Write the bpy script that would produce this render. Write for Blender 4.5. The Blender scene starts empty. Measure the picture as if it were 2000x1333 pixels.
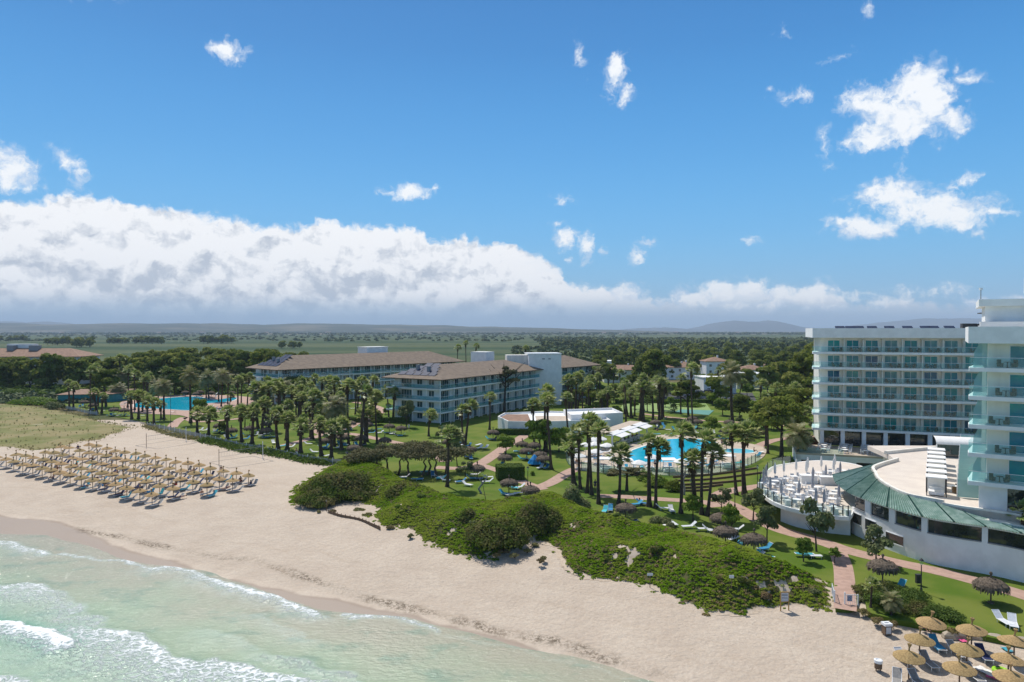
import bpy, math, random
import numpy as np
from math import sin, cos, pi, radians, atan2, hypot, sqrt, atan
from mathutils import Vector, Matrix
random.seed(7); rng = np.random.default_rng(7)
SC = bpy.context.scene
COL = SC.collection
D_ = bpy.data

# ------------------------------------------------------------------ camera
CZ = 27.0; F = 1333.0; HY = 645.0
cam = D_.cameras.new("camera"); camo = D_.objects.new("camera", cam); COL.objects.link(camo)
cam.sensor_width = 36; cam.lens = 36 * F / 2000.0
cam.clip_start = 0.5; cam.clip_end = 60000
PITCH = math.atan((666.5 - HY) / F)
camo.location = (0, 0, CZ); camo.rotation_euler = (pi / 2 - PITCH, 0, 0)
SC.camera = camo
SC.view_settings.view_transform = 'Standard'; SC.view_settings.look = 'None'
SC.view_settings.exposure = 0.16; SC.view_settings.gamma = 1.0
SC.cycles.max_bounces = 8; SC.cycles.transparent_max_bounces = 24
SC.cycles.volume_bounces = 0; SC.cycles.use_denoising = True

SUN_EL = radians(57); SUN_AZ = radians(-28)      # azimuth from +Y towards +X
sd = Vector((sin(SUN_AZ) * cos(SUN_EL), cos(SUN_AZ) * cos(SUN_EL), sin(SUN_EL)))
sun = D_.lights.new("sun", 'SUN'); sun.energy = 4.0; sun.angle = radians(0.55); sun.color = (1.0, 0.95, 0.88)
suno = D_.objects.new("sun", sun); COL.objects.link(suno)
suno.rotation_euler = sd.to_track_quat('Z', 'Y').to_euler(); suno.location = (0, 0, 200)

# ------------------------------------------------------------------ world: sky and clouds
def azel(px, py):
    u = (px - 1000) / F; v = (HY - py) / F
    a = atan(u); return a, atan(v * cos(a))
W = D_.worlds.new("World"); SC.world = W; W.use_nodes = True
nt = W.node_tree; nt.nodes.clear(); N = nt.nodes; LK = nt.links
def nd(t, **k):
    n = N.new(t)
    for a, b in k.items(): setattr(n, a, b)
    return n
def setin(n, i, v):
    if hasattr(v, 'is_linked') or isinstance(v, bpy.types.NodeSocket): (n.id_data.links.new(v, n.inputs[i]))
    else: n.inputs[i].default_value = v
def mth(op, a, b=0.0, c=None, clamp=False):
    n = nd('ShaderNodeMath', operation=op, use_clamp=clamp); setin(n, 0, a); setin(n, 1, b)
    if c is not None: setin(n, 2, c)
    return n.outputs[0]
def vmth(op, a, b=(0, 0, 0)):
    n = nd('ShaderNodeVectorMath', operation=op); setin(n, 0, a); setin(n, 1, b)
    return n.outputs['Value'] if op == 'LENGTH' else n.outputs[0]
def mixc(f, a, b):
    n = nd('ShaderNodeMix', data_type='RGBA'); setin(n, 0, f); setin(n, 6, a); setin(n, 7, b); return n.outputs[2]
def mapr(v, a, b, c, d, smooth=True):
    n = nd('ShaderNodeMapRange', clamp=True); n.interpolation_type = 'SMOOTHSTEP' if smooth else 'LINEAR'
    setin(n, 0, v)
    for i, q in enumerate((a, b, c, d)): setin(n, i + 1, q)
    return n.outputs[0]
def noise(vec, sc, det=6, rough=.55, dist=0.0):
    n = nd('ShaderNodeTexNoise'); setin(n, 'Vector', vec); setin(n, 'Scale', sc); setin(n, 'Detail', det)
    setin(n, 'Roughness', rough); setin(n, 'Distortion', dist); return n
SKY_K = 0.10
sky = nd('ShaderNodeTexSky', sky_type='NISHITA'); sky.sun_disc = False
sky.sun_elevation = SUN_EL; sky.sun_rotation = SUN_AZ; sky.altitude = 0
sky.air_density = 1.0; sky.dust_density = 0.6; sky.ozone_density = 1.6
tc = nd('ShaderNodeTexCoord')
sep = nd('ShaderNodeSeparateXYZ'); LK.new(tc.outputs['Generated'], sep.inputs[0])
X, Y, Z = sep.outputs
az = mth('ARCTAN2', X, Y)
el = mth('ARCTAN2', Z, mth('SQRT', mth('ADD', mth('MULTIPLY', X, X), mth('MULTIPLY', Y, Y))))
cmb = nd('ShaderNodeCombineXYZ'); LK.new(az, cmb.inputs[0]); LK.new(el, cmb.inputs[1])
P = cmb.outputs[0]
warp = noise(P, 22, 5, .6)
wv = vmth('SUBTRACT', warp.outputs['Color'], (.5, .5, .5))
Pw = vmth('ADD', P, vmth('MULTIPLY', wv, (.028, .024, 0)))
warp2 = noise(P, 70, 5, .65)
wv2 = vmth('SUBTRACT', warp2.outputs['Color'], (.5, .5, .5))
Pw = vmth('ADD', Pw, vmth('MULTIPLY', wv2, (.010, .009, 0)))
# isolated clouds: (px, py, rx, ry, rot, strength)
BL = [(445, 101, 46, 20, 0, .95), (485, 96, 10, 10, 0, .5), (1200, 150, 26, 44, 15, .9), (1222, 188, 18, 28, 25, .8), (1130, 105, 10, 36, -8, .32), (1145, 155, 8, 18, -30, .25),
      (1700, 205, 70, 34, 5, 1.0), (1790, 165, 70, 42, -10, 1.15), (1760, 235, 95, 48, 12, 1.25), (1700, 270, 62, 34, 0, 1.15), (1850, 235, 48, 30, 15, .9), (1810, 195, 60, 45, 0, 1.1), (1885, 157, 40, 13, 8, .8),
      (1740, 385, 95, 34, 0, 1.1), (1830, 410, 120, 38, 8, 1.15), (1940, 418, 70, 16, 4, .85), (1690, 445, 70, 24, 6, 1.0), (1640, 430, 40, 12, 5, .7), (1870, 440, 40, 16, 10, .7), (1885, 352, 40, 14, -18, .75), (1858, 368, 16, 12, -30, .6),
      (800, 374, 44, 16, -6, .95), (760, 378, 20, 8, 0, .6), (850, 368, 12, 8, 0, .6), (25, 335, 66, 44, 0, 1.0), (8, 325, 55, 38, 0, .9), (140, 318, 42, 22, 25, .75), (162, 345, 30, 22, 30, .75),
      (1103, 470, 22, 28, 10, .85), (1147, 482, 20, 32, 10, .7), (1175, 496, 12, 16, 0, .5), (1106, 505, 16, 9, 0, .6), (1241, 499, 22, 20, 0, .95), (1262, 474, 24, 11, 0, .75),
      (1545, 190, 36, 16, 5, .5), (1500, 178, 10, 8, 0, .5), (1612, 285, 14, 38, -8, .5), (1630, 118, 40, 9, -12, .45), (1527, 62, 16, 14, 0, .5), (1695, 18, 14, 20, 0, .5), (1100, 388, 24, 12, 0, .35),
      (1905, 460, 22, 10, 0, .55), (1760, 330, 12, 40, 8, .35), (200, 2, 60, 10, 0, .5), (1815, 572, 90, 20, 0, .55), (1465, 472, 22, 8, 0, .35), (1960, 130, 20, 10, 0, .25), (1095, 437, 24, 6, 0, .35), (1230, 575, 45, 20, 0, .8), (1300, 590, 40, 14, 0, .75), (1345, 582, 50, 20, 0, .85), (1405, 562, 60, 22, 0, .95), (1462, 556, 52, 22, 0, .95), (1525, 570, 55, 18, 0, .85), (1590, 572, 66, 22, 0, .95), (1655, 582, 50, 16, 0, .8), (1730, 592, 60, 14, 0, .7), (1900, 592, 60, 12, 0, .65), (1985, 585, 50, 16, 0, .75), (1480, 596, 90, 12, 0, .6), (1620, 602, 80, 10, 0, .6)]
cur = None
for (px, py, rx, ry, rot, st) in BL:
    a, e = azel(px, py); k = cos(a) ** 2
    m = nd('ShaderNodeMapping', vector_type='TEXTURE'); LK.new(Pw, m.inputs[0])
    m.inputs['Location'].default_value = (a, e, 0); m.inputs['Rotation'].default_value = (0, 0, radians(-rot))
    m.inputs['Scale'].default_value = (rx * 1.25 / F * k, ry * 1.25 / F * cos(a), 1)
    ln = vmth('LENGTH', m.outputs[0])
    f = mth('MULTIPLY', mth('SUBTRACT', 1.0, ln), st)
    cur = f if cur is None else mth('SMOOTH_MAX', cur, f, .08)
n1 = noise(Pw, 34, 8, .62)
fine = mth('SUBTRACT', n1.outputs['Fac'], .5)
isol = mth('ADD', mth('ADD', cur, mth('MULTIPLY', fine, 1.9)), mth('MULTIPLY', mth('SUBTRACT', noise(Pw, 110, 7, .65).outputs['Fac'], .5), 1.0))
isol_m = mapr(isol, .08, .82, 0, 1)
# cloud bank: its top as a curve of azimuth
top_pts = [(-700, 330), (-300, 380), (0, 380), (60, 372), (150, 368), (230, 385), (290, 398), (400, 402), (470, 425), (580, 432), (625, 420), (760, 432), (860, 458), (960, 462), (1030, 478), (1090, 500), (1110, 540), (1150, 552), (1230, 562), (1262, 585), (1290, 592), (1330, 578), (1400, 560), (1450, 555), (1520, 568), (1560, 558), (1620, 575), (1700, 592), (1800, 580), (1900, 590), (2000, 585), (2400, 560)]
cr = nd('ShaderNodeValToRGB'); crm = cr.color_ramp; crm.interpolation = 'B_SPLINE'
A0, A1 = -1.0, 1.0
els = crm.elements
pp = [((azel(px, py)[0] - A0) / (A1 - A0), azel(px, py)[1] / .35) for px, py in top_pts]
els[0].position = pp[0][0]; els[1].position = pp[-1][0]
els[0].color = (pp[0][1],) * 3 + (1,); els[1].color = (pp[-1][1],) * 3 + (1,)
for p_, v_ in pp[1:-1]:
    e_ = els.new(p_); e_.color = (v_, v_, v_, 1)
sepw = nd('ShaderNodeSeparateXYZ'); LK.new(Pw, sepw.inputs[0])
LK.new(mapr(sepw.outputs[0], A0, A1, 0, 1, False), cr.inputs[0])
top = mth('MULTIPLY', cr.outputs[0], .35)
hd = mth('SUBTRACT', top, sepw.outputs[1])           # >0 inside the bank
vor = noise(Pw, 16, 9, .58)
bankf = mth('ADD', mth('MULTIPLY', hd, 26), mth('MULTIPLY', mth('SUBTRACT', vor.outputs['Fac'], .5), 1.7))
bank_m = mapr(mth('ADD', bankf, mth('MULTIPLY', mth('SUBTRACT', noise(Pw, 75, 6, .6).outputs['Fac'], .5), .7)), .02, .36, 0, 1)
bank_hole = mapr(noise(vmth('MULTIPLY', Pw, (5, 22, 1)), 1.0, 7, .6).outputs['Fac'], .3, .52, 0, 1)
east = mapr(az, -.02, .16, 0, 1)
low = mapr(el, .012, .05, 0, 1)
right_fade = mth('SUBTRACT', 1.0, mth('MULTIPLY', east, mth('SUBTRACT', 1.0, mth('ADD', .5, mth('MULTIPLY', bank_hole, .5)))))
bank_m = mth('MULTIPLY', bank_m, right_fade)
bank_m = mth('MULTIPLY', bank_m, mth('SUBTRACT', 1.0, mth('MULTIPLY', mth('SUBTRACT', 1.0, low), .45)))
# shading of the bank: relief from the same noise taken a little nearer the sun
Pl = vmth('ADD', Pw, (-.004, .016, 0))
bigA = noise(vmth('MULTIPLY', Pw, (1, 1.9, 1)), 10, 8, .55).outputs['Fac']; bigB = noise(vmth('MULTIPLY', Pl, (1, 1.9, 1)), 10, 8, .55).outputs['Fac']
rel = mth('MULTIPLY', mth('SUBTRACT', bigA, bigB), 3.4)
smA = noise(Pw, 34, 6, .6).outputs['Fac']; smB = noise(Pl, 34, 6, .6).outputs['Fac']
rel2 = mth('MULTIPLY', mth('SUBTRACT', smA, smB), 3.6)
depth = mapr(hd, .02, .115, 0, 1)
shade = mth('ADD', mth('ADD', mth('ADD', mth('SUBTRACT', 1.1, mth('MULTIPLY', depth, .60)), mth('MULTIPLY', east, .25)), rel), rel2)
shade = mth('ADD', shade, mth('ADD', mth('MULTIPLY', mth('SUBTRACT', bigA, .5), .55), mth('MULTIPLY', mth('SUBTRACT', noise(vmth('MULTIPLY', Pw, (1, 3.2, 1)), 5.5, 5, .5).outputs['Fac'], .5), 1.6)))
sh = mapr(shade, .0, 1.0, 0, 1, False)
def ck(r, g, b): return (r / SKY_K, g / SKY_K, b / SKY_K, 1)
bankc = mixc(sh, ck(.50, .55, .63), ck(.90, .91, .93))
hazec = mixc(mapr(el, -.005, .06, 0, 1), ck(.32, .42, .55), bankc)
isc = mixc(mapr(mth('ADD', isol, rel), .1, .8, 0, 1), ck(.60, .70, .84), ck(.90, .92, .94))
# clear sky colour of the day
hs = nd('ShaderNodeHueSaturation'); LK.new(sky.outputs[0], hs.inputs['Color']); hs.inputs['Saturation'].default_value = 1.28; hs.inputs['Value'].default_value = .86
gr = nd('ShaderNodeValToRGB'); ge = gr.color_ramp.elements; gr.color_ramp.interpolation = 'B_SPLINE'
GC = [(0, (.30, .48, .65)), (.10, (.20, .47, .73)), (.22, (.12, .44, .80)), (.40, (.062, .34, .74)), (.62, (.027, .235, .61)), (1.0, (.008, .115, .39))]
ge[0].position = 0; ge[0].color = GC[0][1] + (1,); ge[1].position = 1; ge[1].color = GC[-1][1] + (1,)
for p_, c_ in GC[1:-1]:
    e_ = ge.new(p_); e_.color = c_ + (1,)
LK.new(mapr(el, 0, .62, 0, 1, False), gr.inputs[0])
gk = vmth('MULTIPLY', gr.outputs[0], (1 / SKY_K,) * 3)
hs2 = nd('ShaderNodeHueSaturation'); LK.new(sky.outputs[0], hs2.inputs['Color']); hs2.inputs['Saturation'].default_value = .62; hs2.inputs['Value'].default_value = 1.15
skyc = mixc(mapr(el, .5, .85, .9, .0), hs2.outputs[0], gk)
c1 = mixc(bank_m, skyc, hazec)
c2 = mixc(mth('MULTIPLY', isol_m, .96), c1, isc)
bg = nd('ShaderNodeBackground'); LK.new(c2, bg.inputs[0]); bg.inputs[1].default_value = SKY_K
wo = nd('ShaderNodeOutputWorld'); LK.new(bg.outputs[0], wo.inputs[0])

# ------------------------------------------------------------------ helpers
def tag(o, label=None, cat=None, group=None, kind=None):
    if label: o['label'] = label
    if cat: o['category'] = cat
    if group: o['group'] = group
    if kind: o['kind'] = kind
    return o
def empty(name, loc=(0, 0, 0), rz=0.0, label=None, cat=None, group=None):
    o = D_.objects.new(name, None); COL.objects.link(o); o.location = loc; o.rotation_euler = (0, 0, rz)
    o.empty_display_size = .1
    return tag(o, label, cat, group)
def link(name, me, parent=None, loc=None):
    o = D_.objects.new(name, me); COL.objects.link(o)
    if parent: o.parent = parent
    if loc: o.location = loc
    return o
def clone(o, loc=None, rz=None, label=None, group=None, scale=None, parent=None):
    c = o.copy(); COL.objects.link(c)
    if parent: c.parent = parent
    if loc is not None: c.location = loc
    if rz is not None: c.rotation_euler = (0, 0, rz)
    if scale is not None: c.scale = scale if hasattr(scale, '__len__') else (scale,) * 3
    if label: c['label'] = label
    if group: c['group'] = group
    for ch in KIDS.get(o.name, []):
        clone(ch, parent=c)
    KIDS[c.name] = [x for x in COL.objects if False]
    return c
KIDS = {}
def kids(root):
    KIDS[root.name] = [o for o in D_.objects if o.parent == root]
    for k in KIDS[root.name]: kids(k)
ONES = 'zeroth first second third fourth fifth sixth seventh eighth ninth tenth eleventh twelfth thirteenth fourteenth fifteenth sixteenth seventeenth eighteenth nineteenth twentieth'.split()
def ordw(n):
    if n <= 20: return ONES[n]
    t = ['twenty', 'thirty', 'forty', 'fifty', 'sixty', 'seventy', 'eighty', 'ninety'][n // 10 - 2]
    return (t + '-' + ONES[n % 10]) if n % 10 else t[:-1] + 'ieth'

def mat(name, c, c2=None, rough=.8, scale=4.0, det=4, bump=0.0, bscale=20.0, spec=.3, stretch=(1, 1, 1), fac=(.35, .65), coord='Object', metal=0.0, rand=0.0, trans=0.0, wave=None):
    m = D_.materials.new(name); m.use_nodes = True
    global N, LK
    N = m.node_tree.nodes; LK = m.node_tree.links; N.clear()
    out = nd('ShaderNodeOutputMaterial'); b = nd('ShaderNodeBsdfPrincipled'); LK.new(b.outputs[0], out.inputs[0])
    b.inputs['Roughness'].default_value = rough; b.inputs['Specular IOR Level'].default_value = spec; b.inputs['Metallic'].default_value = metal
    tcn = nd('ShaderNodeTexCoord'); geo = nd('ShaderNodeNewGeometry')
    vec = geo.outputs['Position'] if coord == 'World' else tcn.outputs[coord]
    if stretch != (1, 1, 1): vec = vmth('MULTIPLY', vec, stretch)
    col = c + (1,)
    if c2:
        f = mapr(noise(vec, scale, det).outputs['Fac'], fac[0], fac[1], 0, 1)
        col = mixc(f, c + (1,), c2 + (1,))
    if wave:
        w = nd('ShaderNodeTexWave', wave_type='BANDS', bands_direction=wave[0]); setin(w, 'Vector', tcn.outputs['Object'])
        w.inputs['Scale'].default_value = wave[1]; w.inputs['Distortion'].default_value = wave[3] if len(wave) > 3 else 0
        col = mixc(mth('MULTIPLY', w.outputs['Fac'], wave[2]), col, tuple(x * .45 for x in c) + (1,))
    if rand:
        oi = nd('ShaderNodeObjectInfo'); h = nd('ShaderNodeHueSaturation')
        h.inputs['Hue'].default_value = .5
        LK.new(mapr(oi.outputs['Random'], 0, 1, 1 - rand, 1 + rand, False), h.inputs['Value'])
        LK.new(mapr(oi.outputs['Random'], 0, 1, .5 + rand * .05, .5 - rand * .06, False), h.inputs['Hue'])
        setin(h, 'Color', col); col = h.outputs[0]
    setin(b, 'Base Color', col)
    if bump:
        bp = nd('ShaderNodeBump'); bp.inputs['Strength'].default_value = min(1, bump * 10); bp.inputs['Distance'].default_value = bump
        LK.new(noise(vec, bscale, 6, .6).outputs['Fac'], bp.inputs['Height']); LK.new(bp.outputs[0], b.inputs['Normal'])
    if trans:
        t = nd('ShaderNodeBsdfTranslucent'); setin(t, 0, col); mx = nd('ShaderNodeMixShader'); mx.inputs[0].default_value = trans
        LK.new(b.outputs[0], mx.inputs[1]); LK.new(t.outputs[0], mx.inputs[2]); LK.new(mx.outputs[0], out.inputs[0])
    return m
def glassmat(name, tint, refl=.12, opac=.2, body=(.3, .6, .6)):
    m = D_.materials.new(name); m.use_nodes = True
    global N, LK
    N = m.node_tree.nodes; LK = m.node_tree.links; N.clear()
    out = nd('ShaderNodeOutputMaterial')
    t = nd('ShaderNodeBsdfTransparent'); t.inputs[0].default_value = tint + (1,)
    d = nd('ShaderNodeBsdfDiffuse'); d.inputs[0].default_value = body + (1,)
    g = nd('ShaderNodeBsdfGlossy'); g.inputs['Roughness'].default_value = .03; g.inputs[0].default_value = (.9, 1, 1, 1)
    m1 = nd('ShaderNodeMixShader'); m1.inputs[0].default_value = opac; LK.new(t.outputs[0], m1.inputs[1]); LK.new(d.outputs[0], m1.inputs[2])
    m2 = nd('ShaderNodeMixShader'); m2.inputs[0].default_value = refl; LK.new(m1.outputs[0], m2.inputs[1]); LK.new(g.outputs[0], m2.inputs[2])
    LK.new(m2.outputs[0], out.inputs[0]); return m

M = {}
M['white'] = mat('white_render', (.82, .82, .80), (.74, .74, .72), .7, scale=.7, bump=.002, bscale=30)
M['white2'] = mat('cream_render', (.80, .77, .69), (.68, .65, .58), .7, scale=.8, stretch=(1, 1, .15))
M['frame'] = mat('white_metal', (.78, .79, .79), None, .4)
M['dark'] = mat('dark_metal', (.03, .03, .035), (.05, .05, .05), .45)
M['grey'] = mat('grey_metal', (.30, .31, .32), (.24, .25, .26), .5)
M['glass'] = mat('teal_window_glass', (.002, .17, .26), (.004, .27, .26), .06, scale=.25, spec=.5, coord='World')
M['cglass'] = mat('pale_curtained_glass', (.03, .20, .24), (.16, .34, .33), .1, scale=.9, spec=.5, stretch=(1, 1, .3))
M['glass3'] = mat('deep_blue_glass', (.002, .07, .16), (.003, .13, .20), .05, scale=.3, spec=.6, coord='World')
M['dglass'] = mat('dark_window_glass', (.02, .025, .025), (.05, .055, .05), .03, scale=.6, spec=1.0, coord='World')
M['aglass'] = mat('curtained_window_glass', (.008, .035, .045), (.09, .16, .16), .05, scale=.45, spec=.8, coord='World')
M['rail'] = glassmat('railing_glass', (.74, .93, .93), .04, .10, (.30, .60, .60))
M['frost'] = glassmat('frosted_glass', (.55, .8, .8), .05, .7, (.36, .58, .58))
M['aprail'] = glassmat('tinted_railing_glass', (.50, .80, .82), .06, .30, (.16, .36, .38))
M['fence_glass'] = glassmat('clear_glass', (.84, .94, .92), .10, .10, (.5, .6, .6))
M['tile'] = mat('brown_roof_tiles', (.235, .180, .130), (.175, .132, .096), .85, scale=.8, wave=('Y', 2.2, .35), coord='World')
M['tile2'] = mat('terracotta_roof_tiles', (.30, .185, .125), (.21, .13, .09), .85, scale=1.0, coord='World')
M['green_tile'] = mat('green_glazed_tiles', (.10, .26, .21), (.20, .37, .31), .35, scale=2.0, spec=.5, coord='World')
M['deck'] = mat('beige_stone_deck', (.66, .59, .51), (.60, .53, .46), .8, scale=.5, coord='World')
M['decktile'] = mat('pool_surround_stone', (.52, .43, .33), (.44, .36, .28), .75, scale=.6, coord='World')
M['path'] = mat('pink_paving', (.45, .30, .235), (.37, .245, .19), .85, scale=1.4, bump=.004, bscale=14, coord='World')
M['lawn'] = mat('mown_lawn', (.078, .135, .014), (.145, .175, .032), .9, scale=.16, det=8, bump=.03, bscale=9, coord='World', spec=.1)
M['pool'] = mat('pool_water', (.0, .40, .60), (.01, .46, .64), .1, scale=.6, bump=.012, bscale=2.5, coord='World', spec=.6)
M['thatch'] = mat('grey_palm_thatch', (.16, .125, .09), (.075, .058, .042), .95, scale=7, stretch=(1, 1, .25), bump=.03, bscale=30)
M['straw'] = mat('golden_straw', (.42, .29, .13), (.27, .18, .08), .9, scale=10, stretch=(1, 1, .4), bump=.02, bscale=26, rand=.15)
M['wood'] = mat('weathered_wood', (.20, .13, .08), (.13, .085, .055), .85, scale=8)
M['ywood'] = mat('yellow_pine_wood', (.42, .25, .09), (.34, .2, .07), .7, scale=8)
M['bark'] = mat('palm_bark', (.11, .075, .052), (.05, .036, .027), .95, scale=3, stretch=(1, 1, 6), bump=.03, bscale=6)
M['pbark'] = mat('pine_bark', (.09, .07, .055), (.05, .04, .03), .95, scale=3, bump=.03, bscale=6)
M['frond'] = mat('palm_frond_leaf', (.15, .24, .04), (.46, .47, .20), .45, scale=1.6, spec=.5, trans=.4, rand=.12)
M['feather'] = mat('date_palm_leaf', (.18, .21, .075), (.33, .29, .14), .55, scale=1.2, spec=.35, trans=.35, rand=.15)
M['deadfrond'] = mat('dead_palm_frond', (.13, .085, .045), (.07, .045, .025), .9, scale=3)
M['pine'] = mat('pine_needles', (.15, .195, .030), (.215, .235, .055), .8, scale=.35, rand=.22, trans=.4, spec=.1, coord='World')
M['pine2'] = mat('grey_pine_needles', (.10, .105, .035), (.15, .135, .06), .85, scale=.5, rand=.15, trans=.25, coord='World')
M['leaf'] = mat('broad_leaves', (.14, .235, .018), (.21, .28, .034), .7, scale=.8, rand=.15, trans=.4, coord='World')
M['olive'] = mat('grey_green_leaves', (.14, .175, .055), (.19, .205, .085), .8, scale=.8, rand=.15, trans=.25, coord='World')
M['far'] = mat('far_wood_leaves', (.085, .115, .025), (.12, .145, .04), .9, scale=.02, rand=.1, coord='World')
M['icep'] = mat('ice_plant', (.15, .26, .012), (.245, .30, .036), .8, spec=.04, scale=.22, det=6, coord='World', trans=.35)
M['dryp'] = mat('dry_dune_scrub', (.24, .20, .07), (.19, .13, .06), .85, scale=.5, det=6, coord='World', trans=.2)
M['scrub'] = mat('dark_dune_scrub', (.095, .14, .022), (.17, .15, .06), .85, spec=.08, scale=.6, det=6, coord='World', trans=.35)
M['dgrass'] = mat('dry_grass', (.29, .255, .115), (.215, .21, .08), .9, scale=.12, det=6, coord='World', trans=.35)
M['reed'] = mat('reeds', (.12, .155, .07), (.17, .19, .09), .9, scale=.1, det=6, coord='World')
M['redleaf'] = mat('reddish_leaves', (.22, .11, .08), (.16, .09, .06), .85, scale=.8)
M['canvas'] = mat('white_canvas', (.80, .79, .76), (.74, .73, .70), .8, scale=2)
M['greycloth'] = mat('grey_canvas', (.30, .30, .33), (.36, .36, .38), .85, scale=2)
M['blue'] = mat('blue_cushion', (.03, .22, .42), (.05, .34, .50), .8, scale=1.5, rand=.25)
M['teal'] = mat('teal_towel', (.05, .42, .50), (.08, .35, .42), .85, scale=2, rand=.2)
M['slingg'] = mat('grey_sling_fabric', (.30, .29, .27), (.24, .23, .22), .8, scale=6)
M['slingw'] = mat('white_sling_fabric', (.62, .64, .66), (.56, .58, .60), .7, scale=6)
M['rattan'] = mat('brown_rattan', (.14, .085, .035), (.09, .055, .025), .7, scale=12)
M['solar'] = mat('solar_cells', (.012, .022, .055), (.03, .045, .09), .55, scale=2, spec=.12)
M['skin'] = mat('skin', (.50, .27, .17), (.44, .23, .15), .6, scale=3)
M['skin2'] = mat('tanned_skin', (.32, .16, .09), (.28, .14, .08), .6, scale=3)
M['hair'] = mat('brown_hair', (.04, .022, .012), None, .7)
M['red'] = mat('red_cloth', (.5, .03, .03), None, .8)
M['pinkc'] = mat('pink_cloth', (.65, .10, .25), None, .8)
M['lime'] = mat('lime_plastic', (.30, .60, .02), None, .5)
M['navy'] = mat('navy_cloth', (.02, .03, .10), None, .8)
M['bluecloth'] = mat('bright_blue_cloth', (.01, .20, .50), (.02, .28, .6), .75, scale=1)
M['hedge'] = mat('clipped_hedge_leaves', (.075, .125, .016), (.115, .175, .028), .85, scale=1.5, trans=.3, coord='World')
M['carw'] = mat('white_car_paint', (.7, .71, .72), None, .2, spec=.6)
M['cars'] = mat('silver_car_paint', (.35, .37, .40), None, .2, spec=.6, metal=.3)
M['cark'] = mat('dark_car_paint', (.03, .035, .05), None, .2, spec=.6)
M['tyre'] = mat('tyre_rubber', (.015, .015, .015), None, .9)
M['asphalt'] = mat('asphalt', (.06, .06, .06), (.08, .078, .075), .9, scale=2, coord='World')
M['court'] = mat('light_green_court', (.20, .30, .09), (.24, .33, .11), .85, scale=.3, coord='World')
M['court2'] = mat('teal_court', (.10, .26, .22), (.12, .29, .25), .85, scale=.3, coord='World')
M['tealwall'] = mat('teal_painted_wall', (.03, .22, .24), (.05, .25, .27), .7, scale=.6, coord='World')
M['bluewall'] = mat('blue_panel', (.01, .10, .35), None, .6)
M['stone'] = mat('pale_rock', (.42, .36, .28), (.30, .25, .19), .9, scale=2, bump=.03, bscale=4)
M['greentop'] = mat('green_hoarding', (.02, .07, .05), (.03, .09, .06), .8, scale=2)
M['flower'] = mat('red_flowers', (.35, .03, .03), (.06, .10, .02), .8, scale=9)
M['ink'] = mat('dark_print', (.05, .06, .10), None, .7)

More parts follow.
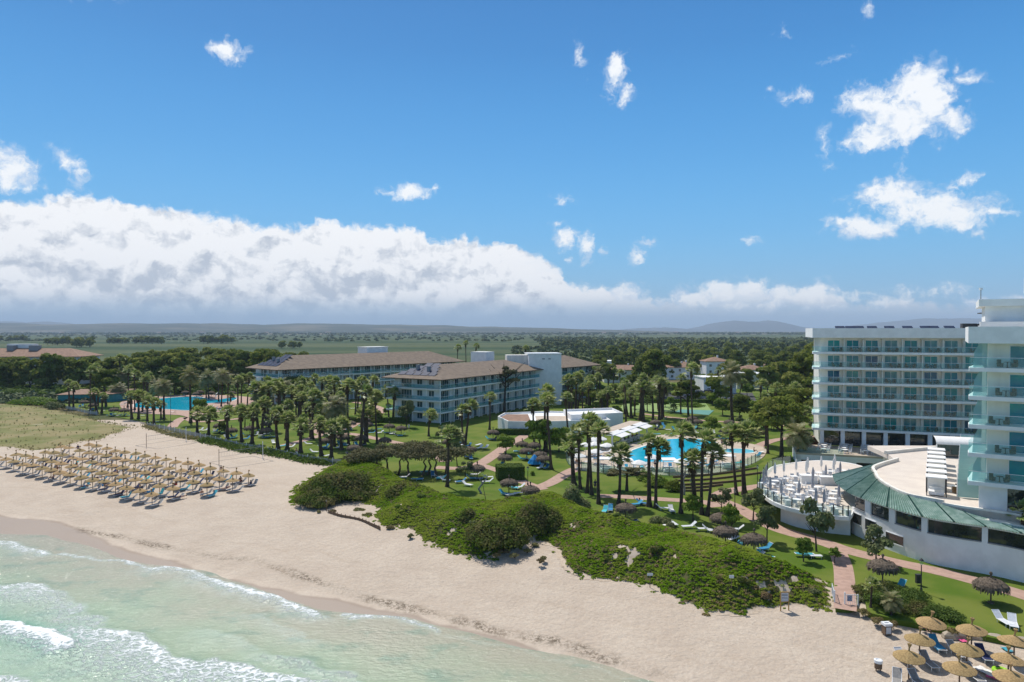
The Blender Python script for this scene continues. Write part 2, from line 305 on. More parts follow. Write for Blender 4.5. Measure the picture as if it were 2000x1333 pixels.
class MB:
    def __init__(s): s.v = []; s.f = []; s.m = []
    def add(s, vs, fs, mi=0):
        o = len(s.v); s.v += [tuple(v) for v in vs]; s.f += [tuple(i + o for i in f) for f in fs]; s.m += [mi] * len(fs); return s
    def box(s, x0, x1, y0, y1, z0, z1, mi=0):
        return s.add([(x0, y0, z0), (x1, y0, z0), (x1, y1, z0), (x0, y1, z0), (x0, y0, z1), (x1, y0, z1), (x1, y1, z1), (x0, y1, z1)],
                     [(0, 3, 2, 1), (4, 5, 6, 7), (0, 1, 5, 4), (1, 2, 6, 5), (2, 3, 7, 6), (3, 0, 4, 7)], mi)
    def rbox(s, c, d, w, l, z0, z1, mi=0):        # centre, unit dir (l along d), w across
        dx, dy = d; nx, ny = -dy, dx; P4 = [(c[0] + a * dx * l / 2 + b * nx * w / 2, c[1] + a * dy * l / 2 + b * ny * w / 2) for a, b in ((-1, -1), (1, -1), (1, 1), (-1, 1))]
        return s.prism(P4, z0, z1, mi)
    def prism(s, poly, z0, z1, mi=0, top=True, bot=True):
        n = len(poly); a = sum(poly[i][0] * poly[(i + 1) % n][1] - poly[(i + 1) % n][0] * poly[i][1] for i in range(n))
        if a < 0: poly = poly[::-1]
        vs = [(x, y, z0) for x, y in poly] + [(x, y, z1) for x, y in poly]
        fs = [(i, (i + 1) % n, n + (i + 1) % n, n + i) for i in range(n)]
        if bot: fs.append(tuple(range(n))[::-1])
        if top: fs.append(tuple(range(n, 2 * n)))
        return s.add(vs, fs, mi)
    def tube(s, pts, rs, n=6, mi=0, cap=True):
        pts = [Vector(p) for p in pts]
        if not hasattr(rs, '__len__'): rs = [rs] * len(pts)
        vs = []; fs = []
        for i, p in enumerate(pts):
            d = (pts[min(i + 1, len(pts) - 1)] - pts[max(i - 1, 0)]).normalized()
            a = Vector((1, 0, 0)) if abs(d.x) < .9 else Vector((0, 1, 0))
            u = d.cross(a).normalized(); w = d.cross(u)
            for k in range(n):
                t = 2 * pi * k / n; vs.append(p + (u * cos(t) + w * sin(t)) * rs[i])
        for i in range(len(pts) - 1):
            for k in range(n): fs.append((i * n + k, i * n + (k + 1) % n, (i + 1) * n + (k + 1) % n, (i + 1) * n + k))
        if cap: fs.append(tuple(range(n))[::-1]); fs.append(tuple(range((len(pts) - 1) * n, len(pts) * n)))
        return s.add(vs, fs, mi)
    def lathe(s, prof, n=16, mi=0, c=(0, 0, 0), wob=0.0):
        vs = []; fs = []
        for i, (r, z) in enumerate(prof):
            for k in range(n):
                rr = r * (1 + wob * random.uniform(-1, 1)); t = 2 * pi * k / n
                vs.append((c[0] + rr * cos(t), c[1] + rr * sin(t), c[2] + z + wob * r * random.uniform(-.3, .3)))
        for i in range(len(prof) - 1):
            for k in range(n): fs.append((i * n + k, i * n + (k + 1) % n, (i + 1) * n + (k + 1) % n, (i + 1) * n + k))
        return s.add(vs, fs, mi)
    def quad(s, a, b, c, d, mi=0): return s.add([a, b, c, d], [(0, 1, 2, 3)], mi)
    def mesh(s, name, mats, smooth=False):
        me = D_.meshes.new(name); me.from_pydata(s.v, [], s.f)
        for m in (mats if isinstance(mats, (list, tuple)) else [mats]): me.materials.append(m)
        if any(s.m): me.polygons.foreach_set('material_index', s.m)
        if smooth: me.polygons.foreach_set('use_smooth', [True] * len(me.polygons))
        me.update(); return me
    def build(s, name, mats, parent=None, loc=None, smooth=False):
        return link(name, s.mesh(name, mats, smooth), parent, loc)
def qmesh(name, V, mats, mi=None):
    """V: (n,4,3) array of quads -> one mesh"""
    n = len(V); me = D_.meshes.new(name)
    me.vertices.add(n * 4); me.vertices.foreach_set('co', V.reshape(-1).astype(np.float32))
    me.loops.add(n * 4); me.loops.foreach_set('vertex_index', np.arange(n * 4, dtype=np.int32))
    me.polygons.add(n); me.polygons.foreach_set('loop_start', np.arange(0, n * 4, 4, dtype=np.int32))
    try: me.polygons.foreach_set('loop_total', np.full(n, 4, dtype=np.int32))
    except Exception: pass
    for m in (mats if isinstance(mats, (list, tuple)) else [mats]): me.materials.append(m)
    if mi is not None: me.polygons.foreach_set('material_index', mi.astype(np.int32))
    me.update(calc_edges=True); return me
def quads(Pc, Nn, size, rng, aspect=1.0):
    n = len(Pc); r = rng.normal(size=(n, 3)); Nn = Nn / (np.linalg.norm(Nn, axis=1, keepdims=True) + 1e-9)
    u = np.cross(Nn, r); u /= np.linalg.norm(u, axis=1, keepdims=True) + 1e-9
    v = np.cross(Nn, u); s = (size * rng.uniform(.6, 1.3, n))[:, None]
    u = u * s * .5; v = v * s * .5 * aspect
    return np.stack([Pc - u - v, Pc + u - v, Pc + u + v, Pc - u + v], 1)

# ------------------------------------------------------------------ pixels to ground
GZ = 2.0
def at(px, py, z=GZ):
    d = (CZ - z) * F / (py - HY); return ((px - 1000) / F * d, d, z)
SHORE = [(-400, 1000), (-150, 1015), (0, 1046), (80, 1050), (130, 1064), (216, 1094), (300, 1108), (400, 1126), (508, 1163), (616, 1197), (680, 1203), (787, 1212), (860, 1232), (1000, 1270), (1100, 1292), (1250, 1333), (1500, 1400), (1800, 1480)]
SHW = np.array([at(px, py, 0)[:2] for px, py in SHORE])
WET = [(-400, 975), (-150, 985), (0, 1006), (90, 1022), (198, 1056), (315, 1088), (450, 1126), (585, 1155), (765, 1193), (850, 1217), (977, 1249), (1105, 1280), (1211, 1310), (1300, 1330), (1500, 1385), (1800, 1460)]
WETW = np.array([at(px, py, .4)[:2] for px, py in WET])
def pdist(pts, line, signed=True):
    pts = np.asarray(pts, float).reshape(-1, 2); best = np.full(len(pts), 1e9); sg = np.ones(len(pts))
    for a, b in zip(line[:-1], line[1:]):
        ab = b - a; t = np.clip(((pts - a) @ ab) / (ab @ ab), 0, 1); q = a + t[:, None] * ab; d = np.hypot(*(pts - q).T)
        c = ab[0] * (pts[:, 1] - a[1]) - ab[1] * (pts[:, 0] - a[0]); m = d < best - 1e-9
        best[m] = d[m]; sg[m] = np.sign(c[m])
    return best * sg if signed else best
def gzf(x, y):
    d = pdist([(x, y)], SHW)[0]
    return float(min(1.93, max(-1.5, d * .09)))
def gp(px, py, h=0.0):
    z = 1.5
    for _ in range(6):
        x, y, _z = at(px, py, z + h); z = gzf(x, y)
    return (x, y, z)
def W2(L, z=GZ): return [at(px, py, z)[:2] for px, py in L]
def inside(pts, poly):
    x, y = pts[:, 0], pts[:, 1]; r = np.zeros(len(pts), bool); n = len(poly)
    for i in range(n):
        x1, y1 = poly[i]; x2, y2 = poly[(i + 1) % n]
        c = ((y1 > y) != (y2 > y)) & (x < (x2 - x1) * (y - y1) / (y2 - y1 + 1e-12) + x1); r ^= c
    return r
def smooth_line(L, n=6):
    out = []
    for i in range(len(L) - 1):
        p0 = L[max(i - 1, 0)]; p1 = L[i]; p2 = L[i + 1]; p3 = L[min(i + 2, len(L) - 1)]
        for k in range(n):
            t = k / n; out.append(tuple(.5 * ((2 * p1[j]) + (-p0[j] + p2[j]) * t + (2 * p0[j] - 5 * p1[j] + 4 * p2[j] - p3[j]) * t * t + (-p0[j] + 3 * p1[j] - 3 * p2[j] + p3[j]) * t ** 3) for j in range(len(p1))))
    out.append(tuple(L[-1])); return out
def vnoise(x, y, s=1.0, seed=0):
    r = np.random.default_rng(seed); T = r.uniform(-1, 1, (64, 64)); out = 0; amp = 1; tot = 0
    x = np.asarray(x) / s; y = np.asarray(y) / s
    for o in range(4):
        xi = np.floor(x).astype(int); yi = np.floor(y).astype(int); fx = x - xi; fy = y - yi; fx = fx * fx * (3 - 2 * fx); fy = fy * fy * (3 - 2 * fy)
        g = lambda a, b: T[a % 64, b % 64]
        out = out + amp * ((g(xi, yi) * (1 - fx) + g(xi + 1, yi) * fx) * (1 - fy) + (g(xi, yi + 1) * (1 - fx) + g(xi + 1, yi + 1) * fx) * fy); tot += amp; amp *= .5; x = x * 2.03 + 7; y = y * 2.03 + 3
    return out / tot
def gridmesh(name, x0, x1, y0, y1, st, zf, attrs, m, keep=None):
    xs = np.arange(x0, x1 + st, st); ys = np.arange(y0, y1 + st, st); XX, YY = np.meshgrid(xs, ys); P2 = np.stack([XX.ravel(), YY.ravel()], 1)
    Zv, A = zf(P2); nx = len(xs); ny = len(ys); ii = np.arange(nx * ny).reshape(ny, nx)
    Q = np.stack([ii[:-1, :-1], ii[:-1, 1:], ii[1:, 1:], ii[1:, :-1]], -1).reshape(-1, 4)
    if keep is not None:
        kp = keep(P2); Q = Q[kp[Q].any(1)]; used = np.unique(Q); mp = -np.ones(nx * ny, int); mp[used] = np.arange(len(used)); Q = mp[Q]; P2 = P2[used]; Zv = Zv[used]; A = {k: v[used] for k, v in A.items()}
    me = D_.meshes.new(name); me.vertices.add(len(P2)); me.vertices.foreach_set('co', np.column_stack([P2, Zv]).ravel().astype(np.float32))
    n = len(Q); me.loops.add(n * 4); me.loops.foreach_set('vertex_index', Q.ravel().astype(np.int32)); me.polygons.add(n)
    me.polygons.foreach_set('loop_start', np.arange(0, n * 4, 4, dtype=np.int32)); me.materials.append(m)
    me.polygons.foreach_set('use_smooth', np.ones(n, bool)); me.update(calc_edges=True)
    for k, v in A.items():
        a = me.attributes.new(k, 'FLOAT', 'POINT'); a.data.foreach_set('value', v.astype(np.float32))
    return link(name, me)
def attrmat(name, builder):
    m = D_.materials.new(name); m.use_nodes = True
    global N, LK
    N = m.node_tree.nodes; LK = m.node_tree.links; N.clear()
    out = nd('ShaderNodeOutputMaterial'); b = nd('ShaderNodeBsdfPrincipled'); LK.new(b.outputs[0], out.inputs[0]); builder(b); return m
def attr(nm):
    a = nd('ShaderNodeAttribute'); a.attribute_name = nm; return a.outputs['Fac']

# ------------------------------------------------------------------ setting: sand, sea, ground
def sandb(b):
    pos = nd('ShaderNodeNewGeometry').outputs['Position']
    d = attr('wetd'); s = attr('shore')
    big = noise(pos, .25, 6, .6).outputs['Fac']; sm = noise(pos, 3.5, 6, .7).outputs['Fac']
    dry = mixc(mapr(big, .3, .7, 0, 1), (.51, .425, .335, 1), (.575, .49, .39, 1))
    dry = mixc(mapr(sm, .35, .7, 0, .5), dry, (.40, .31, .235, 1))
    wet = mixc(mapr(mth('ADD', d, mth('MULTIPLY', mth('SUBTRACT', big, .5), 1.5)), -.2, .35, 0, 1), (.335, .265, .205, 1), dry)
    wl = mth('ADD', attr('wrk'), mth('MULTIPLY', mth('SUBTRACT', noise(pos, .35, 5).outputs['Fac'], .5), 2.2))
    wmask = mth('MULTIPLY', mth('SUBTRACT', 1.0, mapr(mth('ABSOLUTE', wl), .1, 1.1, 0, 1)), mapr(noise(pos, 2.6, 8, .85).outputs['Fac'], .47, .53, 0, 1))
    wmask = mth('MULTIPLY', wmask, mapr(noise(pos, .12, 3).outputs['Fac'], .4, .55, .25, 1))
    cv = nd('ShaderNodeCombineXYZ'); setin(cv, 0, mth('ADD', s, mth('MULTIPLY', big, 3))); sxp = nd('ShaderNodeSeparateXYZ'); LK.new(pos, sxp.inputs[0]); setin(cv, 1, mth('MULTIPLY', sxp.outputs[0], .05))
    trk = mapr(noise(cv.outputs[0], .9, 5, .7).outputs['Fac'], .52, .68, 0, .28); wet = mixc(mth('MULTIPLY', trk, mapr(d, 0, 2, 0, 1)), wet, (.40, .31, .22, 1))
    ft = mapr(noise(pos, 9, 3, .6).outputs['Fac'], .55, .68, 0, .3); wet = mixc(mth('MULTIPLY', ft, mapr(d, 1, 4, 0, 1)), wet, (.36, .28, .21, 1))
    col = mixc(mth('MULTIPLY', wmask, .85), wet, (.10, .075, .045, 1))
    setin(b, 'Base Color', col)
    setin(b, 'Roughness', mapr(d, -.6, .3, .5, .95)); b.inputs['Specular IOR Level'].default_value = .2
    bp = nd('ShaderNodeBump'); bp.inputs['Distance'].default_value = .22
    setin(bp, 'Strength', mapr(d, 0, 1.5, .05, 1.0))
    h = mth('ADD', noise(pos, 1.6, 6, .68).outputs['Fac'], mth('MULTIPLY', noise(pos, .5, 3).outputs['Fac'], .5)); LK.new(h, bp.inputs['Height']); LK.new(bp.outputs[0], b.inputs['Normal'])
def zsand(P2):
    d = pdist(P2, SHW) + .9 * vnoise(P2[:, 0], P2[:, 1], 7, 71); w = pdist(P2, WETW) + 1.3 * vnoise(P2[:, 0], P2[:, 1], 9, 72)
    z = np.clip(d * .09, -1.5, 1.93) + np.clip(d - 3, 0, 6) / 6 * .05 * vnoise(P2[:, 0], P2[:, 1], 4, 3)
    WRW = np.array([at(px, py, .7)[:2] for px, py in [(150, 1030), (330, 1068), (500, 1095), (600, 1128), (700, 1162), (850, 1192), (960, 1222), (1110, 1252), (1200, 1280), (1290, 1310), (1420, 1345)]]); wrk = pdist(P2, WRW)
    return z, {'wetd': w, 'shore': d, 'wrk': wrk}
sand = gridmesh('beach_sand', -170, 75, 35, 190, .5, zsand, None, attrmat('beach_sand', sandb))
tag(sand, 'pale beige dry sand beach with darker wet strip along the water', 'beach', kind='structure')

WAVES = [([(-300, 1030), (-100, 1045), (0, 1062), (40, 1070), (90, 1083)], 2.0, .85, .05, .6), ([(120, 1087), (216, 1096), (297, 1110)], .7, .85, .0, .5),
         ([(300, 1111), (350, 1114), (400, 1127)], 2.2, .85, .06, .7), ([(405, 1130), (450, 1142), (508, 1166), (560, 1182), (616, 1199)], 2.0, .95, .08, .7), ([(672, 1204), (730, 1207), (787, 1213), (860, 1233)], .7, .85, .0, .5),
         ([(880, 1240), (1000, 1272), (1100, 1295), (1250, 1336)], .4, .34, .0, .4),
         ([(-120, 1120), (0, 1146), (50, 1143), (90, 1156)], 5.5, .80, .14, .8), ([(95, 1170), (132, 1178), (134, 1190), (150, 1200), (178, 1224)], 4.0, .66, .10, .8),
         ([(-80, 1215), (0, 1226), (45, 1237), (90, 1252), (130, 1266)], 2.2, 1.25, .50, .9), ([(190, 1241), (255, 1252), (265, 1262), (300, 1272), (330, 1286), (380, 1298), (440, 1312), (520, 1328), (580, 1336)], 7.0, .86, .22, .9),
         ([(535, 1287), (600, 1295), (640, 1312), (690, 1334)], 3.0, .55, .14, .8), ([(-60, 1320), (20, 1333), (120, 1360)], 6.0, .8, .2, .9), ([(480, 1210), (560, 1232), (600, 1250)], 2.5, .40, .03, .8), ([(400, 1240), (450, 1255), (540, 1290)], 2.5, .38, .1, .8)]
def zsea(P2):
    sh_ = pdist(P2, SHW) + .9 * vnoise(P2[:, 0], P2[:, 1], 7, 71); z = np.zeros(len(P2)) + .03; foam = np.zeros(len(P2)); face = np.zeros(len(P2))
    wx = P2 + np.column_stack([vnoise(P2[:, 0], P2[:, 1], 3, 11), vnoise(P2[:, 0], P2[:, 1], 3, 12)]) * 1.5
    for line, wd, st, hh, k in WAVES:
        L = np.array([at(px, py, 0)[:2] for px, py in line]); d = pdist(wx, L)      # + is landward
        ad = np.abs(d); dd = pdist(wx, L, False)
        endf = np.ones(len(P2))
        prof = np.where(d > 0, np.exp(-(dd / .35) ** 2), np.exp(-(dd / wd) ** 1.3))
        foam = np.maximum(foam, st * prof * endf)
        z += hh * np.where(d > 0, np.exp(-(dd / .7) ** 2), np.exp(-(dd / 2.6) ** 2))
        if hh > .3: face = np.maximum(face, np.exp(-(dd / 2.2) ** 2))
    z += .04 * vnoise(P2[:, 0] + P2[:, 1] * .4, P2[:, 1] * 2.2, 3, 5) * np.clip(-sh_ / 5, 0, 1)
    z = np.where(sh_ > 0, .03 + 0 * z, z)
    return z, {'foam': foam, 'off': -sh_, 'face': face}
def seab(b):
    pos = nd('ShaderNodeNewGeometry').outputs['Position']
    off = mth('ADD', attr('off'), mth('MULTIPLY', mth('SUBTRACT', noise(pos, .12, 5, .6).outputs['Fac'], .5), 14))
    c = mixc(mapr(off, 0, 14, 0, 1), (.37, .35, .25, 1), (.31, .40, .26, 1))
    c = mixc(mapr(off, 12, 36, 0, 1), c, (.215, .375, .23, 1))
    pn = noise(vmth('MULTIPLY', pos, (1, 1.6, 1)), .22, 6, .6).outputs['Fac']
    c = mixc(mapr(pn, .50, .68, 0, .6), c, (.17, .27, .19, 1))
    c = mixc(mth('MULTIPLY', attr('face'), .75), c, (.06, .30, .20, 1))
    fo = attr('foam'); fn = noise(vmth('MULTIPLY', pos, (1, 1.5, 1)), 2.4, 9, .72, .8).outputs['Fac']
    vr = nd('ShaderNodeTexVoronoi', feature='DISTANCE_TO_EDGE'); setin(vr, 'Vector', vmth('ADD', vmth('MULTIPLY', pos, (1, 1.4, 1)), vmth('MULTIPLY', noise(pos, 1.4, 4).outputs['Color'], (1.4, 1.4, 0)))); vr.inputs['Scale'].default_value = 1.3
    lace = mapr(vr.outputs['Distance'], .0, .22, .16, -.18)
    fm = mapr(mth('ADD', mth('ADD', mth('MULTIPLY', fo, .95), lace), mth('MULTIPLY', mth('SUBTRACT', fn, .5), 1.3)), .46, .95, 0, 1)
    fm = mth('MULTIPLY', fm, mapr(fo, .05, .3, 0, 1))
    soft = mth('MULTIPLY', mapr(fo, .05, .9, 0, .55), 1.0)
    c = mixc(soft, c, (.60, .70, .62, 1))
    c = mixc(fm, c, (.82, .85, .83, 1))
    setin(b, 'Base Color', c); setin(b, 'Roughness', mth('ADD', .12, mth('MULTIPLY', fm, .6))); b.inputs['Specular IOR Level'].default_value = .32
    bp = nd('ShaderNodeBump'); bp.inputs['Distance'].default_value = .16; bp.inputs['Strength'].default_value = 1
    h = mth('ADD', noise(vmth('MULTIPLY', pos, (1, 1.7, 1)), 1.3, 7, .6).outputs['Fac'], mth('MULTIPLY', fm, .6)); LK.new(h, bp.inputs['Height']); LK.new(bp.outputs[0], b.inputs['Normal'])
sea = gridmesh('sea', -190, 30, 8, 140, .3, zsea, None, attrmat('sea', seab), keep=lambda P2: pdist(P2, SHW) < 2.4)
tag(sea, 'milky turquoise shallow sea with white breaking waves', 'sea', kind='structure')
sm_deep = mat('open_sea', (.16, .36, .29), (.20, .38, .30), .15, scale=.1, coord='World')
tag(MB().box(-3000, 2000, -2500, 60, -3.6, -.25).build('sea_outer', sm_deep), 'open sea beyond the surf', 'sea', kind='structure')

def groundb(b):
    pos = nd('ShaderNodeNewGeometry').outputs['Position']
    sx = nd('ShaderNodeSeparateXYZ'); LK.new(pos, sx.inputs[0]); yy = sx.outputs[1]
    st = vmth('MULTIPLY', pos, (.12, 1, 1))
    n_ = noise(st, .006, 8, .65).outputs['Fac']; n2 = noise(pos, .03, 6, .6).outputs['Fac']
    marsh = mixc(mapr(n_, .38, .58, 0, 1), (.030, .062, .022, 1), (.095, .115, .05, 1))
    n3 = noise(vmth('MULTIPLY', pos, (.05, 1, 1)), .012, 6, .7).outputs['Fac']; marsh = mixc(mapr(n3, .54, .64, 0, .7), marsh, (.025, .045, .018, 1))
    marsh = mixc(mapr(n2, .45, .7, 0, .5), marsh, (.035, .055, .022, 1))
    nf = noise(vmth('MULTIPLY', pos, (.35, 1, 1)), .0028, 5, .7).outputs['Fac']
    farm = mixc(mapr(nf, .46, .58, 0, 1), (.045, .06, .025, 1), (.26, .21, .13, 1))
    c = mixc(mapr(yy, 3200, 4600, 0, 1), marsh, farm)
    near = mixc(mapr(n2, .4, .6, 0, 1), (.07, .085, .03, 1), (.16, .135, .075, 1))
    c = mixc(mapr(yy, 330, 520, 0, 1), near, c)
    setin(b, 'Base Color', c); b.inputs['Roughness'].default_value = .95; b.inputs['Specular IOR Level'].default_value = .1
g = MB(); g.add([(-26000, 186, 1.86), (-170, 186, 1.86), (75, 186, 1.86), (26000, 186, 1.86), (26000, 30000, 1.86), (-26000, 30000, 1.86), (75, 38, 1.86), (3000, 38, 1.86), (3000, 186, 1.86)], [(0, 1, 2, 8, 3, 4, 5), (6, 7, 8, 2)])
ground = g.build('ground', attrmat('marsh_and_fields', groundb)); tag(ground, 'flat green marsh plain running to the far hills', 'ground', kind='structure')
tag(MB().add([(-3000, 110, 1.2), (-168, 110, 1.2), (-168, 187, 1.80), (-3000, 187, 1.80)], [(0, 1, 2, 3)]).build('dune_field', M['dgrass']), 'grassy dunes running on along the coast', 'ground', kind='structure')

def sheet(name, pts, m, z, label, cat, t=None):
    o = (MB().prism(pts, z - (t or .6), z)).build(name, m); return tag(o, label, cat, kind='structure')
LAWN = [(120, 797), (200, 810), (283, 826), (300, 833), (340, 845), (400, 856), (480, 876), (540, 884), (600, 896), (640, 903), (700, 905), (800, 950), (900, 995), (1000, 1030), (1080, 1040), (1110, 1055), (1200, 1075), (1300, 1095), (1400, 1120), (1500, 1140), (1632, 1150), (1636, 1190), (1662, 1192), (1675, 1190), (1690, 1160), (1700, 1200), (1760, 1215), (1850, 1232), (1920, 1245), (2000, 1262), (2200, 1290), (2400, 1150)]
lawn_xy = W2(LAWN) + [(120, 100), (160, 300), (60, 330), (-60, 330), (-150, 300), (-175, 240)]
sheet('lawn', lawn_xy, M['lawn'], 2.0, 'bright green mown resort lawn', 'lawn')

def ribbon(L, w):
    L = smooth_line(L, 5); a = []; b = []
    for i, p in enumerate(L):
        q0 = L[max(i - 1, 0)]; q1 = L[min(i + 1, len(L) - 1)]; dx, dy = q1[0] - q0[0], q1[1] - q0[1]; l = hypot(dx, dy) + 1e-9
        ww = w if not callable(w) else w(i / (len(L) - 1)); a.append((p[0] - dy / l * ww / 2, p[1] + dx / l * ww / 2)); b.append((p[0] + dy / l * ww / 2, p[1] - dx / l * ww / 2))
    return a, b
def path(pts, w, label, z=2.012):
    a, b = ribbon(W2(pts), w); n = len(a); mb = MB(); mb.add([(x, y, z) for x, y in a] + [(x, y, z) for x, y in b], [(i, n + i, n + i + 1, i + 1) for i in range(n - 1)])
    return tag(mb.build('path', M['path']), label, 'path', kind='structure')
path([(1655, 1195), (1654, 1150), (1650, 1110), (1640, 1082)], 1.9, 'pink paved path from the beach gate')
path([(2080, 1190), (1960, 1152), (1850, 1122), (1740, 1098), (1660, 1078), (1600, 1058), (1530, 1038), (1490, 1020), (1460, 1003), (1435, 990), (1405, 975), (1420, 962), (1480, 952), (1540, 945), (1600, 938)], 2.5, 'long pink path past the curved building', 2.016)
path([(1405, 992), (1380, 983), (1330, 979), (1280, 976), (1220, 972), (1170, 970)], 2.2, 'pink path between the palm trees', 2.020)
path([(1045, 955), (1075, 945), (1110, 924), (1125, 917)], 2.4, 'pink path up to the pool gate', 2.024)
path([(850, 914), (900, 916), (935, 908), (960, 893), (990, 872), (1015, 858), (1030, 848)], 2.6, 'pink path to the white building', 2.028)
path([(935, 908), (985, 925), (1010, 938), (1045, 952), (1062, 958)], 2.0, 'pink path bend by the square hedge', 2.032)
path([(550, 872), (590, 862), (630, 851), (680, 848), (740, 859), (800, 872), (850, 890), (870, 903)], 2.4, 'pink path crossing the palm lawn', 2.036)
path([(630, 850), (608, 838), (610, 826), (590, 818), (560, 812)], 2.2, 'pink path turning to the left wing', 2.040)
path([(632, 850), (680, 836), (715, 814), (745, 806), (740, 797), (715, 790), (690, 786)], 2.6, 'pink path to the near block', 2.044)
path([(334, 836), (345, 824), (362, 816), (380, 824), (420, 823), (470, 818)], 2.6, 'pink path from the beach to the left pool', 2.048)
path([(1255, 809), (1300, 815), (1350, 820), (1400, 824), (1470, 827), (1540, 833)], 2.0, 'pale path behind the pool lawn', 2.052)
path([(1140, 795), (1170, 799), (1220, 805)], 2.0, 'pale path behind the bar building', 2.056)
path([(1480, 874), (1510, 862), (1560, 855), (1610, 852)], 2.4, 'pale path right of the small pool', 2.060)

# pools
DECKP = [(1106, 897), (1112, 908), (1124, 918), (1150, 922), (1201, 928), (1250, 930), (1297, 930), (1340, 930), (1385, 927), (1430, 920), (1462, 911), (1485, 900), (1497, 888), (1495, 876), (1470, 869), (1435, 864), (1400, 858), (1350, 853), (1300, 851), (1284, 852), (1255, 862), (1215, 872), (1170, 878), (1130, 884)]
DK = smooth_line(W2(DECKP) + [W2(DECKP)[0]], 3)[:-1]
sheet('pool_deck', DK, M['decktile'], 2.10, 'pale stone deck round the right swimming pool', 'deck')
POOL = [(1226, 889), (1238, 881), (1265, 872), (1281, 866), (1298, 861), (1325, 859), (1352, 859), (1380, 862), (1400, 867), (1402, 874), (1390, 879), (1380, 885), (1372, 893), (1355, 900), (1331, 904), (1290, 905), (1240, 904), (1228, 899)]
PL = smooth_line(W2(POOL) + [W2(POOL)[0]], 4)[:-1]
def poolobj(pts, z, label, water, rimlabel=True):
    r = empty('swimming_pool', (0, 0, 0)); tag(r, label, 'pool')
    MB().prism(pts, z - .4, z + .03).build('water_surface', water, r)
    cx = sum(p[0] for p in pts) / len(pts); cy = sum(p[1] for p in pts) / len(pts); n = len(pts); mb = MB()
    vs = []; 
    for k, (o_, zz) in enumerate(((0, .0), (.0, .07), (.45, .07), (.45, .0))):
        for (x, y) in pts:
            l = hypot(x - cx, y - cy); vs.append((x + (x - cx) / l * o_, y + (y - cy) / l * o_, z + zz))
    mb.add(vs, [(k * n + i, k * n + (i + 1) % n, (k + 1) * n + (i + 1) % n, (k + 1) * n + i) for k in range(3) for i in range(n)])
    mb.build('coping', M['white2'], r); return r
poolobj(PL, 2.10, 'large turquoise swimming pool beside the white parasols', M['pool'])
kc = at(1443, 883); kp_ = [(kc[0] + 3.3 * cos(t), kc[1] + 2.7 * sin(t)) for t in np.linspace(0, 2 * pi, 29)[:-1]]
poolobj(kp_, 2.10, 'small round shallow pool right of the large pool', mat('shallow_pool_water', (.08, .42, .45), (.12, .46, .48), .06, scale=.6, bump=.01, bscale=3, coord='World', spec=.6))
LD = smooth_line(W2([(232, 790), (238, 800), (262, 807), (300, 810), (350, 812), (372, 818), (390, 812), (420, 806), (460, 803), (520, 797), (520, 784), (480, 776), (440, 773), (380, 772), (320, 774), (270, 778), (240, 784)]) + [W2([(232, 790)])[0]], 3)[:-1]
sheet('pool_deck_left', LD, M['path'], 2.10, 'pinkish stone deck round the left swimming pool', 'deck')
LP = smooth_line(W2([(262, 797), (264, 789), (282, 783), (310, 780), (345, 777), (380, 776), (402, 779), (420, 782), (450, 778), (462, 779), (450, 785), (420, 788), (400, 790), (385, 797), (368, 803), (330, 801), (290, 799)]) + [W2([(262, 797)])[0]], 3)[:-1]
poolobj(LP, 2.10, 'bright blue free form swimming pool by the far left palms', M['pool'])

# ------------------------------------------------------------------ hills and far ridge
def ridge(name, pts, depth, m, label, seed, rough=.06, n=160):
    xs = [p[0] for p in pts]; zs = [p[1] for p in pts]; y0 = pts[0][2]
    X_ = np.linspace(xs[0], xs[-1], n); Zt = np.interp(X_, xs, zs); Zt = Zt * (1 + rough * vnoise(X_, X_ * 0, (xs[-1] - xs[0]) / 40, seed)); rows = 12; vs = []; fs = []
    for j in range(rows):
        t = j / (rows - 1); pr = sin(pi * min(1, t * 1.0)) ** .8
        yy = y0 + (t - .5) * depth
        zz = Zt * pr * (1 + .12 * vnoise(X_, X_ * 0 + j * 50, (xs[-1] - xs[0]) / 25, seed + 1)) if 0 < j < rows - 1 else Zt * 0 + 1.0
        for i in range(n): vs.append((X_[i], yy + 0.04 * depth * vnoise([X_[i]], [j * 99.], 900, seed)[0], float(zz[i])))
    for j in range(rows - 1):
        for i in range(n - 1): fs.append((j * n + i, j * n + i + 1, (j + 1) * n + i + 1, (j + 1) * n + i))
    o = MB().add(vs, fs).build(name, m, smooth=True); return tag(o, label, 'hills', kind='structure')
def hz(px, py, D): return ((px - 1000) / F * D, CZ + (HY - py) / F * D, D)
M['hill'] = mat('wooded_hill', (.03, .042, .02), (.14, .125, .08), .95, scale=.0035, det=8, stretch=(.6, 1, 1), coord='World', fac=(.45, .7))
M['mount'] = mat('far_mountain', (.07, .075, .06), (.10, .10, .08), .95, scale=.001, det=5, coord='World')
ridge('hills', [hz(-400, 636, 6500), hz(0, 632, 6500), hz(120, 634, 6500), hz(300, 633, 6500), hz(420, 632, 6500), hz(520, 636, 6500), hz(600, 633, 6500), hz(720, 633, 6500), hz(900, 637, 6500), hz(1000, 639, 6500), hz(1100, 642, 6500), hz(1200, 645, 6500), hz(1300, 648, 6500)], 2600, M['hill'], 'low wooded ridge along the left horizon', 21)
ridge('mountain', [hz(1340, 645, 13000), hz(1380, 637, 13000), hz(1410, 628, 13000), hz(1440, 627, 13000), hz(1470, 629, 13000), hz(1500, 627, 13000), hz(1540, 638, 13000), hz(1580, 642, 13000), hz(1620, 646, 13000)], 3000, M['mount'], 'flat topped mountain on the right horizon', 5, .03)
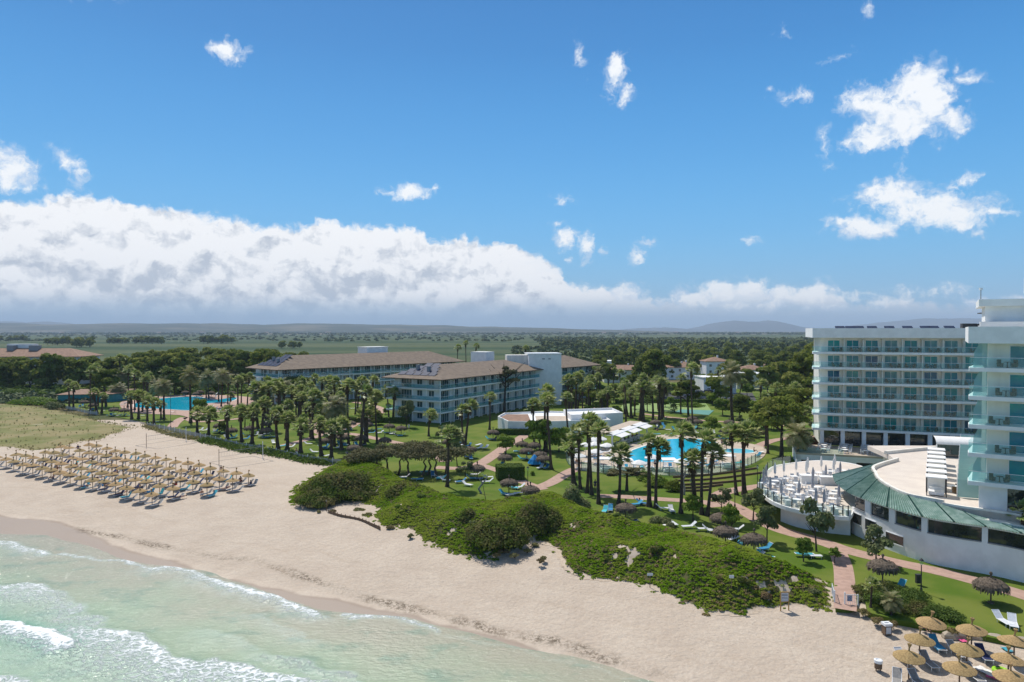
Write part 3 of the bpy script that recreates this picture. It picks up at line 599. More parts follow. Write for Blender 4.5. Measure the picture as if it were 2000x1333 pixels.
ridge('mountain', [hz(1640, 646, 13500), hz(1700, 634, 13500), hz(1760, 627, 13500), hz(1830, 622, 13500), hz(1900, 622, 13500), hz(1950, 630, 13500), hz(2050, 620, 13500), hz(2200, 640, 13500)], 3000, M['mount'], 'long pale mountain range behind the hotel', 9, .04)
ridge('hills', [hz(1180, 647, 12500), hz(1240, 642, 12500), hz(1300, 640, 12500), hz(1360, 644, 12500), hz(1450, 648, 12500)], 2500, M['mount'], 'faint low hill left of the flat topped mountain', 15, .03)
ridge('hills', [hz(-40, 640, 12000), hz(20, 628, 12000), hz(50, 636, 12000), hz(90, 628, 12000), hz(130, 634, 12000), hz(160, 640, 12000)], 2500, M['mount'], 'faint blue hills above the left ridge', 17, .05)

# ------------------------------------------------------------------ buildings
def frame(root, org, d):
    root.location = (org[0], org[1], 0); root.rotation_euler = (0, 0, atan2(d[1], d[0]))
def win_mesh(nm, w, h, glass, leaves=2):
    f = MB(); t = .07
    f.box(-w / 2, w / 2, -.05, .06, 0, t).box(-w / 2, w / 2, -.05, .06, h - t, h).box(-w / 2, -w / 2 + t, -.05, .06, t, h - t).box(w / 2 - t, w / 2, -.05, .06, t, h - t)
    for k in range(1, leaves): x = -w / 2 + w * k / leaves; f.box(x - .03, x + .03, -.045, .05, t, h - t)
    g = MB().box(-w / 2 + t, w / 2 - t, -.01, .02, t, h - t)
    return f.mesh(nm, M['frame']), g.mesh(nm + '_pane', glass)
def put_win(root, ms, x, y, z, rz=0, name='window'):
    o = link(name, ms[0], root, (x, y, z)); o.rotation_euler = (0, 0, rz); link('pane', ms[1], o); return o

def hip(mb, x0, x1, y0, y1, ze, zr, mi=0, gable1=False, t=.18):
    h = (y1 - y0) / 2; ym = (y0 + y1) / 2; a = x0 + h; b = x1 - (0 if gable1 else h)
    for dz in (0, -t):
        vs = [(x0, y0, ze + dz), (x1, y0, ze + dz), (x1, y1, ze + dz), (x0, y1, ze + dz), (a, ym, zr + dz), (b, ym, zr + dz)]
        mb.add(vs, [(0, 1, 5, 4), (1, 2, 5), (2, 3, 4, 5), (3, 0, 4)] if dz == 0 else [(4, 5, 1, 0), (5, 2, 1), (5, 4, 3, 2), (4, 0, 3)], mi)
    mb.add([(x0, y0, ze), (x1, y0, ze), (x1, y1, ze), (x0, y1, ze), (x0, y0, ze - t), (x1, y0, ze - t), (x1, y1, ze - t), (x0, y1, ze - t)], [(4, 5, 1, 0), (5, 6, 2, 1), (6, 7, 3, 2), (7, 4, 0, 3)], mi)
    return (a, b, ym)
def apartments(label, org, d, L, Wd, floors, ze, zr, solar=True, both=True, extra=None):
    r = empty('apartment_block', (0, 0, 0)); tag(r, label, 'building'); frame(r, org, d)
    zf = [GZ] + floors; tops = floors + [ze]
    w = MB().box(2.0, L - .5, 2.0, Wd - 1.5, GZ - .1, ze)
    for k in range(1, int(L / 4.6)):                    # party walls between balconies
        x = 2 + k * 4.6
        if x < L - 2: w.box(x - .1, x + .1, .35, 2.0, GZ, ze)
    w.build('wall', M['white'], r)
    for z in floors:
        MB().box(0, L, 0, Wd, z - .32, z).build('balcony_slab', M['white'], r)
        rr = MB().quad((.06, .06, z + .05), (L, .06, z + .05), (L, .06, z + 1.05), (.06, .06, z + 1.05)).quad((.06, Wd, z + .05), (.06, .06, z + .05), (.06, .06, z + 1.05), (.06, Wd, z + 1.05)); rr.build('glass_railing', M['aprail'], r)
        MB().box(.03, L, .03, .09, z + 1.05, z + 1.10).box(.03, .09, .09, Wd, z + 1.05, z + 1.10).build('handrail', M['frame'], r)
    for k in range(int(L / 4.6) + 1):
        x = .12 + k * 4.6
        if x < L: MB().box(x - .09, x + .09, .1, .28, GZ, ze).build('post', M['frame'], r)
    for k in range(1, 4): y = .2 + k * Wd / 4; MB().box(.1, .28, y - .09, y + .09, GZ, ze).build('post', M['frame'], r)
    wm = win_mesh('sliding_window', 3.7, 2.35, M['aglass'], 4); wm2 = win_mesh('small_window', 1.9, 1.6, M['aglass'], 2)
    n = 0
    for zz in zf:
        for k in range(int(L / 4.6)):
            x = 4.3 + k * 4.6
            if x < L - 2 and n < 78: put_win(r, wm, x, 1.98, zz + .05, name='sliding_window'); n += 1
        for k, yy in enumerate((4.6, 8.6, 13.2)):
            if yy < Wd - 3: put_win(r, wm2 if k < 2 else wm, 1.98, yy, zz + (.8 if k < 2 else .05), -pi / 2, name='end_window')
    # plants and chairs on the balconies give dark accents
    rb = MB(); a, b, ym = hip(rb, -1.0, L + .6, -1.0, Wd + .8, ze + .25, zr)
    rf = rb.build('roof', M['tile'], r)
    MB().box(-1.05, L + .6, -1.06, -.98, ze + .02, ze + .22).box(-1.06, -.98, -.98, Wd + .8, ze + .02, ze + .22).build('gutter', M['wood'], rf)
    sl = (zr - ze - .25) / ((Wd + 1.8) / 2)
    if solar:
        for row in range(4):
            for k in range(2 + (3 - row)):
                yy = ym + (k - (4 - row) / 2) * 2.6; xx = 1.2 + row * 2.2
                if abs(yy - ym) > (Wd / 2 - xx) - .2 + 1: continue
                z0 = ze + .25 + (xx + 1.0) * sl
                m = MB(); m.add([(xx, yy - 1.15, z0 + .12), (xx, yy + 1.15, z0 + .12), (xx + 1.8, yy + 1.15, z0 + 1.8 * sl + .35), (xx + 1.8, yy - 1.15, z0 + 1.8 * sl + .35),
                                 (xx, yy - 1.15, z0 + .06), (xx, yy + 1.15, z0 + .06), (xx + 1.8, yy + 1.15, z0 + 1.8 * sl + .29), (xx + 1.8, yy - 1.15, z0 + 1.8 * sl + .29)],
                                [(3, 2, 1, 0), (4, 5, 6, 7), (0, 1, 5, 4), (1, 2, 6, 5), (2, 3, 7, 6), (3, 0, 4, 7)])
                m.build('solar_panel', M['solar'], r)
    for (cx, cy) in ((5.0, ym + 2.2), (4.2, ym - 2.2)):
        z0 = ze + cx * sl; m = MB().box(cx - .4, cx + .4, cy - .4, cy + .4, z0, z0 + 1.9).box(cx - .5, cx + .5, cy - .5, cy + .5, z0 + 1.9, z0 + 2.05); m.build('chimney', M['grey'], r)
    if extra: extra(r, a, b, ym, ze, zr)
    return r
def exA(r, a, b, ym, ze, zr):
    MB().box(42, 47, 13, 19, ze, zr + 2.6).build('lift_tower', M['white'], r)
def exB(r, a, b, ym, ze, zr):
    MB().box(44, 54, 12, 18, ze, zr + 2.0).box(43.8, 54.2, 11.8, 18.2, zr + 2.0, zr + 2.2).build('lift_tower', M['white'], r)
nA = sqrt(28 ** 2 + 47 ** 2)
apartments('four storey white apartment block with solar panels, the nearest of the three', (-18.8, 180), (28 / nA, 47 / nA), 57, 19, [5.1, 8.2, 11.3], 13.7, 17.2, extra=exA)
nB = sqrt(45.7 ** 2 + 51 ** 2)
apartments('long white apartment block with brown tiled roof behind the left palms', (-76.7, 224), (45.7 / nB, 51 / nB), 84, 20, [5.1, 8.2, 11.3], 13.7, 18.2, extra=exB)
r3 = apartments('short brown roofed apartment block right of the tall white tower', (17.5, 238), (.62, .78), 24, 18, [5.1, 8.2, 11.3], 13.7, 17.6, solar=False)
tw = empty('stair_tower', (5.6, 226.5, 0), radians(8)); tag(tw, 'tall plain white stair tower between two brown tiled roofs', 'tower')
MB().box(0, 11, 0, 9, GZ - .1, 19.0).build('wall', M['white'], tw); MB().box(-.15, 11.15, -.15, 9.15, 19.0, 19.25).build('coping', M['frame'], tw)
MB().box(-7, .2, 2.5, 7.5, 14.0, 18.6).build('side_block', M['white2'], tw); MB().box(4.5, 5.4, -.04, .02, 17.2, 17.6).box(6.6, 7.4, -.04, .02, 17.2, 17.6).build('vent', M['grey'], tw)
# far left block behind the wood
fl = empty('apartment_block', (-262, 312, -2.0), .04); tag(fl, 'brown roofed building rising behind the dense wood at far left', 'building')
MB().box(0, 62, 0, 18, GZ, 16.5).build('wall', M['white'], fl)
hb = MB(); hip(hb, -1, 63.5, -1.2, 19, 16.8, 20.4); fr = hb.build('roof', M['tile2'], fl)
for x, w_ in ((26, 3), (36, 4)): MB().box(x, x + w_, 6, 9, 18, 21.8).build('chimney', M['grey'], fl)
MB().box(24, 36, 9, 13, 19, 22.4).build('plant_room', M['white'], fl)
for z in (7.5, 10.5, 13.5): MB().box(56, 64, -1.2, 19, z - .3, z).build('balcony_slab', M['white'], fl)
fw = win_mesh('window', 2.2, 1.8, M['aglass'])
for z in (7.6, 10.6, 13.6):
    for k in range(14): put_win(fl, fw, 3 + k * 4.2, -.02, z + .1)

# --- right hotel: wing
ALLBAL = []
def hotel(label, org, d, L, slabs, top, band, wx, wy, wins, ww, wh, depth, base, endrail=True, name='hotel'):
    r = empty(name, (0, 0, 0)); tag(r, label, 'building'); frame(r, org, d)
    MB().box(wx, L, wy, depth, base, top - .3).build('wall', M['white2'], r)
    MB().box(-.1, L, -.05, .25, band, top).box(-.1, .25, .25, depth, band, top).box(L - .3, L, .25, depth, band, top).build('parapet', M['white'], r)
    MB().box(.25, L - .3, .25, depth, band + .1, top - .9).build('roof', M['white2'], r)
    ang = atan2(d[1], d[0])
    wms = [win_mesh('balcony_door', ww, wh, g_, 2) for g_ in (M['glass'], M['glass'], M['cglass'], M['glass3'])]; wrnd = random.Random(int(L * 10))
    for i, z in enumerate(slabs):
        MB().prism([(-.0, 0), (L, 0), (L, wy + .05), (wx + .02, wy + .05), (wx + .02, 6.0), (.5, 6.0), (.0, 1.6)], z - .42, z).build('balcony_slab', M['white'], r)
        MB().quad((.05, .06, z), (L, .06, z), (L, .06, z + 1.05), (.05, .06, z + 1.05)).quad((.05, .06, z), (.05, 1.6, z), (.05, 1.6, z + 1.05), (.05, .06, z + 1.05)).quad((.05, 1.6, z), (.54, 5.95, z), (.54, 5.95, z + 1.05), (.05, 1.6, z + 1.05)).build('glass_railing', M['rail'], r)
        MB().box(.05, L, .04, .09, z + 1.05, z + 1.09).build('handrail', M['frame'], r)
        for k, x in enumerate(wins): put_win(r, wrnd.choice(wms), x, wy - .02, z + .03, name='balcony_door')
        for k in range(len(wins) - 1):
            x = (wins[k] + wins[k + 1]) / 2; MB().box(x - .06, x + .06, .35, wy, z, (slabs[i + 1] if i + 1 < len(slabs) else band + .1) - .42).build('partition', M['white2'], r)
        ALLBAL.append((org, d, z, wins, wy))
    return r
SLW = [7.9 + 2.97 * k for k in range(6)]
dW = (.947, -.321)
WING_O = (58.8, 133.3)
wins_w = [3.9 + 3.33 * k for k in range(10)]
wing = hotel('seven storey white hotel wing with rows of teal balcony doors', WING_O, dW, 37, SLW, 27.35, 25.5, 1.6, 1.9, wins_w, 2.2, 2.25, 16, 4.3)
# ground floor arcade of the wing
ar = MB()
for k in range(10): ar.box(1.4 + 3.7 * k, 2.1 + 3.7 * k, .3, 1.0, 4.3, 7.5)
ar.build('column', M['white'], wing)
MB().box(1.62, 36, 1.7, 1.88, 4.35, 7.4).build('shopfront_glass', M['dglass'], wing)
SLT = [11.0 + 3.01 * k for k in range(5)]
dT = (.842, -.54)
tower = hotel('near white hotel tower with curved balcony ends at the right edge', (48.4, 72.2), dT, 16, SLT, 27.35, 25.6, 1.7, 1.8, [5.0, 9.6, 14.0], 2.9, 2.3, 17, 8.0)
MB().box(1.0, 3.45, .7, 1.5, 7.99, 10.58).box(3.5, 16, .9, 1.5, 7.99, 8.3).build('ground_wall', M['white'], tower)
MB().box(3.5, 16, 1.35, 1.45, 8.3, 10.5).build('ground_glazing', M['dglass'], tower)
for z in SLT:       # frosted end panels
    MB().add([(.35, .5, z), (1.66, 1.9, z), (1.66, 1.9, z + 2.55), (.9, 1.1, z + 2.55), (.45, .6, z + 1.6)], [(0, 1, 2, 3, 4)]).build('frosted_screen', M['frost'], tower)
ph = MB().box(1.5, 15, 4.5, 14, 26.4, 29.6); ph.build('penthouse_wall', M['white'], tower)
MB().box(.9, 15.6, 3.8, 14.6, 29.6, 30.35).build('penthouse_roof', M['white'], tower)
MB().box(1.0, 9, 2.6, 4.4, 26.45, 27.9).build('plant_box', M['white'], tower)
an = empty('antenna_mast', (0, 0, 0)); tag(an, 'rooftop phone antenna cluster on the near tower', 'antenna'); an.location = (56.0, 73.5, 30.35)
m = MB().tube([(0, 0, 0), (0, 0, 2.6)], .07, 6); m.tube([(-.7, 0, 1.2), (.7, 0, 1.2)], .04, 5).tube([(0, -.6, 1.9), (0, .6, 1.9)], .04, 5); m.build('mast', M['grey'], an)
for (x, y, z) in ((-.75, 0, .6), (.75, 0, .7), (0, -.65, 1.2), (0, .65, 1.3), (-.35, .2, 1.6)): MB().box(x - .14, x + .14, y - .08, y + .08, z, z + 1.6).build('antenna_panel', M['white'], an)
cf = empty('rooftop_pole', (51.2, 74.6, 30.35)); tag(cf, 'thin pole with small fitting on the tower roof corner', 'pole')
MB().tube([(0, 0, 0), (0, 0, 1.0)], .04, 6).build('mast', M['grey'], cf); MB().box(-.15, .15, -.1, .1, 1.0, 1.25).build('fitting', M['frame'], cf)
# roof kit on the wing
for k, x in enumerate((5.2, 7.0, 8.6, 10.9, 13.9, 17.0, 20.0, 21.4, 24.0)):
    c = Vector((WING_O[0] + dW[0] * x - dW[1] * 3, WING_O[1] + dW[1] * x + dW[0] * 3, 26.45)); o = empty('roof_solar_collector', c, atan2(dW[1], dW[0]))
    tag(o, 'low dark solar collector on the wing roof, %s from the left' % ordw(k + 1), 'solar panel', 'solar collectors on the wing roof')
    MB().add([(-.85, 0, .9), (.85, 0, .9), (.85, 1.3, 1.35), (-.85, 1.3, 1.35), (-.85, 0, .82), (.85, 0, .82), (.85, 1.3, 1.27), (-.85, 1.3, 1.27)], [(0, 1, 2, 3), (7, 6, 5, 4), (0, 4, 5, 1), (1, 5, 6, 2), (2, 6, 7, 3), (3, 7, 4, 0)]).build('panel', M['solar'], o)
    MB().box(-.8, -.74, .1, .16, 0, .85).box(.74, .8, .1, .16, 0, .85).box(-.8, -.74, 1.1, 1.16, 0, 1.2).box(.74, .8, 1.1, 1.16, 0, 1.2).build('stand', M['grey'], o)
c = Vector((WING_O[0] + dW[0] * 25.5 - dW[1] * 1.2, WING_O[1] + dW[1] * 25.5 + dW[0] * 1.2, 25.9)); pk = empty('plant_screen', c, atan2(dW[1], dW[0])); tag(pk, 'dark louvred plant screen on the wing roof beside the tower', 'roof equipment')
MB().box(0, 2.3, 0, 1.5, 0, 2.3).box(2.45, 4.9, 0, 1.5, 0, 2.25).build('screen', M['dark'], pk); MB().box(2.4, 4.9, -.5, -.05, 1.4, 1.9).build('duct', M['white'], pk)
rl = empty('roof_lift_house', c + Vector((5.0 * dW[0] + .5, 5.0 * dW[1] + 1.5, 0)), atan2(dW[1], dW[0])); tag(rl, 'small white rooftop house with steel frame beside the tower', 'roof structure')
MB().box(0, 7, 0, 5, 0, 3.6).build('wall', M['white'], rl); MB().box(-.7, 7, -.5, 5.5, 4.2, 4.4).tube([(-.6, -.3, 0), (-.6, -.3, 4.2)], .1, 5).tube([(3, -.3, 3.6), (3, -.3, 6)], .06, 5).tube([(.6, -.3, 4.4), (3.6, -.3, 6.2)], .14, 5).tube([(5.5, -.3, 3.6), (5.5, -.3, 4.2)], .08, 5).build('steel_frame', M['dark'], rl)

# --- dining terrace under the wing
def wl(o, d, x, y, z): return (o[0] + d[0] * x - d[1] * y, o[1] + d[1] * x + d[0] * y, z)
dtr = empty('dining_terrace', (0, 0, 0)); frame(dtr, WING_O, dW); tag(dtr, 'raised white terrace under the hotel wing with dark openings below', 'terrace')
MB().box(-3.5, 36, -8.5, 1.6, 3.95, 4.3).build('floor', M['decktile'], dtr)
MB().box(-3.5, 22, -8.5, -8.15, 3.0, 3.95).box(-3.5, -2.6, -8.5, 1.5, GZ, 3.95).box(3.9, 6.6, -8.5, -8.2, GZ, 3.0).box(11, 22, -8.5, -8.2, GZ, 3.0).build('front_wall', M['white'], dtr)
MB().box(-2.6, 24, -7.8, -7.6, GZ, 3.95).build('opening_shade', M['dark'], dtr)  # dark sheet behind the wall gaps stands in for the shade inside
MB().quad((-3.4, -8.4, 4.3), (4.5, -8.4, 4.3), (4.5, -8.4, 5.3), (-3.4, -8.4, 5.3)).build('glass_railing', M['rail'], dtr)
# --- curved restaurant
EAVE = [(1628, 930, 6.9), (1634, 945, 6.9), (1655, 962, 6.9), (1684, 975, 6.9), (1736, 993, 6.9), (1805, 1012, 6.9), (1868, 1023, 6.9), (1930, 1032, 6.9), (2000, 1045, 6.9), (2100, 1068, 6.9), (2250, 1110, 6.9)]
TOP = [(1752, 898, 8.2), (1706, 913, 8.2), (1708, 926, 8.2), (1716, 939, 8.2), (1740, 955, 8.2), (1776, 970, 8.2), (1830, 984, 8.0)]
E = [at(*p) for p in EAVE]
Tt = [at(*p) for p in TOP] + [(48.1, 72.6, 7.6), (50.2, 71.0, 7.15), (52.4, 68.8, 7.1), (56.0, 64.5, 7.1), (60.5, 58.6, 7.1)]
T_ = [Tt[0], Tt[1], Tt[2], Tt[3], Tt[4], Tt[5], Tt[6], Tt[7], Tt[8], Tt[9], Tt[10]]
Es = smooth_line(E, 4); Ts = smooth_line(T_, 4); n_ = min(len(Es), len(Ts)); Es = Es[:n_]; Ts = Ts[:n_]
rest = empty('curved_restaurant', (0, 0, 0)); tag(rest, 'curved white restaurant building with green tiled roof rim and wide windows', 'building')
# tiles: corrugated strips
tm = MB(); NS = 7
vs = []; fs = []
cols = 3
for i in range(n_ - 1):
    for k in range(cols):
        for (t0, t1, h0, h1, mi_) in ((k / cols, (k + .35) / cols, .0, .14, 0), ((k + .35) / cols, (k + .7) / cols, .14, .0, 0), ((k + .7) / cols, (k + 1) / cols, .0, .0, 1)):
            vs = []
            for t, hh in ((t0, h0), (t1, h1)):
                e_ = [Es[i][j] * (1 - t) + Es[i + 1][j] * t for j in range(3)]; p_ = [Ts[i][j] * (1 - t) + Ts[i + 1][j] * t for j in range(3)]
                for q in range(NS + 1): u = q / NS; vs.append((e_[0] + (p_[0] - e_[0]) * u, e_[1] + (p_[1] - e_[1]) * u, e_[2] + (p_[2] - e_[2]) * u + hh))
            tm.add(vs, [(q, NS + 1 + q, NS + 2 + q, q + 1) for q in range(NS)], mi_)
def grtile(b):
    pos = nd('ShaderNodeNewGeometry').outputs['Position']
    n1_ = noise(pos, 1.2, 5, .6).outputs['Fac']
    c = mixc(mapr(n1_, .35, .65, 0, 1), (.18, .29, .235, 1), (.34, .44, .385, 1)); setin(b, 'Base Color', c)
    b.inputs['Roughness'].default_value = .4; b.inputs['Specular IOR Level'].default_value = .5
trf = tm.build('tile_roof', [attrmat('green_glazed_roof', grtile), mat('roof_groove_shade', (.07, .15, .12), None, .8)], rest)  # groove columns coloured darker to put the corrugation's shade into the tiles
sb = MB()
for i in range(0, n_, 4):     # ridge ribs
    sb.tube([(Es[i][0], Es[i][1], Es[i][2] + .1), (Ts[i][0], Ts[i][1], Ts[i][2] + .1)], .075, 6)
sb.build('roof_rib', mat('dark_green_ridge', (.02, .06, .05), None, .95, spec=.0), trf)
def strip(mb, L, z0, z1, th=.3, inward=1, mi=0):
    n = len(L); a = []; b = []
    for i, p in enumerate(L):
        q0 = L[max(i - 1, 0)]; q1 = L[min(i + 1, n - 1)]; dx, dy = q1[0] - q0[0], q1[1] - q0[1]; l = hypot(dx, dy) + 1e-9
        a.append((p[0], p[1])); b.append((p[0] + dy / l * th * inward * -1, p[1] - dx / l * th * inward * -1))
    for i in range(n - 1):
        mb.prism([a[i], a[i + 1], b[i + 1], b[i]], z0 if not callable(z0) else z0(i), z1 if not callable(z1) else z1(i), mi)
    return mb
def wpt(px, line):      # where the sight line px meets the plan curve
    k = (px - 1000) / F
    for a, b in zip(line[:-1], line[1:]):
        fa = a[0] - k * a[1]; fb = b[0] - k * b[1]
        if (fa <= 0) != (fb <= 0): t = fa / (fa - fb); return (a[0] + (b[0] - a[0]) * t, a[1] + (b[1] - a[1]) * t)
    return None
wall_line = [(p[0] + .35, p[1] + .12) for p in Es]
wline = [p for p in wall_line if p[0] / p[1] > (1640 - 1000) / F or p[1] < 86]
seg_start = next(i for i, p in enumerate(wall_line) if p[1] < 84)
WL = wall_line[seg_start:]
bw = MB(); strip(bw, WL, GZ - .1, 5.25, .3); strip(bw, WL, 6.72, 6.9, .3)
bw.build('wall', M['white'], rest)
wins_px = [(1671, 1692), (1703, 1739), (1751, 1803), (1815, 1922), (1934, 2080)]
lw = [(1668, 1685, 3.5, 4.7), (1693, 1714, 3.3, 4.6), (1734, 1768, 3.0, 4.0)]
def between(pa, pb, line):
    A_ = wpt(pa, line); B_ = wpt(pb, line)
    if A_ is None or B_ is None: return None
    ia = [i for i, p in enumerate(line) if (A_[1] - 1e-6 > p[1] > B_[1] + 1e-6)]
    return [A_] + [line[i][:2] for i in ia] + [B_]
prev = 1640
for a_, b_ in wins_px:
    s_ = between(a_, b_, WL)
    if not s_: continue
    off = [(p[0] + .16, p[1] + .08) for p in s_]
    mbx = MB(); strip(mbx, off, 5.25, 6.72, .05); g_ = mbx.build('window', M['dglass'], rest)
    mb2 = MB(); strip(mb2, [(p[0] - .06, p[1] - .03) for p in s_], 5.2, 5.30, .2); mb2.build('sill', M['grey'], g_)
for a_, b_ in zip([1662] + [w[1] for w in wins_px], [w[0] for w in wins_px] + [2085]):
    s_ = between(max(a_, 1664), b_, WL)
    if s_: mbx = MB(); strip(mbx, s_, 5.25, 6.72, .42); mbx.build('pier', M['white'], rest)
for a_, b_, z0, z1 in lw:
    s_ = between(a_, b_, WL)
    if s_: mbx = MB(); strip(mbx, [(p[0] - .03, p[1] - .015) for p in s_], z0, z1, .06); w_ = mbx.build('lower_window', M['dglass'], rest); mb2 = MB(); strip(mb2, [(p[0] - .08, p[1] - .04) for p in s_], z0 - .12, z0, .2); strip(mb2, [(p[0] - .08, p[1] - .04) for p in s_], z1, z1 + .08, .2); mb2.build('window_frame', M['frame'], w_)
# inside/back mass and roof deck
rp = [(p[0], p[1]) for p in Ts]
deckpoly = rp + [(66, 62), (75, 85), (78, 112), (58.5, 112), (57.5, 104)]
MB().prism(deckpoly, 7.3, 7.99).build('roof_deck', M['deck'], rest)
backw = [(p[0] + 1.2, p[1] + .6) for p in wall_line[seg_start:]]
MB().prism(backw + [(66, 62), (75, 85), (76, 110), (60, 110), (56, 98), (52.5, 92)], GZ - .05, 7.3).build('core', M['white2'], rest)
pr_ = MB(); strip(pr_, [(p[0] + .1, p[1]) for p in Ts[:26]], 7.95, 8.45, .35); strip(pr_, [(p[0], p[1]) for p in Ts[25:]], 7.0, 8.2, .35)
pr_.build('parapet', M['white2'], rest)
MB().prism([(57.4, 104.2), (76, 112), (76, 112.4), (57.2, 104.6)], 7.95, 8.45).build('rear_parapet', M['white2'], rest)
# round terrace
RIM = [(1545, 905), (1510, 912), (1492, 930), (1483, 955), (1500, 974), (1527, 988), (1571, 1000), (1610, 1006), (1650, 1011), (1668, 1005), (1680, 960), (1690, 935), (1700, 918), (1660, 905), (1600, 900)]
RW = smooth_line([at(px, py, 4.9)[:2] for px, py in RIM] + [at(1545, 905, 4.9)[:2]], 4)[:-1]
ter = empty('round_terrace', (0, 0, 0)); tag(ter, 'round raised restaurant terrace full of white tables', 'terrace')
MB().prism(RW, 4.45, 4.9).build('floor_slab', M['white'], ter)
cx_ = sum(p[0] for p in RW) / len(RW); cy_ = sum(p[1] for p in RW) / len(RW)
inn = [(cx_ + (p[0] - cx_) * .975, cy_ + (p[1] - cy_) * .975) for p in RW]; MB().prism(inn, 4.9, 4.93).build('paving', M['deck'], ter)
inn2 = [(cx_ + (p[0] - cx_) * .80, cy_ + (p[1] - cy_) * .80) for p in RW]; MB().prism([p for p in inn2 if p[1] < 88 or p[0] > 41] , GZ - .05, 4.45).build('base_wall', M['white'], ter)
bw2 = W2([(1527, 1020), (1560, 1032), (1610, 1042), (1664, 1048)]); mbx = MB(); strip(mbx, smooth_line(bw2, 3), GZ - .05, 4.45, .3); mbx.build('front_wall', M['white'], ter)
MB().box(38.0, 39.0, 82.35, 82.42, 3.2, 3.9).build('vent_grille', M['grey'], ter)
rimL = [p for p in RW[:32]]
gl = MB(); hr = MB(); po = MB()
rr = [(cx_ + (p[0] - cx_) * .985, cy_ + (p[1] - cy_) * .985) for p in RW]
for i in range(0, 36):
    a_, b_ = rr[i % len(rr)], rr[(i + 1) % len(rr)]
    gl.quad((a_[0], a_[1], 4.95), (b_[0], b_[1], 4.95), (b_[0], b_[1], 6.1), (a_[0], a_[1], 6.1))
    if i % 2 == 0: po.box(a_[0] - .04, a_[0] + .04, a_[1] - .04, a_[1] + .04, 4.9, 6.15)
gl.build('glass_railing', M['fence_glass'], ter)
for i in range(0, 36, 2): a_ = rr[i]; MB().box(a_[0] - .05, a_[0] + .05, a_[1] - .05, a_[1] + .05, 4.93, 6.2).build('railing_post', M['dark'], ter)
for i in range(12, 34, 3): a_ = rr[i]; MB().box(a_[0] - .3 + .35, a_[0] + .3 + .35, a_[1] + .1, a_[1] + .7, 4.93, 5.6).build('planter', M['white'], ter)
# frosted stepping screens between roof deck and tower
for k in range(12):
    t = k / 11; x = 50.6 + (70.5 - 50.6) * t; y = 77.3 + (107 - 77.3) * t
    o = empty('glass_screen', (x, y, 8.0), radians(-22)); tag(o, 'frosted glass screen beside the roof cabanas, %s from the tower foot' % ordw(k + 1), 'screen', 'frosted screens stepping along the roof deck')
    MB().box(0, 2.4, -.02, .02, .05, 2.1 + .04 * k).build('pane', M['frost'], o); MB().box(-.04, .04, -.04, .04, 0, 2.15 + .04 * k).build('post', M['frame'], o)
# white low building in the garden
lb = empty('bar_building', (0, 0, 0)); tag(lb, 'low flat roofed white building with a tree in front', 'building')
mb = MB(); P0 = [(-3.6, 172.7), (-1.0, 163.5), (4.9, 162.5), (24, 165.8), (23.0, 181), (10, 184), (-2.0, 180)]
mb.prism(P0, GZ - .05, 4.75); mb.build('wall', M['white'], lb)
MB().prism([(-3.1, 172.9), (-.6, 164), (4.7, 163), (4.2, 180), (-1.5, 179.4)], 4.75, 4.78).build('roof_deck', M['tile2'], lb)
MB().prism([(6, 165), (14, 166.4), (14, 176), (6, 176)], 4.75, 4.8).build('grey_roof', M['decktile'], lb)
mbx = MB(); strip(mbx, P0 + [P0[0]], 4.75, 5.15, .3); mbx.build('parapet', M['white'], lb)
MB().prism([(14.5, 167.5), (28.0, 172.0), (26.8, 183), (13.5, 179)], GZ - .05, 5.6).build('upper_block', M['white'], lb)
mbx = MB(); strip(mbx, [(14.5, 167.5), (28.0, 172.0), (26.8, 183), (13.5, 179), (14.5, 167.5)], 5.6, 6.15, .3); mbx.build('upper_parapet', M['white'], lb)
MB().box(-2.6, -2.1, 169.3, 169.4, 3.4, 3.9).build('wall_lamp', M['dark'], lb)
# teal pool house wall at far left, villas
twl = empty('service_building', (0, 0, 0)); tag(twl, 'low teal walled building with terracotta roof left of the far pool', 'building')
a0 = at(112, 788); b0 = at(218, 786); MB().prism([(a0[0], a0[1]), (b0[0], b0[1]), (b0[0] + 2, b0[1] + 10), (a0[0], a0[1] + 12)], GZ, 4.9).build('wall', M['tealwall'], twl)
MB().add([(a0[0] - .5, a0[1] - .5, 4.9), (b0[0] + .5, b0[1] - .5, 4.9), (b0[0] + 2.5, b0[1] + 11, 5.7), (a0[0] - .5, a0[1] + 13, 5.7), (a0[0] - .5, a0[1] - .5, 4.75), (b0[0] + .5, b0[1] - .5, 4.75), (b0[0] + 2.5, b0[1] + 11, 4.75), (a0[0] - .5, a0[1] + 13, 4.75)], [(0, 1, 2, 3), (0, 4, 5, 1), (1, 5, 6, 2), (2, 6, 7, 3), (3, 7, 4, 0)]).build('roof', M['tile2'], twl)
VIL = [(1090, 1165, 742, 17, 0, 'tile2'), (1168, 1215, 733, 20, 1, 'white2'), (1290, 1370, 742, 15, 0, 'tile2'), (1180, 1260, 748, 13, 0, 'tile2'), (1380, 1425, 745, 17, 2, 'tile2'), (1322, 1362, 738, 14, 0, 'tile2'), (1447, 1500, 748, 15, 0, 'tile2'), (1500, 1540, 738, 15, 0, 'tile2'), (1375, 1440, 770, 12, 3, 'white'), (1440, 1490, 760, 12, 3, 'white'), (1545, 1588, 738, 13, 0, 'tile2')]
vk = 0
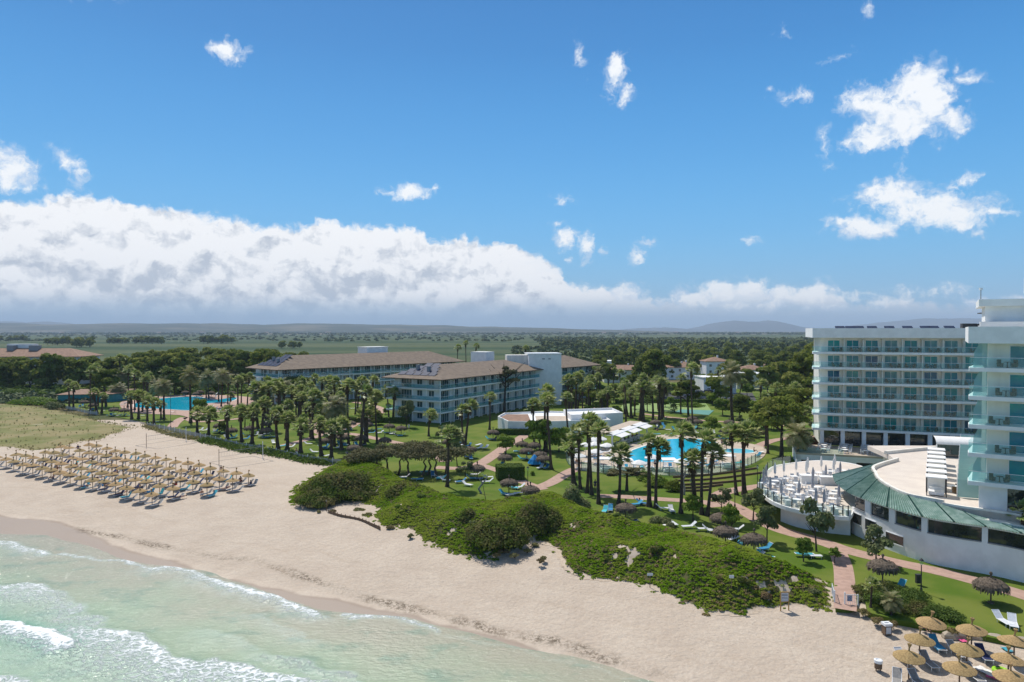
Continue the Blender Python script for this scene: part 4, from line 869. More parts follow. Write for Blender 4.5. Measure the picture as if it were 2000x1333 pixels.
VD = ['tan roofed house behind the short apartment block', 'pale flat roofed house on the wood edge', 'wide brown roofed house beside the dark pine', 'tan roofed house with white roof terrace', 'tall villa with orange tiled roof above the pines', 'low brown roofed house left of the orange villa', 'orange tiled house right of the tall date palm', 'low house with small tiled roof by the right pines', 'white modern house with flat roof behind the parked cars', 'white flat roofed annex right of the modern house', 'tan roofed house seen beside the hotel wing']
for (x0, x1, yb, h, kind, rm) in VIL:
    A_ = at(x0, yb); B_ = at(x1, yb); w = B_[0] - A_[0]; D0 = A_[1]; hh = {0: 6.0, 1: 7.5, 2: 9.5, 3: 6.2}[kind]
    o = empty('villa', (A_[0], D0, GZ), .06 * ((vk % 3) - 1)); tag(o, VD[vk], 'house'); dp = 11
    MB().box(0, w, 0, dp, 0, hh).build('wall', M['white2' if vk % 2 else 'white'], o)
    if kind in (0, 2): hb = MB(); hip(hb, -.6, w + .6, -.6, dp + .6, hh + .2, hh + 2.2); rf = hb.build('roof', M[rm], o); MB().box(w * .6, w * .6 + .7, dp * .5, dp * .5 + .7, hh + 1, hh + 3).build('chimney', M['white'], rf)
    else: MB().box(-.2, w + .2, -.2, dp + .2, hh, hh + .35).build('roof', M['white'], o)
    wm = win_mesh('window', 1.2, 1.3, M['dglass'])
    for fl_ in range(int(hh / 3)):
        for k in range(max(1, int(w / 4))): put_win(o, wm, 2 + k * 4, -.03, 1 + 3 * fl_)
    vk += 1
# tennis court, hedge and fence
cq = [at(1205, 808)[:2], at(1390, 803)[:2], at(1378, 787)[:2], at(1218, 790)[:2]]; sheet('sports_court', cq, M['court'], 2.09, 'light green sports court behind the palms', 'court')
cq = [at(1318, 806)[:2], at(1385, 812)[:2], at(1395, 803)[:2], at(1330, 801)[:2]]; sheet('sports_court', cq, M['court2'], 2.11, 'small teal court beside the light green one', 'court')
pk_ = [at(1290, 786)[:2], at(1480, 786)[:2], at(1470, 768)[:2], at(1290, 768)[:2]]; sheet('car_park', pk_, M['asphalt'], 2.07, 'asphalt car park behind the court hedge', 'car park')

# ------------------------------------------------------------------ trees and plants
def crown_mesh(name, blobs, n, size, m, seed=0, inner=.72):
    r_ = np.random.default_rng(seed); B = np.array(blobs, float); w = (B[:, 3] * B[:, 4]) ** 1.0; idx = r_.choice(len(B), n, p=w / w.sum())
    d = r_.normal(size=(n, 3)); d /= np.linalg.norm(d, axis=1, keepdims=True); d[:, 2] = np.where(d[:, 2] < -.35, -d[:, 2] * .6, d[:, 2])
    rad = r_.uniform(inner, 1.04, n)[:, None]; b = B[idx]; S_ = np.stack([b[:, 3], b[:, 3], b[:, 4]], 1)
    P_ = b[:, :3] + d * S_ * rad; Nn = d * 1.0 + r_.normal(size=(n, 3)) * .45; Nn[:, 2] += .25
    return qmesh(name, quads(P_, Nn, size, r_), m)
def blobs_round(R, H, n, seed, z0=0, flat=.6, rb=.42):
    r_ = random.Random(seed); out = []
    for i in range(n):
        a = r_.uniform(0, 2 * pi); q = sqrt(r_.random()) * (1 - rb); zz = r_.random(); k = sqrt(max(0, 1 - (zz * .9) ** 2))
        out.append((cos(a) * q * R * (k * .6 + .4), sin(a) * q * R * (k * .6 + .4), z0 + zz * H * .72, R * rb * r_.uniform(.75, 1.2), R * rb * flat * r_.uniform(.8, 1.2)))
    return out
def trunk_mesh(name, h, r0, limbs, seed, m, lean=.0):
    r_ = random.Random(seed); mb = MB(); bx, by = r_.uniform(-1, 1) * lean * h, r_.uniform(-1, 1) * lean * h
    mb.tube([(0, 0, -.2), (bx * .3, by * .3, h * .4), (bx, by, h)], [r0 * 1.2, r0 * .85, r0 * .55], 7)
    for i in range(limbs):
        a = 2 * pi * i / limbs + r_.uniform(-.4, .4); l = h * r_.uniform(.35, .6); z0 = h * r_.uniform(.6, .98); k = z0 / h
        mb.tube([(bx * k, by * k, z0), (bx + cos(a) * l * .5, by + sin(a) * l * .5, z0 + l * .35), (bx + cos(a) * l, by + sin(a) * l, z0 + l * .8)], [r0 * .5, r0 * .32, r0 * .12], 5)
    return mb.mesh(name, m)
def tree_proto(kind, R, H, th, seed, m, bark, n=2600, leaf=.42, nb=16, flat=.6, rb=.4, lean=.05, limbs=5, r0=.28):
    return (kind, crown_mesh(kind + '_crown', blobs_round(R, H, nb, seed, 0, flat, rb), n, leaf, m, seed), trunk_mesh(kind + '_trunk', th, r0, limbs, seed, bark, lean), th, H, R)
def put_tree(p, x, y, z, s, label, cat='tree', group=None, rz=None, sz=1.0):
    kind, cm, tm_, th, H, R = p; o = empty(kind, (x, y, z), random.uniform(0, 6.28) if rz is None else rz, label, cat, group); o.scale = (s, s, s * sz)
    link('trunk', tm_, o); link('crown', cm, o, (0, 0, th * .82)); return o
PINES = [tree_proto('pine_tree', 5.6, 10.5, 3.2, 100 + i, M['pine'], M['pbark'], 2300, .75, 17, .62, .36) for i in range(5)]
FARP = [tree_proto('pine_tree', 6.2, 9.5, 3.0, 200 + i, M['pine'], M['pbark'], 750, 1.5, 13, .7, .40) for i in range(4)]
BIGP = [tree_proto('pine_tree', 5.6, 7.5, 7.5, 300 + i, M['pine'], M['pbark'], 7000, .42, 24, .55, .30, .1, 7, .38) for i in range(3)]
SPARSE = tree_proto('pine_tree', 4.6, 6.0, 10.0, 321, M['pine2'], M['pbark'], 2600, .40, 13, .45, .26, .06, 9, .35)
UMBP = tree_proto('umbrella_pine', 5.6, 2.2, 5.0, 331, M['pine'], M['pbark'], 4500, .36, 20, .42, .30, .05, 8, .3)
ROUND = [tree_proto('garden_tree', 3.2, 3.6, 2.2, 400 + i, M['leaf'], M['pbark'], 4200, .26, 18, .7, .34, .1, 6, .16) for i in range(3)]
OLIVE = [tree_proto('garden_tree', 2.0, 2.8, 1.8, 420 + i, M['olive'], M['pbark'], 1500, .20, 13, .8, .30, .15, 6, .10) for i in range(2)]
SMALL = tree_proto('garden_tree', 1.7, 2.0, 1.7, 440, M['leaf'], M['pbark'], 2600, .15, 15, .6, .34, .2, 6, .10)
REDT = tree_proto('tree', 6, 6, 5, 451, M['redleaf'], M['pbark'], 800, .8, 14, .5, .3)

# --- woods (rows seen from the front)
def wood(rows, zfun, label, group, protos, pitch, smin, smax, skip=None):
    for ri, (D0, px0, px1) in enumerate(rows):
        x0, x1 = (px0 - 1000) / F * D0, (px1 - 1000) / F * D0; n = max(1, int((x1 - x0) / pitch)); k = 0
        for i in range(n):
            x = x0 + (i + .5 + random.uniform(-.3, .3)) * (x1 - x0) / n; y = D0 + random.uniform(-.35, .35) * pitch
            if skip and skip(x, y): continue
            k += 1; put_tree(random.choice(protos), x, y, GZ, random.uniform(smin, smax), '%s, %s from left in the %s' % (label, ordw(min(k, 69)), ['front row', 'second row', 'third row', 'fourth row', 'fifth row', 'back row', 'farthest row'][ri]), 'tree', group)
wood([(283, -40, 168), (300, -40, 560), (330, 160, 600), (362, 170, 640), (400, 170, 560)], None, 'bushy pine in the left wood', 'pines of the wood on the left', PINES, 8.2, 1.0, 1.4, skip=lambda x, y: (-265 < x < -195 and y > 305) or (-100 < x < -20 and 215 < y < 322))
wood([(345, 560, 760), (350, 990, 1160)], None, 'pine behind the tiled blocks', 'pines behind the apartment blocks', FARP, 12, .85, 1.15, skip=lambda x, y: y < 335)
wood([(300, 1155, 1300), (345, 1150, 1600), (400, 1150, 1600), (470, 1150, 1600)], None, 'pine beyond the villas', 'pines beyond the villas', PINES, 12.5, .85, 1.15)
wood([(560, 1140, 1600), (680, 1200, 1600), (850, 1330, 1600)], None, 'distant pine of the right wood', 'distant pines of the right wood', FARP, 16, .85, 1.2)
# clumps out on the marsh
CL = [(90, 140, 1150, 9, 1.2), (140, 178, 1000, 7, 1.3), (218, 250, 1250, 6, 1.2), (252, 325, 1250, 12, 1.3), (396, 452, 1250, 9, 1.4), (0, 60, 1500, 7, 1.3), (548, 566, 950, 3, 1.0), (570, 585, 950, 3, .9)]
cn = ['far tree clump behind the left block', 'dark far clump on the left marsh', 'left end of the long marsh copse', 'long marsh copse', 'dense round copse in mid marsh', 'pale far trees at left edge', 'left of two small marsh clumps', 'right of two small marsh clumps']
for ci, (p0, p1, D0, n, s) in enumerate(CL):
    for k in range(n):
        x = ((p0 + (k + .5) / n * (p1 - p0)) - 1000) / F * D0; put_tree(FARP[k % 4], x, D0 + random.uniform(-14, 14), 1.86, s * random.uniform(.75, 1.1), 'tree %s from left in %s' % (ordw(k + 1), cn[ci]), 'tree', 'trees of the ' + cn[ci])
for k, px in enumerate((1128, 1142, 1150, 1164, 1178, 1196, 1225, 1245, 1260, 1276, 1292, 1305, 1327, 1346, 1364)):
    D0 = 900; put_tree(FARP[k % 4], (px - 1000) / F * D0, D0 + random.uniform(-10, 10), 1.86, random.uniform(.28, .75), 'small lone marsh tree in the far row, %s from left' % ordw(k + 1), 'tree', 'lone trees in a row on the marsh')
# far woodland strip: nobody could count these
def mass(name, p0, p1, D0, D1, n, m, label, s=5.0, zz=5.0, seed=3):
    r_ = np.random.default_rng(seed); Dd = r_.uniform(D0, D1, n); px = r_.uniform(p0, p1, n); x = (px - 1000) / F * Dd; hgt = r_.uniform(.4, 1, n); Q = []
    for j in range(26):
        d = r_.normal(size=(n, 3)); d /= np.linalg.norm(d, axis=1, keepdims=True); d[:, 2] = abs(d[:, 2]); P_ = np.stack([x, Dd, 1.8 + 0 * x], 1) + d * np.stack([s * hgt, s * hgt, zz * hgt * 1.3], 1)
        Q.append(quads(P_, d + r_.normal(size=(n, 3)) * .4, s * .5, r_))
    return tag(link(name, qmesh(name, np.concatenate(Q), m)), label, 'woodland', kind='stuff')
random.seed(33)
XT = [(1120, 790, .55), (1165, 803, .5), (1240, 800, .5), (1300, 796, .6), (1310, 790, .55), (1392, 792, .8), (1405, 800, .7), (1480, 812, .8), (1495, 800, .9), (1445, 820, .7), (1510, 822, .8), (1535, 815, .9), (1550, 800, 1.0), (1460, 775, 1.1), (1500, 772, 1.0), (1530, 768, 1.1), (1560, 770, 1.1), (1590, 790, .9), (1340, 768, .8), (1310, 770, .9), (1270, 770, .9), (1240, 772, .8), (1215, 770, .9), (1190, 768, .8), (1165, 766, .8), (1420, 772, .9), (1395, 766, .7), (1480, 745, 1.2), (1520, 742, 1.2), (1570, 745, 1.3), (1250, 750, 1.1), (1425, 752, 1.1), (1370, 750, 1.0), (1205, 782, .5), (1135, 780, .6), (560, 788, .7), (520, 786, .6), (340, 772, .9), (360, 768, .8), (420, 768, .8), (450, 768, .8), (300, 773, .8), (270, 777, .7)]
for k, (px, py, s_) in enumerate(sorted(XT)):
    x, y, z = at(px, py); put_tree(random.choice(ROUND + [PINES[0], PINES[2], OLIVE[0]] if s_ < .85 else PINES + ROUND), x, y, z, s_ * random.uniform(.8, 1.1), 'mid distance garden tree between palms and houses, %s from left' % ordw(k + 1), 'tree', 'garden trees behind the palms')
mass('far_woodland', 1050, 1680, 950, 1900, 900, M['far'], 'far scrubby woodland merging into the marsh on the right', 7, 6)
mass('marsh_scrub', 1000, 1640, 480, 980, 700, M['far'], 'low scrub and small trees at the marsh edge', 4.0, 3.2, 5)
random.seed(91); XT2 = []
for (n_, a0, a1, b0, b1, s0, s1) in ((16, 170, 460, 757, 770, .55, .95), (10, 480, 600, 775, 800, .35, .6), (12, 580, 860, 795, 812, .3, .5), (18, 1130, 1600, 758, 800, .6, 1.1), (10, 1440, 1590, 812, 845, .5, .85), (8, 1130, 1230, 785, 812, .4, .6), (8, 60, 220, 770, 785, .5, .9), (9, 560, 850, 815, 835, .28, .45), (7, 380, 690, 820, 850, .22, .36)):
    for _ in range(n_): XT2.append((random.uniform(a0, a1), random.uniform(b0, b1), random.uniform(s0, s1)))
XT2 = [q for q in XT2 if not (1200 < q[0] < 1395 and 785 < q[1] < 812) and not (1290 < q[0] < 1480 and 766 < q[1] < 788)]
for k, (px, py, s_) in enumerate(sorted(XT2)):
    x, y, z = at(px, py)
    if any(abs((x - ax) * dx_ + (y - ay) * dy_) < 1e9 and 0 < (x - ax) * dx_ + (y - ay) * dy_ < L_ and -1 < -(x - ax) * dy_ + (y - ay) * dx_ < W_ for ax, ay, dx_, dy_, L_, W_ in ((-18.8, 180, .512, .859, 57, 19), (-76.7, 224, .667, .745, 84, 20), (17.5, 238, .62, .78, 24, 18))): continue
    put_tree(random.choice(ROUND + OLIVE + [PINES[1]]), x, y, z, s_, 'leafy resort tree filling the garden background, %s from left' % ordw(k + 1), 'tree', 'background trees of the resort garden', sz=random.uniform(.8, 1.15))
mass('marsh_thickets', -100, 1250, 1500, 3600, 700, M['far'], 'scattered far thickets dotting the marsh plain', 7, 3.5, 12)
mass('farm_trees', -100, 1650, 3600, 6000, 1300, M['far'], 'tree rows and groves in the far farmland', 14, 7, 13)
for k, (px, D0, w) in enumerate(((120, 4800, 20), (310, 4600, 14), (395, 5000, 18), (520, 4700, 12), (640, 5200, 22), (790, 4800, 14), (905, 5600, 16), (980, 4900, 12), (1105, 5100, 20), (1180, 4700, 14), (1320, 5400, 18), (1440, 5000, 14))):
    x = (px - 1000) / F * D0; o = empty('farmhouse', (x, D0, 1.86), .1 * (k % 5 - 2), 'tiny pale farmhouse on the far plain, %s from left' % ordw(k + 1), 'house', 'farmhouses on the far plain'); MB().box(-w, w, 0, 14, 0, 8).build('wall', M['white2'], o); MB().add([(-w - 1, -1, 8), (w + 1, -1, 8), (w + 1, 15, 8), (-w - 1, 15, 8), (-w, 7, 12), (w, 7, 12)], [(0, 1, 5, 4), (2, 3, 4, 5), (1, 2, 5), (3, 0, 4), (3, 2, 1, 0)]).build('roof', M['tile2'], o)
mass('wood_undergrowth', -60, 600, 262, 296, 420, M['hedge'], 'low dark undergrowth along the front of the left wood', 2.6, 2.0, 8)
mass('reed_bed', -60, 180, 232, 262, 500, M['reed'], 'grey green reeds before the left wood', 1.9, 1.6, 9)
put_tree(REDT, (738 - 1000) / F * 330, 330, GZ, 1.35, 'reddish brown bare looking tree rising behind the long block')
put_tree(REDT, (762 - 1000) / F * 332, 332, GZ, 1.0, 'smaller reddish tree right of the tall reddish one')
# notable single trees (px, base py, scale, proto, label)
SINGLE = [(1528, 893, 1.0, BIGP[0], 'large dense pine left of the hotel wing', 1), (1498, 872, .78, BIGP[1], 'darker pine leaning over the path left of the wing', 1), (1565, 858, .95, BIGP[2], 'tall pine against the left end of the hotel wing', 1), (1578, 800, 1.45, BIGP[1], 'high pine behind the hotel wing corner', 1), (1600, 770, 1.5, BIGP[0], 'highest pine touching the top balconies', 1.1),
          (1283, 775, 1.45, BIGP[2], 'broad dark pine between the villas', 1), (1262, 765, 1.2, BIGP[0], 'dark pine left of the broad one between the villas', 1), (1345, 812, .85, BIGP[1], 'spreading pine with a curved trunk by the court', 1), (985, 806, 1.08, SPARSE, 'tall thin crowned pine before the near apartment block', 1),
          (578, 792, .95, UMBP, 'umbrella pine before the left wing balconies', 1.6), (1158, 800, 1.0, UMBP, 'flat topped pine right of the stair tower', 1), (1120, 790, .8, UMBP, 'flat topped pine touching the stair tower', 1), (1055, 880, 1.25, ROUND[0], 'big dense green tree over the white bar building', 1), (1092, 884, 1.0, ROUND[1], 'round green tree right of the big dense one', 1),
          (988, 888, .82, ROUND[2], 'spreading green tree by the straight path', 1), (1390, 850, .85, ROUND[0], 'bright round tree behind the pool', 1), (1206, 815, .62, ROUND[1], 'small bright round tree behind the bar roof', 1), (1150, 812, .6, ROUND[2], 'small round tree near the flat topped pine', 1), (1412, 812, 1.0, ROUND[1], 'bushy green tree by the court', 1),
          (793, 836, 1.5, OLIVE[0], 'grey green tree at the near block corner', 1.2), (1420, 880, .6, OLIVE[1], 'small grey tree by the pool edge', 1), (932, 938, .01, OLIVE[0], '', 1), (909, 937, .85, OLIVE[1], 'pale young tree on the dune lawn', .9), (893, 912, 1.05, OLIVE[0], 'drooping green tree beside the thin palm', 1.2), (863, 864, .8, OLIVE[1], 'small pale tree left of the wind blown palms', 1.2),
          (1473, 1018, 1.0, OLIVE[0], 'slim tree beside the round terrace', 1.1), (1500, 1062, .9, OLIVE[1], 'thin tree right of the fluffy parasol', 1.3), (1598, 1080, 1.1, OLIVE[0], 'thin open tree before the terrace wall', 1.4), (1411, 1003, .9, OLIVE[1], 'small tree where the paths meet', 1), (1355, 1020, .95, SMALL, 'bushy small tree among the palms', 1.2), (1428, 1052, .8, SMALL, 'leafy tree between two thatched parasols', 1.6),
          (1715, 1105, .95, OLIVE[1], 'grey leaved tree behind the fluffy parasol', 1.1), (1573, 1100, .72, SMALL, 'flat crowned little tree on the lawn, left of its twin', 1.2), (1633, 1103, .45, SMALL, 'tiny twin tree by the path fork', 1.2), (1225, 960, .7, SPARSE, 'thin brown leaved sapling below the pool', .4), (600, 812, .9, OLIVE[0], 'grey tree below the left wing', 1), (388, 815, .85, ROUND[2], 'dark leafy tree at the left pool edge', 1.3), (206, 795, 1.0, BIGP[2], 'dark layered conifer by the left palms', 1)]
for px, py, s, p, lb_, sz in SINGLE:
    if lb_: x, y, z = at(px, py); put_tree(p, x, y, z, s, lb_, sz=sz)
# shrubs (px, py, width m, height m, material, label)
def shrub(px, py, w, h, m, label, z=GZ, dep=None, leaf=.16, n=2600, seed=None, nb=14):
    x, y, z = at(px, py, z); sd_ = seed or int(px * 7 + py); r_ = random.Random(sd_); dep = dep or w; B = []
    for i in range(nb):
        a = r_.uniform(0, 6.28); q = sqrt(r_.random()) * .75; k = 1 - q * .7; B.append((cos(a) * q * w / 2, sin(a) * q * dep / 2, h * .45 * k * r_.uniform(.6, 1.1), w * .22 * r_.uniform(.8, 1.3), h * .42 * k * r_.uniform(.8, 1.2)))
    o = empty('shrub', (x, y + dep * .2, z), 0, label, 'shrub'); link('foliage', crown_mesh('shrub_foliage', B, n, leaf, m, sd_, .6), o)
    mb = MB(); 
    for i in range(5): a = i * 1.26; mb.tube([(0, 0, -.1), (cos(a) * w * .15, sin(a) * w * .1, h * .4)], [.09, .03], 5)
    mb.build('stem', M['pbark'], o); return o
shrub(660, 975, 11.5, 5.2, M['scrub'], 'huge dark green dune bush at the left end', dep=9, n=16000, leaf=.24, nb=34)
shrub(612, 990, 6.5, 2.6, M['scrub'], 'dark bush sloping down to the sand at the left end', dep=5, n=6000, leaf=.22, nb=18)
shrub(700, 925, 7, 3.6, M['leaf'], 'brighter green bush behind the huge dune bush', dep=6, n=7000, leaf=.22, nb=20)
shrub(790, 985, 7.5, 4.2, M['scrub'], 'low dark brown green dune bush in the middle', dep=5, n=7000, leaf=.20, nb=20)
shrub(970, 1075, 6.8, 5.2, M['scrub'], 'tall brown green thicket above the bare sand', dep=6, n=12000, leaf=.18, nb=28)
shrub(1050, 1048, 6.8, 5.6, M['scrub'], 'tangled dark thicket right of the leaning pole', dep=5.5, n=11000, leaf=.18, nb=26)
shrub(915, 1050, 5, 4.2, M['scrub'], 'dark thicket left part below the leaning pole', dep=4, n=5000, leaf=.18)
shrub(1120, 1005, 5.0, 4.4, M['olive'], 'grey green bush under the palm row', dep=4, n=6000, leaf=.18)
shrub(1285, 953, 3.8, 2.8, M['leaf'], 'rounded pine bush against the pool fence', dep=3, n=5000, leaf=.14)
shrub(1262, 940, 3.2, 2.4, M['leaf'], 'low green bush left of the rounded one by the pool', dep=2.6, n=4000, leaf=.14)
shrub(1318, 962, 2.6, 2.6, M['pine'], 'dark drooping bush right of the rounded pool bush', dep=2, n=3000, leaf=.14)
shrub(1293, 1026, 2.8, 1.6, M['olive'], 'bent grey green bush arching over the lawn', dep=1.4, n=3000, leaf=.10)
shrub(1310, 1035, 1.6, 1.2, M['olive'], 'drooping right end of the arching bush', dep=1.2, n=1500, leaf=.10)
shrub(1040, 930, .9, 1.2, M['leaf'], 'small potted shrub near the blue towels', n=900, leaf=.10)
shrub(470, 800, 4, 2, M['hedge'], 'dark hedge bush by the left pool terrace', n=1800, leaf=.2)
shrub(382, 821, 5, 1.8, M['hedge'], 'round planted bush where the left path forks', n=2200, leaf=.2)
shrub(60, 790, 16, 3.2, M['leaf'], 'wide green thicket on the far left dunes', dep=8, n=6000, leaf=.4, nb=24)
shrub(20, 775, 14, 3.6, M['hedge'], 'tall green thicket behind the far left dunes', dep=8, n=5000, leaf=.4, nb=20)
shrub(98, 800, 6, 3.6, M['olive'], 'grey windswept bush left of the teal wall', dep=5, n=3500, leaf=.3)
shrub(1500, 985, 2.2, 1.6, M['olive'], 'grey bush at the foot of the round terrace', n=1500, leaf=.12)
shrub(690, 862, 2.4, 1.8, M['hedge'], 'dark bush among the palms near the fork', n=1200, leaf=.14)
shrub(1460, 800, 6, 5.5, M['hedge'], 'tall dark cypress hedge right of the date palm', dep=4, n=5000, leaf=.26, nb=24)
shrub(1465, 855, 7, 4.2, M['pine2'], 'brownish pine scrub beyond the small pool', dep=4, n=6000, leaf=.24, nb=22)
shrub(1350, 796, 8, 2.5, M['leaf'], 'leafy bush beside the small court', dep=4, n=3000, leaf=.26)
shrub(1560, 845, 4, 2.0, M['leaf'], 'flowering bush left of the dining terrace', n=1800, leaf=.16)
for k, (px, py, w) in enumerate(((1700, 1170, 2.6), (1730, 1188, 3.0), (1765, 1195, 3.0), (1800, 1205, 3.2), (1835, 1212, 3.2), (1868, 1220, 2.6), (1745, 1165, 3.4), (1790, 1178, 3.6))):
    shrub(px, py, w, 1.5, M['hedge' if k % 3 else 'scrub'], 'dark leafy bush of the patch right of the gate, %s counted leftmost first' % ordw(k + 1), dep=2.4, n=3600, leaf=.085, nb=18)
for k, (px, py) in enumerate(((1692, 1205), (1722, 1222), (1752, 1228), (1870, 1243), (1690, 1180))): shrub(px, py, 1.1, .7, M['dryp' if k != 4 else 'olive'], 'small dune tuft below the right bushes, %s from left by the bins' % ordw(k + 1), z=1.8, n=1200, leaf=.07)
# gnarled tamarisk: bare limbs under a feathery canopy
x, y, z = at(795, 930); gt = empty('gnarled_tree', (x, y, z), 0, 'wide gnarled dune tree with bare dark limbs under feathery top', 'tree')
mb = MB(); r_ = random.Random(5)
for i in range(9):
    bx = -6.5 + i * 1.7 + r_.uniform(-.6, .6); hx = r_.uniform(-1.3, 1.3); mb.tube([(bx, r_.uniform(-1, 1), -.2), (bx + hx * .5, r_.uniform(-1, 1), 1.4), (bx + hx * .2, r_.uniform(-1, 1), 2.3), (bx + hx, r_.uniform(-1, 1.5), 3.6)], [.24, .18, .14, .07], 6)
mb.build('limbs', M['wood'], gt)
B = [(-9 + (i % 25) * .75 + r_.uniform(-.5, .5), r_.uniform(-2.5, 5), 2.5 + 1.4 * sin(((i % 25) + 2) / 28 * pi) + r_.uniform(-.4, .5), r_.uniform(1.4, 2.1), r_.uniform(.8, 1.2)) for i in range(42)]
link('foliage', crown_mesh('feathery', B, 22000, .20, M['pine2'], 77, .5), gt)
# clipped square hedge
x, y, z = at(992, 948); hq = empty('clipped_hedge', (x, y, z), .15, 'large square clipped hedge block beside the pink path', 'hedge')
x, y, z = at(996, 936); hq.location = (x, y, z)
r2 = np.random.default_rng(4); nq = 9000; P_ = r2.uniform(-1, 1, (nq, 3)); ax = r2.integers(0, 3, nq); P_[np.arange(nq), ax] = np.where(ax == 2, 1, np.sign(P_[np.arange(nq), ax])); Nn = np.zeros((nq, 3)); Nn[np.arange(nq), ax] = P_[np.arange(nq), ax]
P3 = P_ * np.array([2.2, 1.6, 1.1]) + np.array([0, 0, 1.1]) + r2.normal(size=(nq, 3)) * .04; link('foliage', qmesh('hedge_leaves', quads(P3, Nn + r2.normal(size=(nq, 3)) * .4, .13, r2), M['hedge']), hq)
MB().box(-2.1, 2.1, -1.5, 1.5, 0, 2.1).build('core', M['hedge'], hq)
for (nm, px, py, L_, a, lb_) in (('a', 1005, 850, 9, .0, 'dark clipped hedge along the white bar wall'), ('b', 740, 826, 16, -.0, 'dark clipped hedge at the foot of the near block'), ('c', 1300, 788, 34, 0, 'long green hedge before the car park'), ('d', 1590, 868, 5, 0, 'red flowered hedge beside the dining terrace'), ('e', 1790, 893, 2.2, .9, 'short box hedge on the dining terrace edge')):
    x, y, z = at(px, py) if nm != 'e' else at(px, py, 4.3); o = empty('clipped_hedge', (x, y, z), a, lb_, 'hedge')
    nq = 3500; P_ = r2.uniform(-1, 1, (nq, 3)); ax = r2.integers(0, 3, nq); P_[np.arange(nq), ax] = np.where(ax == 2, 1, np.sign(P_[np.arange(nq), ax])); Nn = np.zeros((nq, 3)); Nn[np.arange(nq), ax] = P_[np.arange(nq), ax]
    P3 = P_ * np.array([L_ / 2, .6, .65]) + np.array([0, 0, .65]) + r2.normal(size=(nq, 3)) * .05; link('foliage', qmesh('hedge_leaves', quads(P3, Nn + r2.normal(size=(nq, 3)) * .4, .22, r2), M['hedge' if nm != 'd' else 'flower']), o)
    MB().box(-L_ / 2 + .1, L_ / 2 - .1, -.5, .5, 0, 1.2).build('core', M['hedge'], o)

# --- dune with ground cover
VEG = [(557, 985, 1.8), (572, 958, 2), (600, 935, 2), (640, 912, 2), (690, 905, 2), (770, 925, 2), (830, 955, 2.2), (900, 972, 2.4), (960, 980, 2.6), (1030, 978, 2.2), (1080, 972, 2.0), (1140, 988, 2.0), (1175, 1012, 2.0), (1230, 1030, 2.0), (1330, 1048, 2.0), (1400, 1064, 2.0), (1460, 1085, 2.0), (1530, 1112, 2.0), (1600, 1130, 2), (1632, 1140, 2),
       (1631, 1188, 1.8), (1590, 1192, 1.8), (1560, 1183, 1.8), (1500, 1185, 1.8), (1450, 1193, 1.8), (1380, 1186, 1.8), (1320, 1167, 1.8), (1270, 1142, 1.8), (1200, 1130, 1.8), (1150, 1125, 1.8), (1105, 1108, 1.8), (1092, 1085, 1.9), (1085, 1068, 2), (1050, 1060, 2), (1000, 1078, 1.9), (960, 1088, 1.8), (900, 1083, 1.8), (860, 1068, 1.8), (820, 1056, 1.8), (800, 1040, 1.8), (780, 1032, 1.8), (765, 1038, 1.8), (740, 1030, 1.8), (722, 1012, 1.8), (738, 998, 1.9), (705, 984, 1.9), (672, 980, 1.9), (645, 990, 1.8), (600, 993, 1.8)]
VP = [at(*p)[:2] for p in VEG]
VPa = np.array(VP + [VP[0]])
def dune_h(P2):
    d = pdist(P2, VPa, False); ins = inside(P2, VP)
    t = np.clip(d / 5.5, 0, 1); t = t * t * (3 - 2 * t)
    h = t * (2.2 + .9 * vnoise(P2[:, 0], P2[:, 1], 7, 31)) + np.clip(d / 2.5, 0, 1) * (.16 + .35 * vnoise(P2[:, 0], P2[:, 1], 2.2, 32))
    zs = np.clip(pdist(P2, SHW) * .09, 0, 1.93); e_ = np.clip(d / 3.0, 0, 1)
    return np.where(ins, (zs - .02) * (1 - e_) + 1.85 * e_ + h, zs), ins, d
def hole(P2, d): return (vnoise(P2[:, 0], P2[:, 1], 2.4, 63) + .35 * vnoise(P2[:, 0], P2[:, 1], .5, 64) > .47) & (d < 4.5) & (P2[:, 0] > -22)
def dunemat(b):
    pos = nd('ShaderNodeNewGeometry').outputs['Position']; n_ = noise(pos, 3, 5, .6).outputs['Fac']
    s_ = mixc(mapr(noise(pos, 2.5, 6, .7).outputs['Fac'], .35, .7, 0, 1), (.54, .45, .35, 1), (.42, .33, .24, 1)); g_ = mixc(mapr(n_, .35, .65, 0, 1), (.05, .07, .018, 1), (.12, .10, .045, 1))
    setin(b, 'Base Color', mixc(mapr(mth('ADD', attr('bare'), mth('MULTIPLY', mth('SUBTRACT', n_, .5), .8)), .35, .6, 0, 1), g_, s_)); b.inputs['Roughness'].default_value = .95; b.inputs['Specular IOR Level'].default_value = .1
def dz_(P2):
    z, ins, d = dune_h(P2); return z, {'bare': np.maximum(1 - np.clip(d / .9, 0, 1), hole(P2, d) * 1.0)}
dune = gridmesh('dune', min(p[0] for p in VP) - 1, max(p[0] for p in VP) + 1, min(p[1] for p in VP) - 1, max(p[1] for p in VP) + 1, .3, dz_, None, attrmat('dune_soil', dunemat), keep=lambda P2: inside(P2, VP))
tag(dune, 'rounded dune bank between beach and lawn', 'dune', kind='structure')
